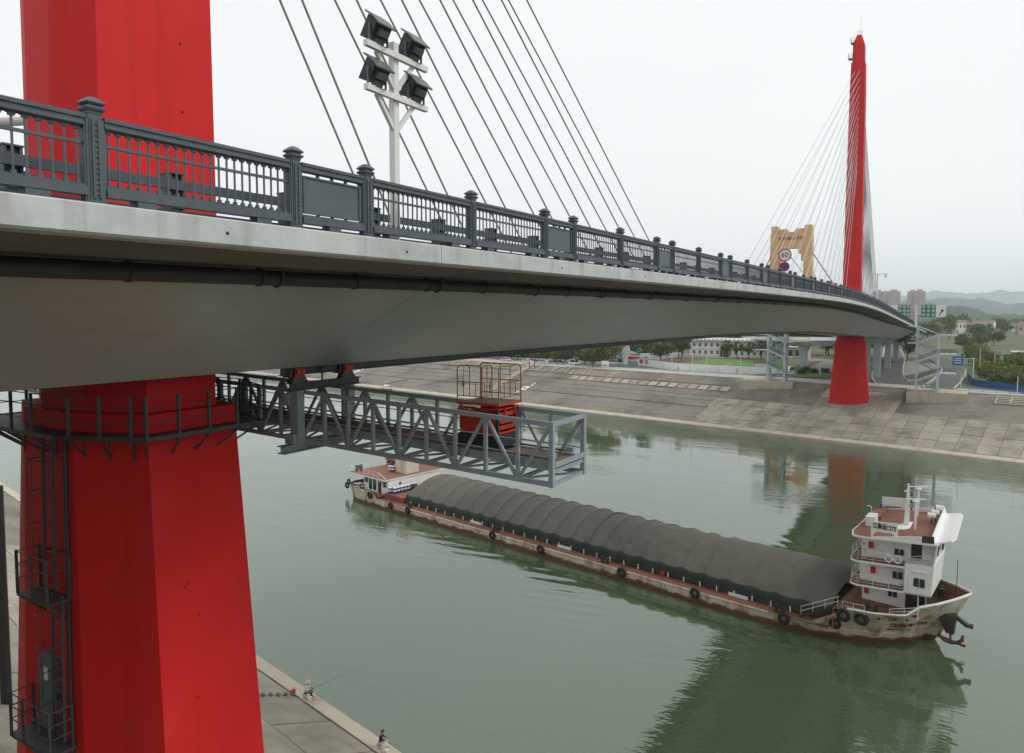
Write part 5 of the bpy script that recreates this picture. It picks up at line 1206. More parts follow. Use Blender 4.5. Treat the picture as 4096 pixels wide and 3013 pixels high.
grille(27.6, 22.4, 25.4, "slatted concrete opening right of the right stair tower, nearer one")
grille(34.4, 22.4, 25.4, "slatted concrete opening at the right edge beyond the stair tower")
steps = thing("bank_steps", "narrow flight of concrete steps climbing the far embankment", "steps", FB(-113, 6))
for i in range(38):
    v = 5.6 + .56 * i
    o = on_slope(MB().bb(-1.4, 1.4, -.28, .28, -.02, .13 + .02 * (i % 2)), "step", CONC if i % 2 else SLABD, None, -113, v, .02); o.parent = steps; o.matrix_parent_inverse = Matrix.Translation(-steps.location)
nf = thing("notice_frame", "red framed white notice board at the top of the bank steps", "notice board", FB(-109.8, 23.6))
for s in (-1.0, 1.0): MB().bb(FB(-109.8, 23.6).x + s - .15, FB(-109.8, 23.6).x + s + .15, FB(-109.8, 23.6).y - .12, FB(-109.8, 23.6).y + .12, 8.5, 11.2).build("notice_post", SRED, nf)
MB().bb(FB(-109.8, 23.6).x - .9, FB(-109.8, 23.6).x + .9, FB(-109.8, 23.6).y - .08, FB(-109.8, 23.6).y + .05, 9.9, 11.05).build("notice_panel", SWHITE, nf)
for i, (u, v) in enumerate(((-100.4, 9.6), (-195.0, 10.0))):
    lm = thing("river_mark", ("red and white painted river mark halfway up the far slope", "farther red and white river mark seen beside the trolleys")[i], "river mark", FB(u, v), group="river marks")
    for (mb, nm, m, du, dv) in ((MB().bb(-1.1, 1.1, -1.3, 1.3, -.02, .24), "mark_panel", SWHITE, 0, 0), (MB().bb(-.55, .55, -.65, .65, .0, .26), "mark_square", SRED, 0, 0), (MB().bb(-.13, .13, -1.2, 1.2, -.02, .22), "mark_bar", SWHITE, .9, 3.0), (MB().bb(-.13, .13, -1.2, 1.2, -.02, .22), "mark_bar", SWHITE, -.9, -3.0)):
        o = on_slope(mb, nm, m, None, u + du, v + dv); o.parent = lm; o.matrix_parent_inverse = Matrix.Translation(-lm.location)
# promenade railings
def fence_line(name, label, pts, h, step, m, rails=2, cat="railing", panel=False):
    t = thing(name, label, cat, pts[0])
    for a, b in zip(pts, pts[1:]):
        a, b = Vector(a), Vector(b); n = max(1, round((b - a).length / step))
        for i in range(n):
            p, q = a + (b - a) * (i / n), a + (b - a) * ((i + 1) / n)
            MB().bb(p.x - .07, p.x + .07, p.y - .07, p.y + .07, p.z, p.z + h).build("fence_post", m, t)
            if panel: MB().beam(p + Vector((0, 0, h / 2 - .03)), q + Vector((0, 0, h / 2 - .03)), .05, h - .1).build("fence_panel", m, t)
            else:
                for k in range(rails): MB().beam(p + Vector((0, 0, h * (k + 1) / rails - .05)), q + Vector((0, 0, h * (k + 1) / rails - .05)), .06, .08).build("fence_rail", m, t)
    return t
pA, pB, pC, pD = FB(-190, 28.0), FB(-94.5, 28.0), FB(-66, 28.0), FB(-32, 28.0)
for p in (pA, pB, pC, pD): p.z = GZ
fence_line("promenade_railing", "white railing along the far promenade in front of the trees", [pA, pB], 1.05, 3.2, WHITE, 3)
fence_line("promenade_railing", "thin pale railing along the promenade before the white school wall", [pC, pD], 1.0, 4.0, WHITEST, 2)
pE, pF = FB(16.5, 28.0), FB(60, 28.0); pE.z = pF.z = GZ
fence_line("promenade_railing", "grey railing on the promenade right of the right stair tower", [pE, pF], 1.0, 2.6, STEELG, 3)
BLUEF = mat("blue_hoarding", (0.025, 0.09, 0.28), 0.5, 0.08, 1.0, rnd=.1)
fence_line("blue_hoarding", "long blue panel fence beside the road at the far right", [P3(24.6, 232), P3(25.4, 209), P3(32.2, 197.7), P3(34.5, 194.2), P3(44, 181)], 1.7, 3.0, BLUEF, panel=True, cat="fence")
# school wall, gate, boards
WALLW = mat("wall_white", (0.76, 0.76, 0.73), 0.8, 0.05, .8, streak=((0.45, 0.44, 0.40), 0.3, (1, 1, .15)))
ww = thing("boundary_wall", "long white boundary wall of the school across the river", "wall", P3(-71.3, 231.4))
WP = [(-71.3, 231.4), (-66.1, 228.3), (-58.5, 221.5), (-51.6, 216.0), (-40.9, 215.0), (-29.7, 215.0), (-24.0, 219.5)]
for a, b in zip(WP, WP[1:]):
    MB().beam((a[0], a[1], GZ + 1.2), (b[0], b[1], GZ + 1.2), .24, 2.4).build("wall_panel", WALLW, ww); MB().beam((a[0], a[1], GZ + 2.46), (b[0], b[1], GZ + 2.46), .40, .12).build("wall_coping", SLABD, ww)
for i, t in enumerate((.12, .58)):
    a, b = Vector((*WP[0], 0)), Vector((*WP[1], 0)); c = a + (b - a) * (t + .15)
    MB().beam((c.x - .6, c.y + .12, GZ + 1.5), (c.x + .9, c.y - .75, GZ + 1.5), .02, 1.3).build("wall_poster", FADEP if i else SRED, ww)
bd = thing("poster_board", "white free standing poster board beside the big promenade tree", "poster board", P3(-75.7, 213.6))
MB().beam((-76.7, 213.0, GZ + 1.35), (-74.7, 214.2, GZ + 1.35), .12, 2.1).build("board_panel", WHITE, bd)
MB().beam((-76.4, 213.0, GZ + .95), (-75.0, 213.86, GZ + .95), .14, .55).build("board_picture", FADEP, bd)
for x, y in ((-76.6, 213.1), (-74.8, 214.1)): MB().bb(x - .06, x + .06, y - .06, y + .06, GZ, GZ + .4).build("board_leg", STEELG, bd)
gt = thing("school_gate", "white swooping school gatehouse with blue striped booth and red banner", "gatehouse", P3(-76, 232.5))
GB = mat("gate_pale_green", (0.58, 0.63, 0.56), 0.7, 0.04); GBL = mat("gate_blue", (0.22, 0.36, 0.52), 0.6, 0.05); GGR = mat("gate_green", (0.02, 0.22, 0.13), 0.6, 0.06)
booth = MB(); booth.bb(-79.6, -76.6, 232.2, 235.2, GZ, GZ + 2.5); booth.build("booth", GB, gt)
MB().bb(-79.2, -77.4, 232.1, 232.25, GZ + .9, GZ + 2.1).build("booth_window", GLASS, gt)
MB().loft([[(-80, 231.9, GZ + 2.5), (-76.3, 231.9, GZ + 2.5), (-76.3, 235.4, GZ + 2.5), (-80, 235.4, GZ + 2.5)], [(-79.6, 232.2, GZ + 3.9), (-76.3, 232.2, GZ + 3.9), (-76.3, 235.1, GZ + 3.9), (-79.6, 235.1, GZ + 3.9)]]).build("booth_roof", GBL, gt)
sw = [(-78.6, 4.2), (-76.0, 6.6), (-74.8, 6.6), (-74.7, 4.9), (-70.5, 4.2), (-67.2, 4.3), (-67.5, 3.2), (-70.5, 2.9), (-76.4, 3.0), (-76.4, 0), (-77.2, 0), (-77.2, 3.8)]
mb = MB(); mb.loft([[(x, 231.7, GZ + z) for x, z in sw], [(x, 232.1, GZ + z) for x, z in sw]]); fix_normals(mb.build("gate_fin", GB, gt))
for x in (-75.6, -70.6): MB().bb(x - .3, x + .3, 231.5, 232.1, GZ, GZ + 2.9).build("gate_pillar", GB, gt)
MB().bb(-74.9, -71.2, 231.55, 231.65, GZ + 2.35, GZ + 2.9).build("gate_banner", SRED, gt)
MB().bb(-75.2, -71.0, 231.8, 231.9, GZ, GZ + 1.4).build("gate_leaf", STEELG, gt)
MB().cyl((-71.2, 231.5, GZ + 5.0), (-71.2, 231.9, GZ + 5.0), 1.0, n=16).build("gate_disc", GGR, gt)
for i in range(6): MB().bb(-74.4 + .62 * i, -74.0 + .62 * i, 231.66, 231.71, GZ + 3.4, GZ + 3.9).build("gate_lettering", SRED, gt)
# field, track and school
TURF = mat("pitch_turf", (0.10, 0.20, 0.035), 0.9, 0.15, .4, stain=((0.13, 0.23, 0.05), .3, .12)); TRACK = mat("running_track", (0.16, 0.085, 0.06), 0.9, 0.1, .4)
sheet("running_track", [P3(-76, 236, 9.935), P3(-20, 236, 9.935), P3(-20, 290, 9.935), P3(-76, 290, 9.935)], TRACK)
sheet("sports_pitch", [P3(-62, 241, 9.945), P3(-24, 241, 9.945), P3(-24, 282, 9.945), P3(-62, 282, 9.945)], TURF)
sheet("pitch_apron", [P3(-62, 236.3, 9.942), P3(-24, 236.3, 9.942), P3(-24, 240.8, 9.942), P3(-62, 240.8, 9.942)], PAVE)
ROOFW = mat("roof_metal_pale", (0.55, 0.57, 0.58), 0.4, 0.05, 1.0)
sc_ = thing("school_building", "two storey white school building with sawtooth metal roof", "school", P3(-55, 300))
MB().bb(-74.5, -38, 298.5, 310, GZ, GZ + 6.4).build("facade", WALLW, sc_)
MB().bb(-75.3, -37.2, 297.3, 298.6, GZ + 6.4, GZ + 6.7).build("eaves", ROOFW, sc_)
for i in range(22):
    x = -75 + 1.72 * i
    mb = MB(); mb.loft([[(x, 297.2, GZ + 6.71), (x + 1.72, 297.2, GZ + 6.71), (x + .25, 297.2, GZ + 7.55)], [(x, 310, GZ + 6.71), (x + 1.72, 310, GZ + 6.71), (x + .25, 310, GZ + 7.55)]]); fix_normals(mb.build("roof_tooth", ROOFW, sc_))
for fl_ in (0, 1):
    MB().bb(-74.6, -38, 298.2, 298.52, GZ + 3.1 + fl_ * 3.05, GZ + 3.35 + fl_ * 3.05).build("floor_band", WHITE, sc_)
    for i in range(14):
        x = -72.6 + 2.5 * i
        if i == 5: continue
        w = MB().bb(x - .55, x + .55, 298.42, 298.56, GZ + .9 + fl_ * 3.1, GZ + 2.5 + fl_ * 3.1).build("window", WHITE, sc_)
        for s in (-.27, .27): MB().bb(x + s - .22, x + s + .22, 298.40, 298.43, GZ + 1.0 + fl_ * 3.1, GZ + 2.4 + fl_ * 3.1).build("pane", GLASS, w)
MB().bb(-61.6, -57.6, 297.6, 298.5, GZ, GZ + 6.2).build("entrance_bay", CONC, sc_)
for i in range(3): MB().bb(-61.2 + 1.25 * i, -60.3 + 1.25 * i, 297.5, 297.62, GZ, GZ + 2.6).build("entrance_door", GLASS, sc_)
BR = mat("shop_brown", (0.20, 0.13, 0.10), 0.8, 0.1, .6); DKSHOP = mat("shop_dark", (0.035, 0.035, 0.04), 0.6, .2)
def block(name, label, x0, x1, y0, y1, h, m, storeys, bays, cat="building", roofm=None, wname="window"):
    b = thing(name, label, cat, P3((x0 + x1) / 2, y0))
    MB().bb(x0, x1, y0, y1, GZ, GZ + h).build("wall", m, b)
    MB().bb(x0 - .3, x1 + .3, y0 - .3, y1 + .3, GZ + h, GZ + h + .3).build("roof", roofm or ROOFW, b)
    sh = h / storeys; bw = (x1 - x0) / bays
    for s in range(storeys):
        for k in range(bays):
            xc = x0 + bw * (k + .5); w = MB().bb(xc - bw * .28, xc + bw * .28, y0 - .06, y0 + .05, GZ + sh * s + sh * .28, GZ + sh * s + sh * .78).build(wname, GLASS, b)
            MB().bb(xc - bw * .32, xc + bw * .32, y0 - .18, y0 - .0, GZ + sh * s + sh * .20, GZ + sh * s + sh * .27).build("sill", WHITE, b)
    return b
block("apartment_block", "pale apartment block rising behind the trees above the school gate", -112, -84, 330, 342, 17, WALLW, 5, 9)
block("shop_row", "brown shop row behind the street trees, left of the gate", -104, -84, 246, 254, 6.5, BR, 2, 6)
block("shop_row", "dark shop row behind the street trees, farther left", -142, -108, 250, 258, 6.0, DKSHOP, 2, 8)
block("red_roofed_house", "house with red roof partly hidden behind the big promenade tree", -96, -86, 262, 270, 10, BR, 3, 3, roofm=mat("tile_red", (0.36, 0.10, 0.07), .8, .12))
block("side_block", "low grey annexe at the right end of the school", -37, -27, 296, 304, 4.5, CONC, 1, 4)
block("brick_shed", "brick shed with white flat roof at the right edge", 38.6, 52, 296, 304, 4.6, mat("shed_brick", (0.28, 0.16, 0.11), .85, .12, 1.2), 1, 3)
# lamp posts
def lamp(x, y, h, label, arm=1.6):
    t = thing("lamp_post", label, "lamp post", P3(x, y), group="lamp posts along the far promenade")
    MB().cyl((x, y, GZ), (x, y, GZ + h), .09, .06, 8).build("post", WHITEST, t)
    MB().cyl((x, y, GZ), (x, y, GZ + .5), .14, n=8).build("base", WHITEST, t)
    if arm: MB().tube([(x, y, GZ + h - .1), (x + arm * .6, y, GZ + h + .12), (x + arm, y, GZ + h + .15)], .045, 6).build("arm", WHITEST, t); MB().bb(x + arm - .1, x + arm + .6, y - .12, y + .12, GZ + h + .08, GZ + h + .2).build("lantern", WHITEST, t)
for i, (x, y, h) in enumerate(((-53, 213.2, 5.6), (-46, 211.5, 7.4), (-41.5, 211.0, 5.2), (-35.5, 210.5, 3.0), (-31.2, 209.5, 5.4))): lamp(x, y, h, "white lamp post before the school wall, %s from the left" % ORD[i], 2.0 if i == 0 else .9)
lamp(27.9, 250.4, 7.5, "slim lamp post among the bushes right of the blue road sign", 0)
lamp(33.2, 192.0, 4.0, "short white post in front of the blue fence", 0); lamp(22.6, 190.8, 4.2, "short white bollard light on the promenade right of the stair tower", 0)
lamp(-10.5, 214, 6.0, "white lamp post beside the grass island under the bridge", .8)
for i, (x, y) in enumerate(((-90.2, 228), (-87.4, 231))):
    t = tag(MB().cyl((x, y, GZ), (x, y, GZ + 9.5), .2, .14, 8).build("utility_pole", CONC), ("grey utility pole left of the big promenade tree, nearer of two", "grey utility pole left of the big promenade tree, farther of two")[i], "pole", "utility poles by the promenade tree")
up = thing("transformer_pole", "concrete utility pole with cross arms among the bushes on the right", "pole", P3(33, 284))
for s in (0, 1.9): MB().cyl((33 + s, 284, GZ), (33 + s, 284, GZ + 9.2), .22, .16, 8).build("pole_shaft", CONC, up)
for z in (8.6, 7.4, 6.0): MB().bb(31.4, 36.5, 283.8, 284.0, GZ + z, GZ + z + .15).build("cross_arm", STEELG, up)
MB().bb(33.2, 34.7, 283.6, 284.5, GZ + 4.2, GZ + 5.6).build("transformer", STEELG, up)
bs = thing("road_sign", "blue road sign on a white pole beside the blue fence", "road sign", P3(25.6, 221.6))
MB().cyl((25.6, 221.6, GZ), (25.6, 221.6, GZ + 6.2), .14, n=8).build("sign_pole", WHITEST, bs)
for z in (5.9, 4.7): MB().bb(22.6, 25.6, 221.5, 221.7, GZ + z, GZ + z + .12).build("sign_arm", WHITEST, bs)
MB().bb(20.9, 23.3, 221.3, 221.42, GZ + 4.1, GZ + 6.5).build("sign_panel", mat("road_sign_blue", (.03, .13, .40), .4, .03), bs)
for z in (4.7, 5.3, 5.8): MB().bb(21.3, 22.9, 221.27, 221.295, GZ + z, GZ + z + .2).build("sign_lettering", SWHITE, bs)
# roads on the far side
def road(name, pts, w, z, m=ASPHALT):
    mb = MB(); P = []
    pts = [Vector((*p, z)) for p in pts]
    for i, p in enumerate(pts):
        d = (pts[min(i + 1, len(pts) - 1)] - pts[max(0, i - 1)]).normalized(); n = Vector((-d.y, d.x, 0)); P.append([tuple(p + n * w / 2), tuple(p - n * w / 2)])
    mb.grid(P); struct(mb.build(name, m)); return P
def arc(pts, n=6):
    out = []
    for i in range(len(pts) - 1):
        p0, p1, p2, p3 = [Vector((*pts[max(0, min(len(pts) - 1, k))], 0)) for k in (i - 1, i, i + 1, i + 2)]
        for k in range(n):
            t = k / n; out.append(tuple((0.5 * ((2 * p1) + (p2 - p0) * t + (2 * p0 - 5 * p1 + 4 * p2 - p3) * t * t + (3 * p1 - p0 - 3 * p2 + p3) * t ** 3))[:2]))
    return out + [pts[-1]]
r1 = road("slip_road", arc([(18, 196), (19.5, 215), (21, 245), (21, 275), (17, 320), (10, 390), (4, 470)]), 6.5, 9.955)
r2 = road("slip_road", arc([(8, 204), (5.5, 225), (3.5, 260), (1, 320), (-4, 400), (-9, 480)]), 8.0, 9.958)
MARKW = mat("road_mark", (.6, .6, .57), .8, .1)
for (cx, pts) in ((1, r1), (2, r2)):
    for side in (0, 1):
        mb = MB(); mb.grid([[(Vector(a[side]) * .94 + Vector(a[1 - side]) * .06) + Vector((0, 0, .004)), (Vector(a[side]) * .965 + Vector(a[1 - side]) * .035) + Vector((0, 0, .004))] for a in pts]); struct(mb.build("road_line", MARKW))
        t = MB(); t.tube([Vector(a[side]) + Vector((0, 0, .25)) for a in pts], .22, 4); tag(t.build("kerb_wall", CONC), ("%s kerb wall of the %s slip road beyond the stair tower" % (("left", "right")[side], ("right hand", "left hand")[cx - 1])), "kerb wall", "kerb walls of the slip roads")
ISL = mat("island_grass", (.07, .12, .035), .9, .2, .6)
mb = MB(); mb.loft([[(-13 + 6.5 * q * math.cos(a), 222 + 12 * q * math.sin(a), z) for a in [2 * math.pi * k / 20 for k in range(20)]] for q, z in ((1, 9.93), (1, 10.1), (.8, 10.5), (.3, 10.7))]); fix_normals(struct(mb.build("grass_island", ISL)))
# approach viaduct columns and ramp
PALEB = mat("viaduct_concrete", (0.40, 0.44, 0.46), 0.8, 0.06, .6, streak=((.28, .30, .31), .3, (1, 1, .1)))
def column(x, y, ztop, label, w=1.7):
    c = thing("viaduct_column", label, "column", P3(x, y), group="approach viaduct columns")
    MB().loft([[(x - w / 2, y - .8, 8.5), (x + w / 2, y - .8, 8.5), (x + w / 2, y + .8, 8.5), (x - w / 2, y + .8, 8.5)], [(x - w / 2, y - .8, ztop - 2.4), (x + w / 2, y - .8, ztop - 2.4), (x + w / 2, y + .8, ztop - 2.4), (x - w / 2, y + .8, ztop - 2.4)]]).build("shaft", PALEB, c)
    MB().loft([[(x - w / 2, y - .8, ztop - 2.4), (x + w / 2, y - .8, ztop - 2.4), (x + w / 2, y + .8, ztop - 2.4), (x - w / 2, y + .8, ztop - 2.4)], [(x - w * .95, y - .9, ztop - .4), (x + w * .95, y - .9, ztop - .4), (x + w * .95, y + .9, ztop - .4), (x - w * .95, y + .9, ztop - .4)], [(x - w * .95, y - .9, ztop), (x + w * .95, y - .9, ztop), (x + w * .95, y + .9, ztop), (x - w * .95, y + .9, ztop)]]).build("flared_head", PALEB, c)
k = 0
for y in (222, 262, 302):
    for x in (-3.0, 3.0):
        column(x, y, zd(y) - gd(y), "grey approach column under the deck beyond the far pylon, %s row, %s" % (ORD[k // 2], ("left", "right")[k % 2])); k += 1
rampz = lambda t: 19.6 - 3.0 * t
rmp = thing("ramp_viaduct", "pale concrete slip ramp viaduct branching left behind the far pylon", "viaduct", P3(-20, 250))
R0, R1 = Vector((-12.5, 232, 0)), Vector((-58, 330, 0)); dR = (R1 - R0).normalized(); nR = Vector((-dR.y, dR.x, 0))
mb = MB(); mb.loft([[tuple(R0 + (R1 - R0) * t + nR * s + Vector((0, 0, rampz(t) + dz))) for s, dz in ((-4, 0), (4, 0), (4, -.5), (2, -1.7), (-2, -1.7), (-4, -.5))] for t in (0, .25, .5, .75, 1)]); fix_normals(mb.build("ramp_girder", PALEB, rmp))
for s in (-3.9, 3.9):
    mb = MB(); mb.loft([[tuple(R0 + (R1 - R0) * t + nR * (s + a) + Vector((0, 0, rampz(t) + dz))) for a, dz in ((-.12, 0), (.12, 0), (.12, 1.0), (-.12, 1.0))] for t in (0, .5, 1)]); fix_normals(mb.build("ramp_parapet", WALLW, rmp))
for i, t in enumerate((.18, .42, .7)):
    p = R0 + (R1 - R0) * t; column(p.x, p.y, rampz(t) - 1.7, "pale column carrying the left slip ramp, %s from the bridge" % ORD[i], 2.0)
# ---- stair towers
SP = mat("stair_pale_blue", (0.48, 0.54, 0.575), 0.5, 0.06, 1.0, streak=((.30, .30, .28), .2, (1.5, 1.5, .2)))
def stair_tower(label, px, py, sgn, zbase, ztop, ped, n=3):
    t = thing("stair_tower", label, "stair tower", (px, py, zbase), group="stair towers of the bridge")
    W_, Dp = 4.2, 3.6
    X = lambda a: px + sgn * a
    for a in (0, W_):
        for b in (0, Dp):
            top = ztop if a == 0 else ztop - 1.6
            MB().bb(X(a) - .26, X(a) + .26, py + b - .26, py + b + .26, zbase, top).build("column", SP, t)
    H = (ztop - 1.9 - zbase) / n
    for i in range(n):
        zr = ztop - 1.9 - H * i; zl = zr - H * .45; zn = zr - H
        # near flight: from the outer landing down to the inner one
        for b in (-.25, 1.35): MB().beam((X(W_), py + b, zr), (X(0), py + b, zl), .12, .46).build("stringer", SP, t)
        for k in range(9):
            q = (k + .5) / 9; MB().box((X(W_ * (1 - q)), py + .55, zr + (zl - zr) * q + .05), (.44, 1.5, .06)).build("tread", STEELD, t)
        for b in (-.25, 1.35):
            for dz in (.45, .75, 1.02): MB().beam((X(W_), py + b, zr + dz), (X(0), py + b, zl + dz), .05, .06).build("flight_rail", RAILG, t)
        if i < n - 1 or True:
            for b in (2.0, 3.5): MB().beam((X(0), py + b, zl), (X(W_), py + b, max(zn, zbase)), .12, .40).build("stringer", SP, t)
            for k in range(9):
                q = (k + .5) / 9; MB().box((X(W_ * q), py + 2.75, zl + (zn - zl) * q + .05), (.44, 1.4, .06)).build("tread", STEELD, t)
            for dz in (.45, .75, 1.02): MB().beam((X(0), py + 3.5, zl + dz), (X(W_), py + 3.5, max(zn, zbase) + dz), .05, .06).build("flight_rail", RAILG, t)
        xo0, xo1 = sorted((X(W_ - .1), X(W_ + 3.6))); xi0, xi1 = sorted((X(-2.0), X(.1)))
        MB().bb(xo0, xo1, py - .3, py + Dp + .2, zr - .16, zr + .02).build("landing", SP, t)
        xe = X(W_ + 3.57); xb = X(W_)
        for dz in (.3, .55, .8, 1.02): MB().tube([(xb, py - .25, zr + dz), (xe, py - .25, zr + dz), (xe, py + Dp + .15, zr + dz), (xb, py + Dp + .15, zr + dz)], .03, 4).build("landing_rail", RAILG, t)
        for q in (0, .33, .66, 1): MB().bb(xb + (xe - xb) * q - .03, xb + (xe - xb) * q + .03, py - .28, py - .22, zr, zr + 1.04).build("landing_post", RAILG, t)
        MB().bb(xi0, xi1, py - .3, py + Dp + .2, zl - .14, zl + .02).build("landing", SP, t)
        for dz in (.3, .55, .8, 1.0): MB().beam((xi0, py - .25, zl + dz), (xi1, py - .25, zl + dz), .04).build("landing_rail", RAILG, t)
        for q in (xi0 + .04, (xi0 + xi1) / 2): MB().bb(q - .03, q + .03, py - .28, py - .22, zl, zl + 1.02).build("landing_post", RAILG, t)
    MB().beam((X(0), py + 1.8, ztop), (X(W_ + .2), py + 1.8, ztop - 1.9), 1.8, .2).build("upper_flight", SP, t)
    for b in (.9, 2.7):
        for dz in (.35, .65, .95): MB().beam((X(0), py + b, ztop + dz), (X(W_ + .2), py + b, ztop - 1.9 + dz), .05, .06).build("flight_rail", RAILG, t)
    MB().bb(min(X(-2.2), X(.3)), max(X(-2.2), X(.3)), py + .8, py + 2.8, ztop - .15, ztop + .05).build("bridge_link", SP, t)
    x0, x1, y0, y1, z0, z1 = ped
    MB().bb(x0, x1, y0, y1, z0, z1).build("pedestal", CONC, t)
    return t
stair_tower("pale blue steel stair tower on the right, nearer side of the bridge", 13.85, 186.6, 1, 10.0, 24.8, (12.0, 23.9, 185.6, 195, 5.5, 9.99))
stair_tower("pale blue steel stair tower beyond the bridge, left of the far pylon", -16.5, 195.2, -1, 10.0, 24.1, (-27.6, -14.1, 194.0, 202, 5.8, 9.99))
# ---- cars
CARW = mat("car_white", (0.72, 0.72, 0.72), 0.25, 0.02, spec=.6); CARS = mat("car_silver", (0.42, 0.43, 0.44), 0.3, 0.03, spec=.6); CARD = mat("car_dark", (0.03, 0.033, 0.04), 0.25, 0.05, spec=.6)
def car(x, y, rz, m, label, van=False):
    c = thing("parked_car", label, "car", P3(x, y), rz, group="cars across the river")
    H_ = 1.0 if van else .0
    prof = [(-2.1, .35), (-2.15, .75), (-2.0, .95), (-1.55, 1.45 + H_ * .5), (.45, 1.47 + H_ * .5), (1.15, .98), (2.0, .82), (2.15, .6), (2.1, .35)]
    mb = MB(); mb.loft([[(px_, s * w, pz * (1 if abs(s) < 1 or pz < 1 else 1)) for px_, pz in prof] for s, w in ((-1, .82), (-.8, .87 / .8 * .95), (.8, .87 / .8 * .95), (1, .82))]); fix_normals(mb.build("body", m, c, world=False))
    for s in (-1, 1):
        MB().loft([[(-1.6, s * .855, .98), (.95, s * .855, .98), (.38, s * .835, 1.38 + H_ * .45), (-1.38, s * .835, 1.38 + H_ * .45)], [(-1.6, s * .8, .98), (.95, s * .8, .98), (.38, s * .8, 1.38 + H_ * .45), (-1.38, s * .8, 1.38 + H_ * .45)]]).build("side_window", GLASS, c, world=False)
        for wx in (-1.3, 1.3):
            w = MB().cyl((wx, s * .72, .33), (wx, s * .90, .33), .33, n=14).build("wheel", TYRE, c, world=False); MB().cyl((wx, s * .90, .33), (wx, s * .915, .33), .18, n=10).build("rim", CARS, w, world=False)
    MB().loft([[(.52, -.74, 1.42 + H_ * .5), (.52, .74, 1.42 + H_ * .5), (1.12, .78, 1.03), (1.12, -.78, 1.03)], [(.55, -.74, 1.45 + H_ * .5), (.55, .74, 1.45 + H_ * .5), (1.17, .78, 1.04), (1.17, -.78, 1.04)]]).build("windscreen", GLASS, c, world=False)
    for s in (-.6, .6): MB().bb(2.05, 2.17, s - .2, s + .2, .62, .78).build("headlight", WHITE, c, world=False)
car(-109.4, 221.2, R(-12), CARW, "white hatchback parked behind the far promenade railing")
car(-122.5, 227.0, R(-12), CARS, "silver car parked farther left on the far promenade")
car(-103.0, 220.9, R(168), CARS, "silver saloon just right of the white hatchback across the river")
car(-97.5, 222.5, R(-12), CARD, "dark car under the street trees right of the silver saloon")
car(-91.0, 222.0, R(-12), CARW, "white van beside the utility poles", True)
car(-20.5, 226.0, R(70), CARW, "white van on the road left of the grass island", True)
car(-18.0, 232.5, R(75), CARD, "dark car behind the white van by the grass island")
bb_ = thing("billboard", "white billboard on a post beyond the left slip ramp", "billboard", P3(-21.5, 262))
MB().cyl((-21.5, 262, GZ), (-21.5, 262, GZ + 9), .3, n=8).build("post", WHITEST, bb_); MB().bb(-23.8, -17.5, 261.6, 261.8, GZ + 6.4, GZ + 9.4).build("panel", SWHITE, bb_)
for z in (6.9, 7.7, 8.5): MB().bb(-23.2, -18.1, 261.55, 261.59, GZ + z, GZ + z + .35).build("panel_stripe", CARS, bb_)
# ---- small boats at the far waterline
BOATB = mat("boat_blue", (.10, .22, .42), .5, .1); BOATG = mat("boat_grey", (.25, .27, .27), .6, .15)
def small_boat(x, y, rz, m, label):
    b = thing("fishing_boat", label, "boat", (x, y, 0), rz, group="small boats by the far bank")
    rg = []
    for i in range(9):
        t = i / 8; xx = -3 + 6 * t; w = .95 * (1 - max(0, (t - .55) / .45) ** 2 * .95) * (.8 + .2 * min(1, t * 5)); zk = .35 * max(0, t - .6) ** 2 * 4
        rg.append([(xx, -w, .6 + zk), (xx, -w * .7, -.15), (xx, w * .7, -.15), (xx, w, .6 + zk), (xx, w * .88, .55 + zk), (xx, w * .6, .2), (xx, -w * .6, .2), (xx, -w * .88, .55 + zk)])
    mb = MB(); mb.loft(rg); fix_normals(mb.build("boat_hull", m, b, world=False))
    for xx in (-2.0, .6):
        for s in (-.7, .7): MB().cyl((xx, s, .5), (xx, s, 1.9), .04, n=5).build("canopy_post", STEELG, b, world=False)
    MB().loft([[(-2.4, y_ * .95, 1.9 + .22 * (1 - y_ * y_)) for y_ in (-1, -.5, 0, .5, 1)] + [(-2.4, y_ * .95, 1.84 + .2 * (1 - y_ * y_)) for y_ in (1, .5, 0, -.5, -1)], [(1.0, y_ * .95, 1.9 + .22 * (1 - y_ * y_)) for y_ in (-1, -.5, 0, .5, 1)] + [(1.0, y_ * .95, 1.84 + .2 * (1 - y_ * y_)) for y_ in (1, .5, 0, -.5, -1)]]).build("canopy", WHITE if m is BOATG else BOATB, b, world=False)
    MB().bb(-2.8, -2.3, -.4, .4, .25, .85).build("engine_box", SHIPDK, b, world=False)
small_boat(-153.0, 194.3, R(165), BOATG, "grey fishing boat with pale canopy near the far bank"); small_boat(-233, 209.5, R(168), BOATB, "blue canopied boat near the far bank at the left of the trolleys")
fpole = tag(MB().beam((-161.5, 201.2, 1.0), (-150.0, 202.5, 3.6), .18, .18).build("gangplank", SHIPDK), "dark gangplank on the slope above the grey fishing boat", "gangplank")

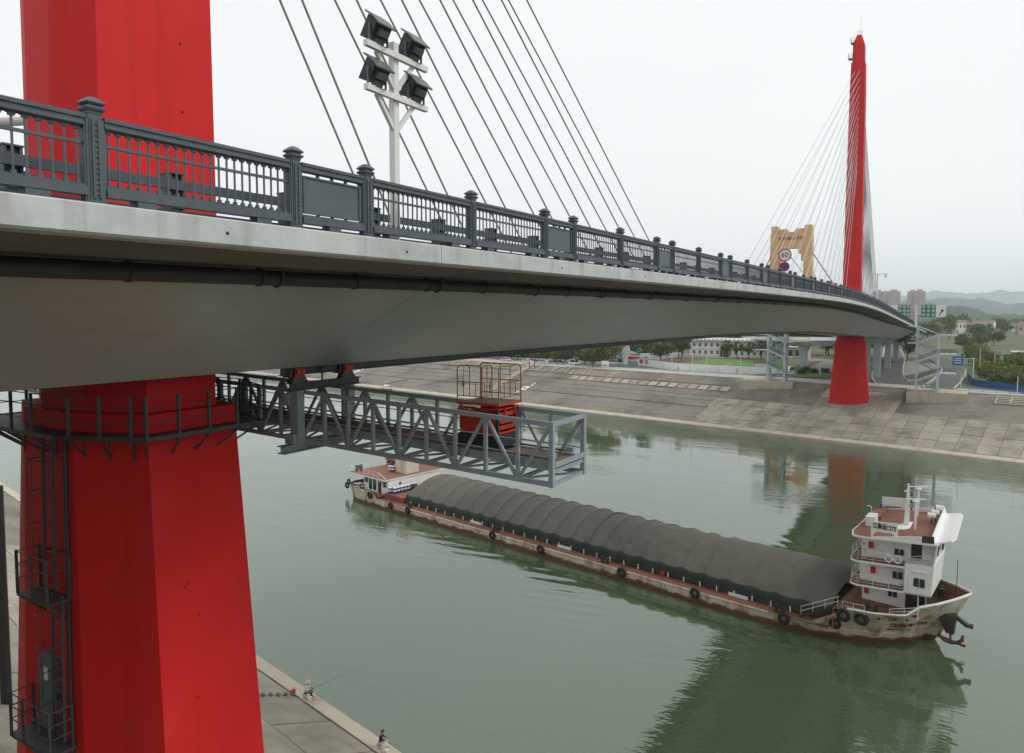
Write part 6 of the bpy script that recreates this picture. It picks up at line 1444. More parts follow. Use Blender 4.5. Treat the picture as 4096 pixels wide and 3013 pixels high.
# ---- orange suspension bridge portal, far behind
OR_ = mat("portal_orange", (0.66, 0.38, 0.18), 0.8, 0.04, .15)
pt = thing("suspension_bridge_tower", "orange stepped portal tower of another bridge beyond the railing", "bridge tower", P3(-60, 443))
px0, pz0 = -60.4, 0
def ob(x0, x1, z0, z1, d=3.5): return MB().bb(px0 + x0, px0 + x1, 443 - d, 443 + d, z0, z1)
def portal_piece(name, half):                 # mirrored pieces, gently tapering outwards downward
    for s in (-1, 1):
        mb = MB(); mb.loft([[(px0 + s * x, y, z) for x, y, z in r] for r in half]); fix_normals(mb.build(name, OR_, pt))
portal_piece("leg", [[(6.5, 439.5, GZ), (12.2, 439.5, GZ), (12.2, 446.5, GZ), (6.5, 446.5, GZ)], [(7.0, 439.5, 55), (11.6, 439.5, 55), (11.6, 446.5, 55), (7.0, 446.5, 55)], [(7.0, 439.5, 73), (11.4, 439.5, 73), (11.4, 446.5, 73), (7.0, 446.5, 73)]])
portal_piece("corbel", [[(5.6, 440, 58.5), (7.05, 440, 58.5), (7.05, 446, 58.5), (5.6, 446, 58.5)], [(5.6, 440, 63), (7.05, 440, 63), (7.05, 446, 63), (5.6, 446, 63)]])
portal_piece("corbel", [[(4.0, 440.1, 63), (7.05, 440.1, 63), (7.05, 445.9, 63), (4.0, 445.9, 63)], [(4.0, 440.1, 66), (7.05, 440.1, 66), (7.05, 445.9, 66), (4.0, 445.9, 66)]])
cb = [(-7.1, 66), (7.1, 66), (7.1, 77.2), (2.6, 77.2), (1.4, 75.4), (-1.4, 75.4), (-2.6, 77.2), (-7.1, 77.2)]
mb = MB(); mb.loft([[(px0 + x, 440.2, z) for x, z in cb], [(px0 + x, 445.8, z) for x, z in cb]]); fix_normals(mb.build("cross_beam", OR_, pt))
portal_piece("crown_block", [[(7.1, 439.6, 73), (11.3, 439.6, 73), (11.3, 446.4, 73), (7.1, 446.4, 73)], [(7.4, 439.6, 79), (11.1, 439.6, 79), (11.1, 446.4, 79), (7.4, 446.4, 79)]])
PR = mat("portal_red", (.30, .05, .045), .7, .1)
text("宜都清江大桥", 2.3, PR, "portal_lettering", pt, (px0 + 60, -2.95, 71.6 - GZ), (R(90), 0, 0), .05)
for i, (a, b, lab) in enumerate((((px0 + 9.5, 443, 66), (px0 + 27, 428, 41), "dark red suspension cable running down right from the orange portal"), ((px0 - 9.5, 443, 66), (px0 - 17, 425, 42), "dark suspension cable left of the orange portal"),
                                ((px0 - 4.2, 446, 65.5), (px0 + 2.5, 520, 44), "thin suspension cable behind the left half of the portal arch"), ((px0 + 5.2, 446, 65), (px0 + 2.0, 520, 52), "thin suspension cable behind the right half of the portal arch"))):
    tag(MB().cyl(a, b, .32 if i < 2 else .2, n=8).build("suspension_cable", PR), lab, "cable", "suspension cables of the orange portal")

# ---- tower blocks far behind
TB = [mat("tower_block_%s" % n, c, .8, .05, .05) for n, c in (("pink", (.40, .33, .33)), ("buff", (.44, .38, .35)))]
def dirpos(xD, depth): return cam.location + Vector((-math.sin(R(31.65)), math.cos(R(31.65)), 0)) * depth + Vector((math.cos(R(31.65)), math.sin(R(31.65)), 0)) * ((xD - 1123) / 1560 * depth)
def tower_block(xa, xb, ytop, depth, m, label):
    a, b = dirpos(xa, depth), dirpos(xb, depth); w = (b - a).length; c = (a + b) / 2; h = 27.5 + (690 - ytop) * depth / 1560 - 10
    t = thing("tower_block", label, "tower block", (c.x, c.y, 10), R(31.65), group="distant tower blocks")
    MB().bb(-w / 2, w / 2, 0, 16, 0, h).build("shaft", m, t, world=False)
    MB().bb(-w / 4, w / 4, 4, 12, h, h + 3.5).build("roof_house", m, t, world=False)
    for k in range(5): x = -w / 2 + w * (k + .5) / 5; MB().bb(x - w * .045, x + w * .045, -.9, 0, 0, h - 2).build("balcony_stack", TB[1 - TB.index(m)], t, world=False)
    n = int(h / 6)
    for k in range(n): MB().bb(-w / 2 - .1, w / 2 + .1, -.35, 0, k * 6 + 2, k * 6 + 2.9).build("floor_band", TB[TB.index(m)], t, world=False)
for i, (xa, xb, yt, d) in enumerate(((1922, 1935, 639.5, 1500), (1938, 1951, 642, 1540), (1952, 1972.5, 639, 1480), (1996, 2010.5, 639.5, 1500), (2011, 2027.5, 638.5, 1470))):
    tower_block(xa, xb, yt, d, TB[i % 2], "hazy tower block beyond the bridge end, %s from the left" % ORD[i])
# ---- hills
HILL = [mat("hill_forest_%d" % i, c, .95, .35, sc, stain=((c[0] * .55, c[1] * .6, c[2] * .6), .45, sc * 2.2)) for i, (c, sc) in enumerate((((.034, .062, .036), .03), ((.034, .056, .046), .012), ((.034, .056, .050), .006)))]
from mathutils import noise
def ridge(prof, depth, thick, mtl, bump, name="hill"):
    """prof: (direction as seen from the bridge, crest height in metres above the river plain)"""
    xs_ = [p[0] for p in prof]; n = 420; m_ = 16
    P = []
    for i in range(n + 1):
        xD = xs_[0] + (xs_[-1] - xs_[0]) * i / n
        for k in range(len(prof) - 1):
            if xs_[k] <= xD <= xs_[k + 1]:
                t = (xD - xs_[k]) / (xs_[k + 1] - xs_[k]); t = t * t * (3 - 2 * t); hh = prof[k][1] * (1 - t) + prof[k + 1][1] * t; break
        row = []
        for j in range(m_ + 1):
            q = j / m_; d = depth + thick * (q - .5) * 2; p = dirpos(xD, d)
            s = max(0, math.sin(math.pi * min(1, q * 1.0))) ** .75
            nz_ = noise.noise(Vector((p.x, p.y, 3)) / (bump * 9)) * bump * 1.6 + noise.noise(Vector((p.x, p.y, 9)) / (bump * 2.2)) * bump * .55 + noise.noise(Vector((p.x, p.y, 5)) / (bump * .8)) * bump * .35
            row.append((p.x, p.y, 9 + max(0, (hh) * s + nz_ * min(1, s * 2))))
        P.append(row)
    mb = MB(); mb.grid(P); o = mb.build(name, mtl); struct(o); return o
def crest(d, pts): return [(x, 27.5 + (690 - y) * d / 1560 - 9) for x, y in pts]
ridge(crest(1800, [(1500, 680), (1800, 676), (1960, 671), (2000, 667), (2030, 670), (2060, 672), (2100, 673), (2140, 680), (2170, 690), (2200, 693), (2246, 691), (2330, 686), (2600, 682), (3000, 690)]), 1800, 430, HILL[0], 6.5)
ridge(crest(4200, [(1400, 672), (1900, 664), (2020, 660), (2080, 655), (2140, 657), (2180, 663), (2215, 669), (2246, 665), (2330, 660), (2600, 662), (3000, 672)]), 4200, 850, HILL[1], 12.0)
ridge(crest(8600, [(1400, 650), (1900, 648), (1975, 651), (2060, 640), (2110, 645), (2160, 643), (2190, 638), (2225, 644), (2246, 641), (2330, 644), (2600, 640), (3000, 648)]), 8600, 1500, HILL[2], 22.0)
ridge(crest(4600, [(-900, 668), (-300, 660), (300, 666), (900, 661), (1400, 666), (1500, 668)]), 4600, 900, HILL[1], 12.0)

# ------------------------------------------------------------------ trees
LEAF = []
def leaf_mat(name, c):
    m = bpy.data.materials.new(name); m.use_nodes = True; N, L = m.node_tree.nodes, m.node_tree.links; b = N["Principled BSDF"]
    b.inputs["Roughness"].default_value = .6; b.inputs["Specular IOR Level"].default_value = .25
    geo = N.new("ShaderNodeNewGeometry"); n1 = N.new("ShaderNodeTexNoise"); n1.inputs["Scale"].default_value = .9; n1.inputs["Detail"].default_value = 3
    L.new(geo.outputs["Position"], n1.inputs["Vector"])
    cr = N.new("ShaderNodeMix"); cr.data_type = 'RGBA'; cr.inputs[6].default_value = (*[v * .55 for v in c], 1); cr.inputs[7].default_value = (c[0] * 1.7, c[1] * 1.5, c[2] * 1.3, 1)
    L.new(n1.outputs[0], cr.inputs[0])
    oi = N.new("ShaderNodeObjectInfo"); hs = N.new("ShaderNodeHueSaturation"); mr = N.new("ShaderNodeMapRange"); mr.inputs["To Min"].default_value = .75; mr.inputs["To Max"].default_value = 1.3
    L.new(oi.outputs["Random"], mr.inputs[0]); L.new(mr.outputs[0], hs.inputs["Value"]); L.new(cr.outputs[2], hs.inputs["Color"]); L.new(hs.outputs[0], b.inputs["Base Color"])
    tr_ = N.new("ShaderNodeBsdfTranslucent"); L.new(hs.outputs[0], tr_.inputs["Color"]); ms_ = N.new("ShaderNodeMixShader"); ms_.inputs[0].default_value = .22
    out = N["Material Output"]; L.new(b.outputs[0], ms_.inputs[1]); L.new(tr_.outputs[0], ms_.inputs[2]); L.new(ms_.outputs[0], out.inputs["Surface"]); return m
LEAF = [leaf_mat("leaf_dark", (.055, .095, .030)), leaf_mat("leaf_mid", (.085, .135, .040)), leaf_mat("leaf_yellow", (.14, .165, .040)), leaf_mat("leaf_bush", (.11, .165, .045))]
BARK = mat("bark", (.09, .07, .055), .9, .2, 3)
def crown_mesh(seed, rx, rz, n_clump, per, leaf, zc, flat=0.0):
    r_ = random.Random(seed); mb = MB()
    for c in range(n_clump):
        while True:
            v = Vector((r_.uniform(-1, 1), r_.uniform(-1, 1), r_.uniform(-1, 1)))
            if .35 < v.length < 1: break
        cc = Vector((v.x * rx, v.y * rx, zc + v.z * rz * (1 if v.z > 0 else .75))); cr = r_.uniform(.22, .42) * rx
        for k in range(per):
            d = Vector((r_.gauss(0, 1), r_.gauss(0, 1), r_.gauss(0, .8))).normalized(); p = cc + d * cr * r_.uniform(.55, 1.05)
            a = d.orthogonal().normalized(); a = (a + d * r_.uniform(-.5, .5)).normalized(); b = d.cross(a).normalized(); s = leaf * r_.uniform(.6, 1.3)
            mb.add([p - a * s, p - b * s * .6, p + a * s, p + b * s * .6], [(0, 1, 2, 3)])
    return mb
def trunk_mesh(seed, h, r0, rx, zc):
    r_ = random.Random(seed); mb = MB(); mb.tube([(0, 0, -.2), (r_.uniform(-.1, .1), r_.uniform(-.1, .1), h * .5), (r_.uniform(-.2, .2), r_.uniform(-.2, .2), zc)], [r0, r0 * .75, r0 * .4], 7)
    for k in range(5):
        a = 2 * math.pi * k / 5 + r_.uniform(-.4, .4); mb.tube([(0, 0, h * .6 + .15 * k), (rx * .35 * math.cos(a), rx * .35 * math.sin(a), zc), (rx * .7 * math.cos(a), rx * .7 * math.sin(a), zc + rx * .35)], [r0 * .5, r0 * .32, r0 * .12], 5)
    return mb
KIND = {}
for name, args in {"round": (11, 2.6, 2.5, 46, 34, .22, 4.6), "wide": (12, 4.6, 3.0, 70, 40, .27, 5.0), "tall": (13, 3.4, 4.6, 64, 38, .26, 7.4), "bush": (14, 2.0, 1.4, 34, 34, .19, 1.25), "dense": (15, 3.6, 3.0, 70, 40, .24, 4.4)}.items():
    o = crown_mesh(*args).build("crown", LEAF[0]); COL.objects.unlink(o)
    hz_ = args[6]; tk = trunk_mesh(args[0], max(.6, hz_ - args[2] * .7), .22 if name != "bush" else .08, args[1], hz_).build("trunk", BARK); COL.objects.unlink(tk); KIND[name] = (o, tk)
def tree(x, y, kind, leafm, s, label, group, cat="tree", z=9.9, name=None):
    t = thing(name or {"bush": "leafy_bush"}.get(kind, "broadleaf_tree"), label, cat, (x, y, z), random.uniform(0, 6.28), group); t.scale = (s, s, s * random.uniform(.92, 1.1))
    for src, nm in ((KIND[kind][0], "crown"), (KIND[kind][1], "trunk")):
        o = bpy.data.objects.new(nm, src.data); COL.objects.link(o); o.parent = t
        if nm == "crown": o.material_slots[0].link = 'OBJECT'; o.material_slots[0].material = LEAF[leafm]
tree(-79.5, 219.5, "wide", 2, 1.3, "big yellow green tree on the far promenade left of the gate", "street trees across the river")
tree(-81.0, 215.6, "dense", 0, .85, "dark low tree in front of the big yellow green promenade tree", "street trees across the river")
tree(-92.5, 223.5, "round", 1, 1.25, "round clipped green tree left of the utility poles", "street trees across the river")
sp_t = [(-99, 230, "tall", 1, .9), (-104.5, 233, "dense", 2, 1.0), (-111, 236, "tall", 2, .8), (-117.5, 238, "dense", 0, .95), (-125, 240, "tall", 0, .85), (-133, 243, "dense", 1, 1.0), (-142, 246, "tall", 1, .9), (-152, 248, "dense", 0, 1.0), (-163, 250, "tall", 2, .9)]
for i, (x, y, k_, l_, s) in enumerate(sp_t): tree(x, y, k_, l_, s, "street tree behind the cars across the river, %s from the right" % ORD[i], "street trees across the river")
for i, (x, y, l_, s) in enumerate(((-88.0, 224, 1, .8), (-97.0, 226, 1, .85), (-101.2, 227, 2, .8), (-105.5, 228.5, 1, .9), (-111.5, 230, 2, .85), (-117, 231.5, 0, .9), (-123.5, 233, 1, .85), (-130, 235, 0, .9))):
    tree(x, y, "dense", l_, s * .8, "low street tree right behind the parked cars, %s from the right" % ORD[i], "street trees across the river")
sp_t = [(-76, 245, "dense", 0, 1.1), (-70.5, 252, "dense", 0, 1.2), (-66, 262, "tall", 0, 1.0), (-80, 262, "tall", 0, 1.15), (-88, 285, "tall", 1, 1.3), (-73, 280, "dense", 0, 1.3), (-78, 300, "tall", 0, 1.4)]
for i, (x, y, k_, l_, s) in enumerate(sp_t): tree(x, y, k_, l_, s, "dark green tree behind the school gate, %s of the clump" % ORD[i], "trees behind the school gate")
for i, (x, y, s) in enumerate(((-56.5, 289, .95), (-52.5, 290, .9), (-47.5, 289, 1.0), (-43.2, 290, .95))): tree(x, y, "round", 1, s, "small round tree before the school front, %s from the left" % ORD[i], "trees before the school front")
sp_t = [(-64, 322, "tall", 1, 1.5), (-55, 326, "dense", 0, 1.6), (-46, 324, "tall", 0, 1.4), (-38, 330, "dense", 1, 1.7), (-31, 322, "tall", 1, 1.4), (-24, 330, "dense", 0, 1.5), (-16, 335, "tall", 0, 1.5), (-27, 345, "tall", 1, 1.8), (-8, 350, "dense", 1, 1.6)]
for i, (x, y, k_, l_, s) in enumerate(sp_t): tree(x, y, k_, l_, s, "tall green tree behind the school roof, %s from the left" % ORD[i], "trees behind the school")
tree(41, 480, "wide", 0, 1.2, "tall round crowned tree on the right below the hills", "trees on the right bank"); tree(33.2, 440, "dense", 0, 1.15, "broad dark tree left of the tall round tree on the right", "trees on the right bank")
tree(26, 405, "dense", 1, 1.1, "green tree beside the far end of the slip road", "trees on the right bank"); tree(7, 300, "tall", 0, .95, "dark tree between the approach columns and the slip road", "trees on the right bank")
sp_t = [(30, 222, 1.1), (33, 230, 1.2), (28.5, 236, .9), (36, 222, 1.3), (39, 232, 1.2), (34, 245, 1.3), (30, 252, 1.1), (41, 215, 1.2), (45, 225, 1.4), (37, 207, 1.1), (42, 203, 1.2), (47, 210, 1.3), (38, 258, 1.4), (44, 245, 1.5), (28, 268, 1.2), (33, 300, 1.5), (27, 310, 1.6), (38, 275, 1.5), (30, 340, 1.7), (46, 262, 1.5), (25.8, 290, 1.3), (52, 230, 1.6), (31, 214, 1.0), (35, 215, 1.1)]
for i, (x, y, s) in enumerate(sp_t): tree(x, y, "bush" if i % 4 else "round", 3 if i % 3 else 2, s * (1.25 if i % 4 else .62), "leafy bush in the overgrown plot behind the blue fence, %s of them" % ORD[i], "bushes behind the blue fence", "bush")
for i, (x, y) in enumerate(((-15.5, 216), (-13.0, 219), (-10.5, 224), (-16, 226))): tree(x, y, "bush", 0, .7, "low shrub on the grass island under the bridge, %s of four" % ORD[i], "shrubs on the grass island", "shrub", 10.2)
for i, (x, y) in enumerate(((-66, 232.5), (-62.5, 230), (-59, 227.5), (-55.5, 224))): tree(x, y, "bush", 0, .8, "hedge shrub behind the white school wall, %s from the gate" % ORD[i], "hedge behind the school wall", "shrub")
sheet("green_field", [P3(30, 330, 9.93), P3(90, 330, 9.93), P3(90, 420, 9.93), P3(30, 420, 9.93)], mat("field_green", (.11, .17, .045), .95, .2, .08))
sheet("bare_earth", [P3(30, 285, 9.925), P3(44, 285, 9.925), P3(44, 325, 9.925), P3(30, 325, 9.925)], PAVE)
for i in range(22):
    r_ = random.Random(50 + i); d = r_.uniform(600, 950); xD = 2045 + 12.5 * i; p = dirpos(xD, d); h = r_.uniform(5, 11); w = r_.uniform(8, 18)
    hb = thing("village_house", "pale village house at the foot of the hills, %s from the left" % ORD[i], "house", (p.x, p.y, 9.9), r_.uniform(-.3, .9), group="village houses below the hills")
    MB().bb(-w / 2, w / 2, -4, 4, 0, h).build("wall", (WALLW, CONC, WHITE)[i % 3], hb, world=False)
    MB().loft([[(-w / 2 - .5, -4.5, h), (w / 2 + .5, -4.5, h), (w / 2 + .5, 4.5, h), (-w / 2 - .5, 4.5, h)], [(-w / 2 + 1, -.2, h + 2), (w / 2 - 1, -.2, h + 2), (w / 2 - 1, .2, h + 2), (-w / 2 + 1, .2, h + 2)]]).build("roof", BR if i % 2 else SLABD, hb, world=False)
    for k in range(3): MB().bb(-w / 2 + w * (k + .3) / 3, -w / 2 + w * (k + .7) / 3, -4.05, -3.95, h * .55, h * .8).build("window", GLASS, hb, world=False)

pl = []
for i in range(24):
    r_ = random.Random(90 + i); pl.append((2036 + 11.2 * i + r_.uniform(-3, 3), r_.uniform(430, 1000), r_))
for i, (xD, d, r_) in enumerate(pl):
    p = dirpos(xD, d)
    tree(p.x, p.y, r_.choice(("dense", "tall", "wide")), r_.choice((0, 1)), r_.uniform(1.2, 1.9), "hazy tree on the plain before the hills, %s from the left" % ORD[i], "trees on the plain before the hills")

# unseen trees behind the viewer, added to block low sky light from the near pier
for i, (x, y) in enumerate([(-34 + 7.5 * k, -17 - 2.5 * (k % 2)) for k in range(6)] + [(-30 + 8 * k, -30) for k in range(5)]):
    tree(x, y, "dense" if i % 2 else "tall", i % 2, 1.9, "unseen tree added on the near bank to shade the pier, %s of the row" % ORD[i], "unseen shading trees on the near bank")
# fittings on the far pylon
for (x, z, w) in ((-1.7, 86.8, .8), (-1.3, 90.3, .7)):
    MB().bb(x - w / 2, x + w / 2, PY2 - 1.9, PY2 - .3, z, z + .12).build("cradle_floor", STEELG, py2)
    for (dx, dy) in ((-w / 2, -1.85), (w / 2, -1.85), (-w / 2, -.35)): MB().bb(x + dx - .04, x + dx + .04, PY2 + dy - .04, PY2 + dy + .04, z, z + 1.2).build("cradle_post", STEELG, py2)
    for dz in (.6, 1.15): MB().tube([(x - w / 2, PY2 - .35, z + dz), (x - w / 2, PY2 - 1.85, z + dz), (x + w / 2, PY2 - 1.85, z + dz)], .035, 5).build("cradle_rail", STEELG, py2)
MB().cyl((.2, PY2, 92.1), (.2, PY2, 96.4), .05, .02, 6).build("lightning_rod", WHITEST, py2)
for x in (-.4, .1, .6): MB().bb(x - .04, x + .04, PY2 - .5, PY2 - .42, 92.1, 93.1).build("top_rail_post", WHITEST, py2)
MB().bb(-.45, .65, PY2 - .5, PY2 - .42, 93.0, 93.08).build("top_rail", WHITEST, py2)
cp = thing("camera_pole", "white camera pole beyond the far pylon on the deck", "camera pole", (10.8, 118, zd(118)))
MB().cyl((10.8, 118, zd(118) - .1), (10.8, 118, zd(118) + 5.6), .09, n=8).build("pole", WHITEST, cp); MB().bb(9.6, 12.2, 117.95, 118.05, zd(118) + 5.4, zd(118) + 5.5).build("pole_arm", WHITEST, cp); MB().bb(11.7, 12.0, 117.8, 118.1, zd(118) + 4.9, zd(118) + 5.4).build("camera_housing", WHITEST, cp)
# ------------------------------------------------------------------ haze
hz = MB().bb(-10500, 11500, -600, 11500, -3.6, 350).build("haze", ASPHALT); hz["kind"] = "stuff"
hm = bpy.data.materials.new("haze_air"); hm.use_nodes = True; N, L = hm.node_tree.nodes, hm.node_tree.links; N.clear()
pv = N.new("ShaderNodeVolumePrincipled"); pv.inputs["Color"].default_value = (.86, .95, 1.0, 1); pv.inputs["Density"].default_value = .00014; pv.inputs["Anisotropy"].default_value = .2
mo = N.new("ShaderNodeOutputMaterial"); L.new(pv.outputs[0], mo.inputs["Volume"]); hz.data.materials.clear(); hz.data.materials.append(hm)
# ------------------------------------------------------------------ people
SKIN = mat("skin", (.42, .26, .19), .6, .05, 8); HAIR = mat("hair_black", (.015, .013, .012), .6, .2, 10); CWHITE = mat("cloth_white", (.70, .69, .66), .85, .05, 5); CBLACK = mat("cloth_black", (.022, .022, .026), .85, .15, 5); CGREY = mat("cloth_grey", (.30, .30, .31), .85, .1, 5); CRED = mat("cloth_red", (.50, .04, .03), .8, .08, 5)
HATC = mat("straw_hat", (.62, .56, .40), .85, .08, 9)
def body(joints, bones, name, material, parent, root=0):
    """joints: name -> ((x,y,z), radius); bones: pairs. One continuous skinned surface."""
    names = list(joints); idx = {n: i for i, n in enumerate(names)}
    me = bpy.data.meshes.new(name); me.from_pydata([joints[n][0] for n in names], [(idx[a], idx[b]) for a, b in bones], []); me.update()
    o = bpy.data.objects.new(name, me); COL.objects.link(o); o.parent = parent
    sk = o.modifiers.new("skin", 'SKIN'); sk.use_smooth_shade = True
    if not me.skin_vertices: me.skin_vertices  # layer is made by the modifier
    for i, n in enumerate(names):
        r_ = joints[n][1]; me.skin_vertices[0].data[i].radius = (r_, r_) if not isinstance(r_, tuple) else r_
        me.skin_vertices[0].data[i].use_root = (i == root)
    sb_ = o.modifiers.new("subsurf", 'SUBSURF'); sb_.levels = 1; sb_.render_levels = 1
    dg = bpy.context.evaluated_depsgraph_get(); m2 = bpy.data.meshes.new_from_object(o.evaluated_get(dg)); o.modifiers.clear(); o.data = m2
    m2.materials.clear(); m2.materials.append(material)
    for q in m2.polygons: q.use_smooth = True
    return o
def paint(o, rules, mats):
    """clothes as zones of one body mesh: rules(center)->slot"""
    for m in mats: o.data.materials.append(m)
    for q in o.data.polygons: q.material_index = rules(q.center)
def hand(J, Bn, key, at, dirv, side):
    """palm, four fingers and a thumb as short chains"""
    at, d = Vector(at), Vector(dirv).normalized(); s = d.cross(Vector((0, 0, 1))).normalized() if abs(d.z) < .95 else Vector((1, 0, 0))
    J[key + "palm"] = (tuple(at + d * .07), .030)
    Bn.append((key + "wrist", key + "palm"))
    for k in range(4):
        b = at + d * .10 + s * (k - 1.5) * .022; L_ = (.065, .08, .075, .055)[k]
        J[key + "f%da" % k] = (tuple(b), .010); J[key + "f%db" % k] = (tuple(b + d * L_ * .6 - Vector((0, 0, .012))), .009); J[key + "f%dc" % k] = (tuple(b + d * L_ - Vector((0, 0, .035))), .007)
        Bn += [(key + "palm", key + "f%da" % k), (key + "f%da" % k, key + "f%db" % k), (key + "f%db" % k, key + "f%dc" % k)]
    J[key + "t1"] = (tuple(at + d * .05 + s * side * .04), .011); J[key + "t2"] = (tuple(at + d * .09 + s * side * .06), .009); Bn += [(key + "palm", key + "t1"), (key + "t1", key + "t2")]
def person(label, loc, rz, pose, top_m, leg_m, hat=None, scale=1.0, hair=HAIR):
    p = thing("person", label, "person", loc, rz); p.scale = (scale,) * 3
    J = {}; B = []
    if pose == "stand":
        pel, hipz = Vector((0, 0, .92)), .90
        J["pelvis"] = ((0, 0, .93), (.15, .115)); J["waist"] = ((0, 0, 1.08), (.135, .10)); J["chest"] = ((0, .01, 1.28), (.165, .115)); J["neckb"] = ((0, 0, 1.44), .075); J["neck"] = ((0, .015, 1.51), .052); J["headm"] = ((0, .03, 1.60), .082); J["headt"] = ((0, .025, 1.70), .075)
        for k, s in (("L", -1), ("R", 1)):
            J[k + "hip"] = ((s * .095, 0, .86), .092); J[k + "knee"] = ((s * .11, .02, .48), .060); J[k + "ank"] = ((s * .115, -.01, .09), .042); J[k + "toe"] = ((s * .13, .15, .035), .038)
            J[k + "sho"] = ((s * .185, 0, 1.40), .062); J[k + "elb"] = ((s * .25, .04, 1.13), .043); J[k + "wrist"] = ((s * .17, .24, 1.02), .028)
        hd = {"L": ((-.17, .24, 1.02), (.1, .9, .1)), "R": ((.17, .24, 1.02), (-.1, .9, .1))}
    else:                                   # seated low on a stool, leaning on the knees; sits on z=.33
        J["pelvis"] = ((0, 0, .42), (.16, .13)); J["waist"] = ((0, .05, .57), (.14, .11)); J["chest"] = ((0, .11, .76), (.165, .12)); J["neckb"] = ((0, .15, .92), .075); J["neck"] = ((0, .18, .985), .052); J["headm"] = ((0, .22, 1.07), .082); J["headt"] = ((0, .23, 1.165), .075)
        for k, s in (("L", -1), ("R", 1)):
            J[k + "hip"] = ((s * .10, .06, .42), .092); J[k + "knee"] = ((s * .17, .46, .50), .060); J[k + "ank"] = ((s * .15, .42, .09), .042); J[k + "toe"] = ((s * .16, .58, .035), .038)
            J[k + "sho"] = ((s * .185, .13, .88), .062); J[k + "elb"] = ((s * .23, .25, .64), .043); J[k + "wrist"] = ((s * .10, .46, .66), .028)
        hd = {"L": ((-.10, .46, .66), (.2, .9, .1)), "R": ((.10, .46, .66), (-.2, .9, .1))}
    B = [("pelvis", "waist"), ("waist", "chest"), ("chest", "neckb"), ("neckb", "neck"), ("neck", "headm"), ("headm", "headt")]
    for k in "LR":
        B += [("pelvis", k + "hip"), (k + "hip", k + "knee"), (k + "knee", k + "ank"), (k + "ank", k + "toe"), ("neckb", k + "sho"), (k + "sho", k + "elb"), (k + "elb", k + "wrist")]
        hand(J, B, k, *hd[k], side=-1 if k == "L" else 1)
    o = body(J, B, "body", SKIN, p)
    zw = J["waist"][0][2] - .06; zn = J["neckb"][0][2] + .04; elb = J["Lelb"][0][2]; ank = .075
    seated = pose != "stand"
    def rule(c):
        if c.z < ank: return 3
        if c.z > zn: return 0
        if abs(c.x) > .2 and c.z < elb + (.04 if not seated else .02) and not (seated and c.y > .3 and c.z < .6): return 0
        if seated:
            if c.y > .33 and c.z > .60: return 0
            return 1 if (c.z > .50 and c.y < .34) else 2
        if c.y > .10 and c.z > .9: return 0
        return 1 if c.z > zw else 2
    paint(o, rule, [top_m, leg_m, CBLACK])
    hm_, ht = Vector(J["headm"][0]), Vector(J["headt"][0]); up_ = (ht - hm_).normalized(); ctr = (hm_ + ht) / 2
    fw = Vector((0, 1, 0))
    mb = MB(); rings = []
    for (q, z) in ((.086, -.045), (.098, .0), (.096, .04), (.075, .075), (.03, .098)):
        rings.append([(ctr.x + q * math.cos(a), ctr.y - .012 - (.02 if z < .02 else 0) + q * math.sin(a) * (1.05), ctr.z + z + (.035 if math.sin(a) > .3 and z < .03 else 0)) for a in [2 * math.pi * k / 12 for k in range(12)]])
    mb.loft(rings); mb.build("hair", hair, p, world=False, smooth=True)
    f = MB()
    f.loft([[(-.012, ctr.y + .088, ctr.z - .02), (.012, ctr.y + .088, ctr.z - .02), (.008, ctr.y + .085, ctr.z + .02), (-.008, ctr.y + .085, ctr.z + .02)], [(-.009, ctr.y + .112, ctr.z - .018), (.009, ctr.y + .112, ctr.z - .018), (.003, ctr.y + .095, ctr.z + .01), (-.003, ctr.y + .095, ctr.z + .01)]])
    f.build("nose", SKIN, p, world=False)
    for s in (-1, 1):
        MB().box((s * .032, ctr.y + .086, ctr.z + .016), (.02, .008, .009)).build("eye", HAIR, p, world=False); MB().box((s * .088, ctr.y + .005, ctr.z), (.018, .035, .055)).build("ear", SKIN, p, world=False)
    MB().box((0, ctr.y + .088, ctr.z - .042), (.04, .008, .008)).build("mouth", CRED, p, world=False)
    if hat is not None:
        MB().lathe([(.21, 0), (.20, .015), (.115, .03), (.11, .10), (.085, .135), (.03, .15)], (ctr.x, ctr.y, ctr.z + .035), 16).build("sun_hat", hat, p, world=False, smooth=True)
    return p
def stool(x, y, z, label, rz=0):
    s = thing("folding_stool", label, "stool", (x, y, z), rz, group="anglers' stools")
    MB().bb(-.18, .18, -.15, .15, .30, .335).build("seat", CGREY, s, world=False)
    for a in (-.15, .15): MB().beam((a, -.14, 0), (a, .14, .30), .02).build("leg", STEELD, s, world=False); MB().beam((a * .9, .14, 0), (a * .9, -.14, .30), .02).build("leg", STEELD, s, world=False)
az_w = R(-60)                                     # facing the water, a little up stream
def seat_at(u, v, label, top, leg, hat, sl):
    p = NB(u, v); z = p.z + .05
    MB_ = MB(); MB_.bb(p.x - .5, p.x + .5, p.y - .42, p.y + .5, p.z - .7, z); 
    tag(MB_.build("fishing_ledge", TOE), "small level ledge under the %s" % sl, "ledge", "ledges under the anglers")
    stool(p.x, p.y, z, "stool under the %s" % sl, az_w); return person(label, (p.x, p.y, z), az_w, "sit", top, leg, hat), Vector((p.x, p.y, z))
pw, lw = seat_at(-17.9, 1.15, "seated angler in white with a pale sun hat on the near bank", CWHITE, CBLACK, HATC, "angler in white")
pk, lk = seat_at(-9.3, 1.05, "seated angler dressed in black with pale trousers on the near bank", CBLACK, CWHITE, None, "angler in black")
fdir = Vector((math.sin(-az_w), math.cos(-az_w), 0))
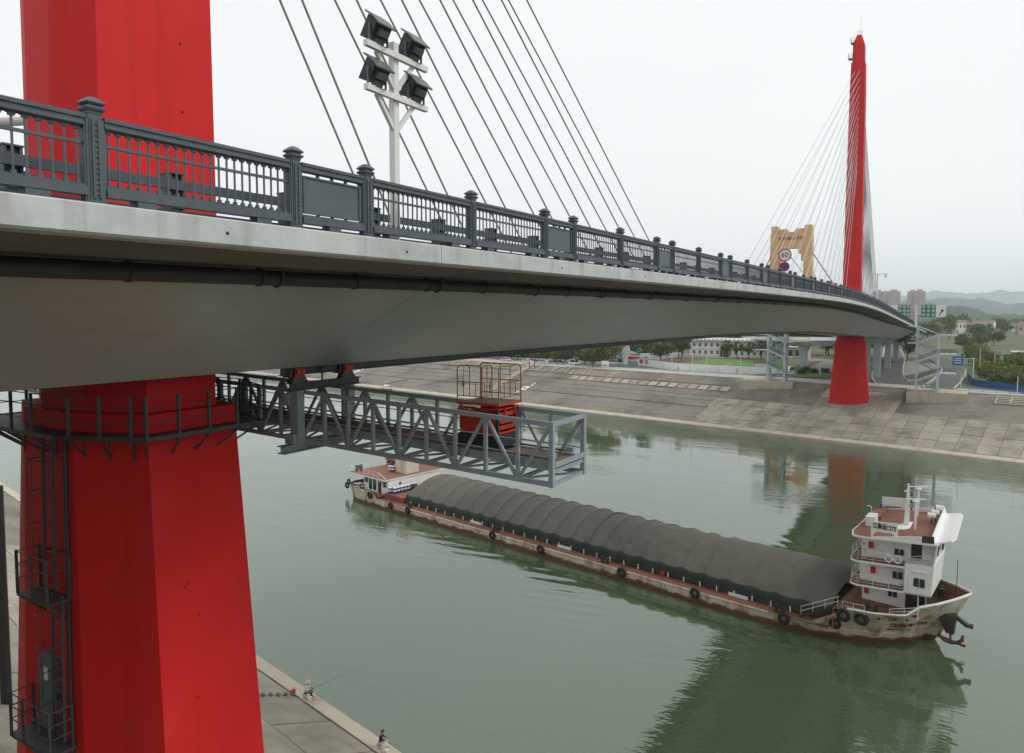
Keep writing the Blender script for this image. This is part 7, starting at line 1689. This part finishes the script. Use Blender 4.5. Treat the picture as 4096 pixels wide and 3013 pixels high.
for i, (l, lab) in enumerate(((lw, "long thin fishing rod held by the angler in white"),)):
    a = l + fdir * .42 + Vector((0, 0, .62)); b = l + fdir * 4.6 + Vector((0, 0, 2.6))
    rd = thing("fishing_rod", lab, "fishing rod", a)
    MB().tube([a - (b - a) * .03, a + (b - a) * .5 + Vector((0, 0, .05)), b], [.009, .006, .003], 5).build("rod_blank", CBLACK, rd); MB().cyl(a - (b - a) * .05, a + (b - a) * .06, .014, n=6).build("rod_grip", SHIPDK, rd)
def bucket(x, y, z, m, label, gr):
    b = thing("tackle_bucket", label, "bucket", (x, y, z), group=gr); MB().lathe([(.13, 0), (.17, .30), (.18, .31), (.15, .30)], n=12).build("pail", m, b, world=False); MB().torus((0, 0, .30), .165, .01, 'x', 12, 4).build("handle", STEELD, b, world=False)
q = NB(-17.2, 1.15); bucket(q.x - .1, q.y + .02, q.z + .03, CWHITE, "white bucket beside the angler in white", "anglers' buckets")
q = NB(-18.7, 1.6); bucket(q.x, q.y, q.z + .03, CRED, "red bucket behind the angler in white", "anglers' buckets")
q = NB(-8.5, 1.1); bucket(q.x, q.y, q.z + .03, CWHITE, "white bucket beside the angler in black", "anglers' buckets")
for i in range(7):                                # row of worn mooring stones by the angler in white
    q = NB(-18.6 - .02 * i, 1.7 + .55 * i); rr_ = random.Random(i); mb = MB()
    mb.loft([[(.16 * k * math.cos(a) * rr_.uniform(.8, 1.2), .13 * k * math.sin(a) * rr_.uniform(.8, 1.2), zz) for a in [2 * math.pi * j / 7 for j in range(7)]] for k, zz in ((1, -.05), (1.05, .1), (.6, .17))])
    o = mb.build("stone", SLABD); o.location = (q.x, q.y, q.z + .02); tag(o, "small stone in the row behind the angler in white, %s from the water" % ORD[i], "stone", "stones behind the angler")
cs = SW(72.75, -4.35, 6.96)
person("person in white standing at the rail of the ship's upper deck", cs, SA + R(180), "stand", CWHITE, CWHITE, None, .80)
person("person in red walking before the white school wall", P3(-33.2, 213.6), R(90), "stand", CRED, CBLACK)
qq = FB(-187, 4.8); person("tiny figure standing on the far slope below the river mark", qq, R(160), "stand", CWHITE, CBLACK)
qq = P3(-50.6, 212.0); person("pedestrian in grey walking on the promenade beside a lamp post", qq, R(80), "stand", CGREY, CBLACK)

# the ship's bow block sits slightly askew to the long hull line, as seen
for o in list(ship.children_recursive):
    if o.type == 'MESH' and o.parent is ship or (o.type == 'MESH' and o.parent and o.parent.parent is ship):
        if o.name.startswith(("bow_name", "name_characters")): 
            if o.location.x > 71:
                o.location.z += .085 * max(0, o.location.x - 72) * min(1, max(0, (o.location.z - 3.4) / 1.2)); o.location.x -= .12 * (o.location.y + 5.2)
            continue
        for v in o.data.vertices:
            v.co.z += .085 * max(0, v.co.x - 72) * min(1, max(0, (v.co.z - 3.4) / 1.2))
            t = min(1, max(0, (v.co.x - 70.5) / 2.5)); v.co.x -= .12 * (v.co.y + 5.2) * t
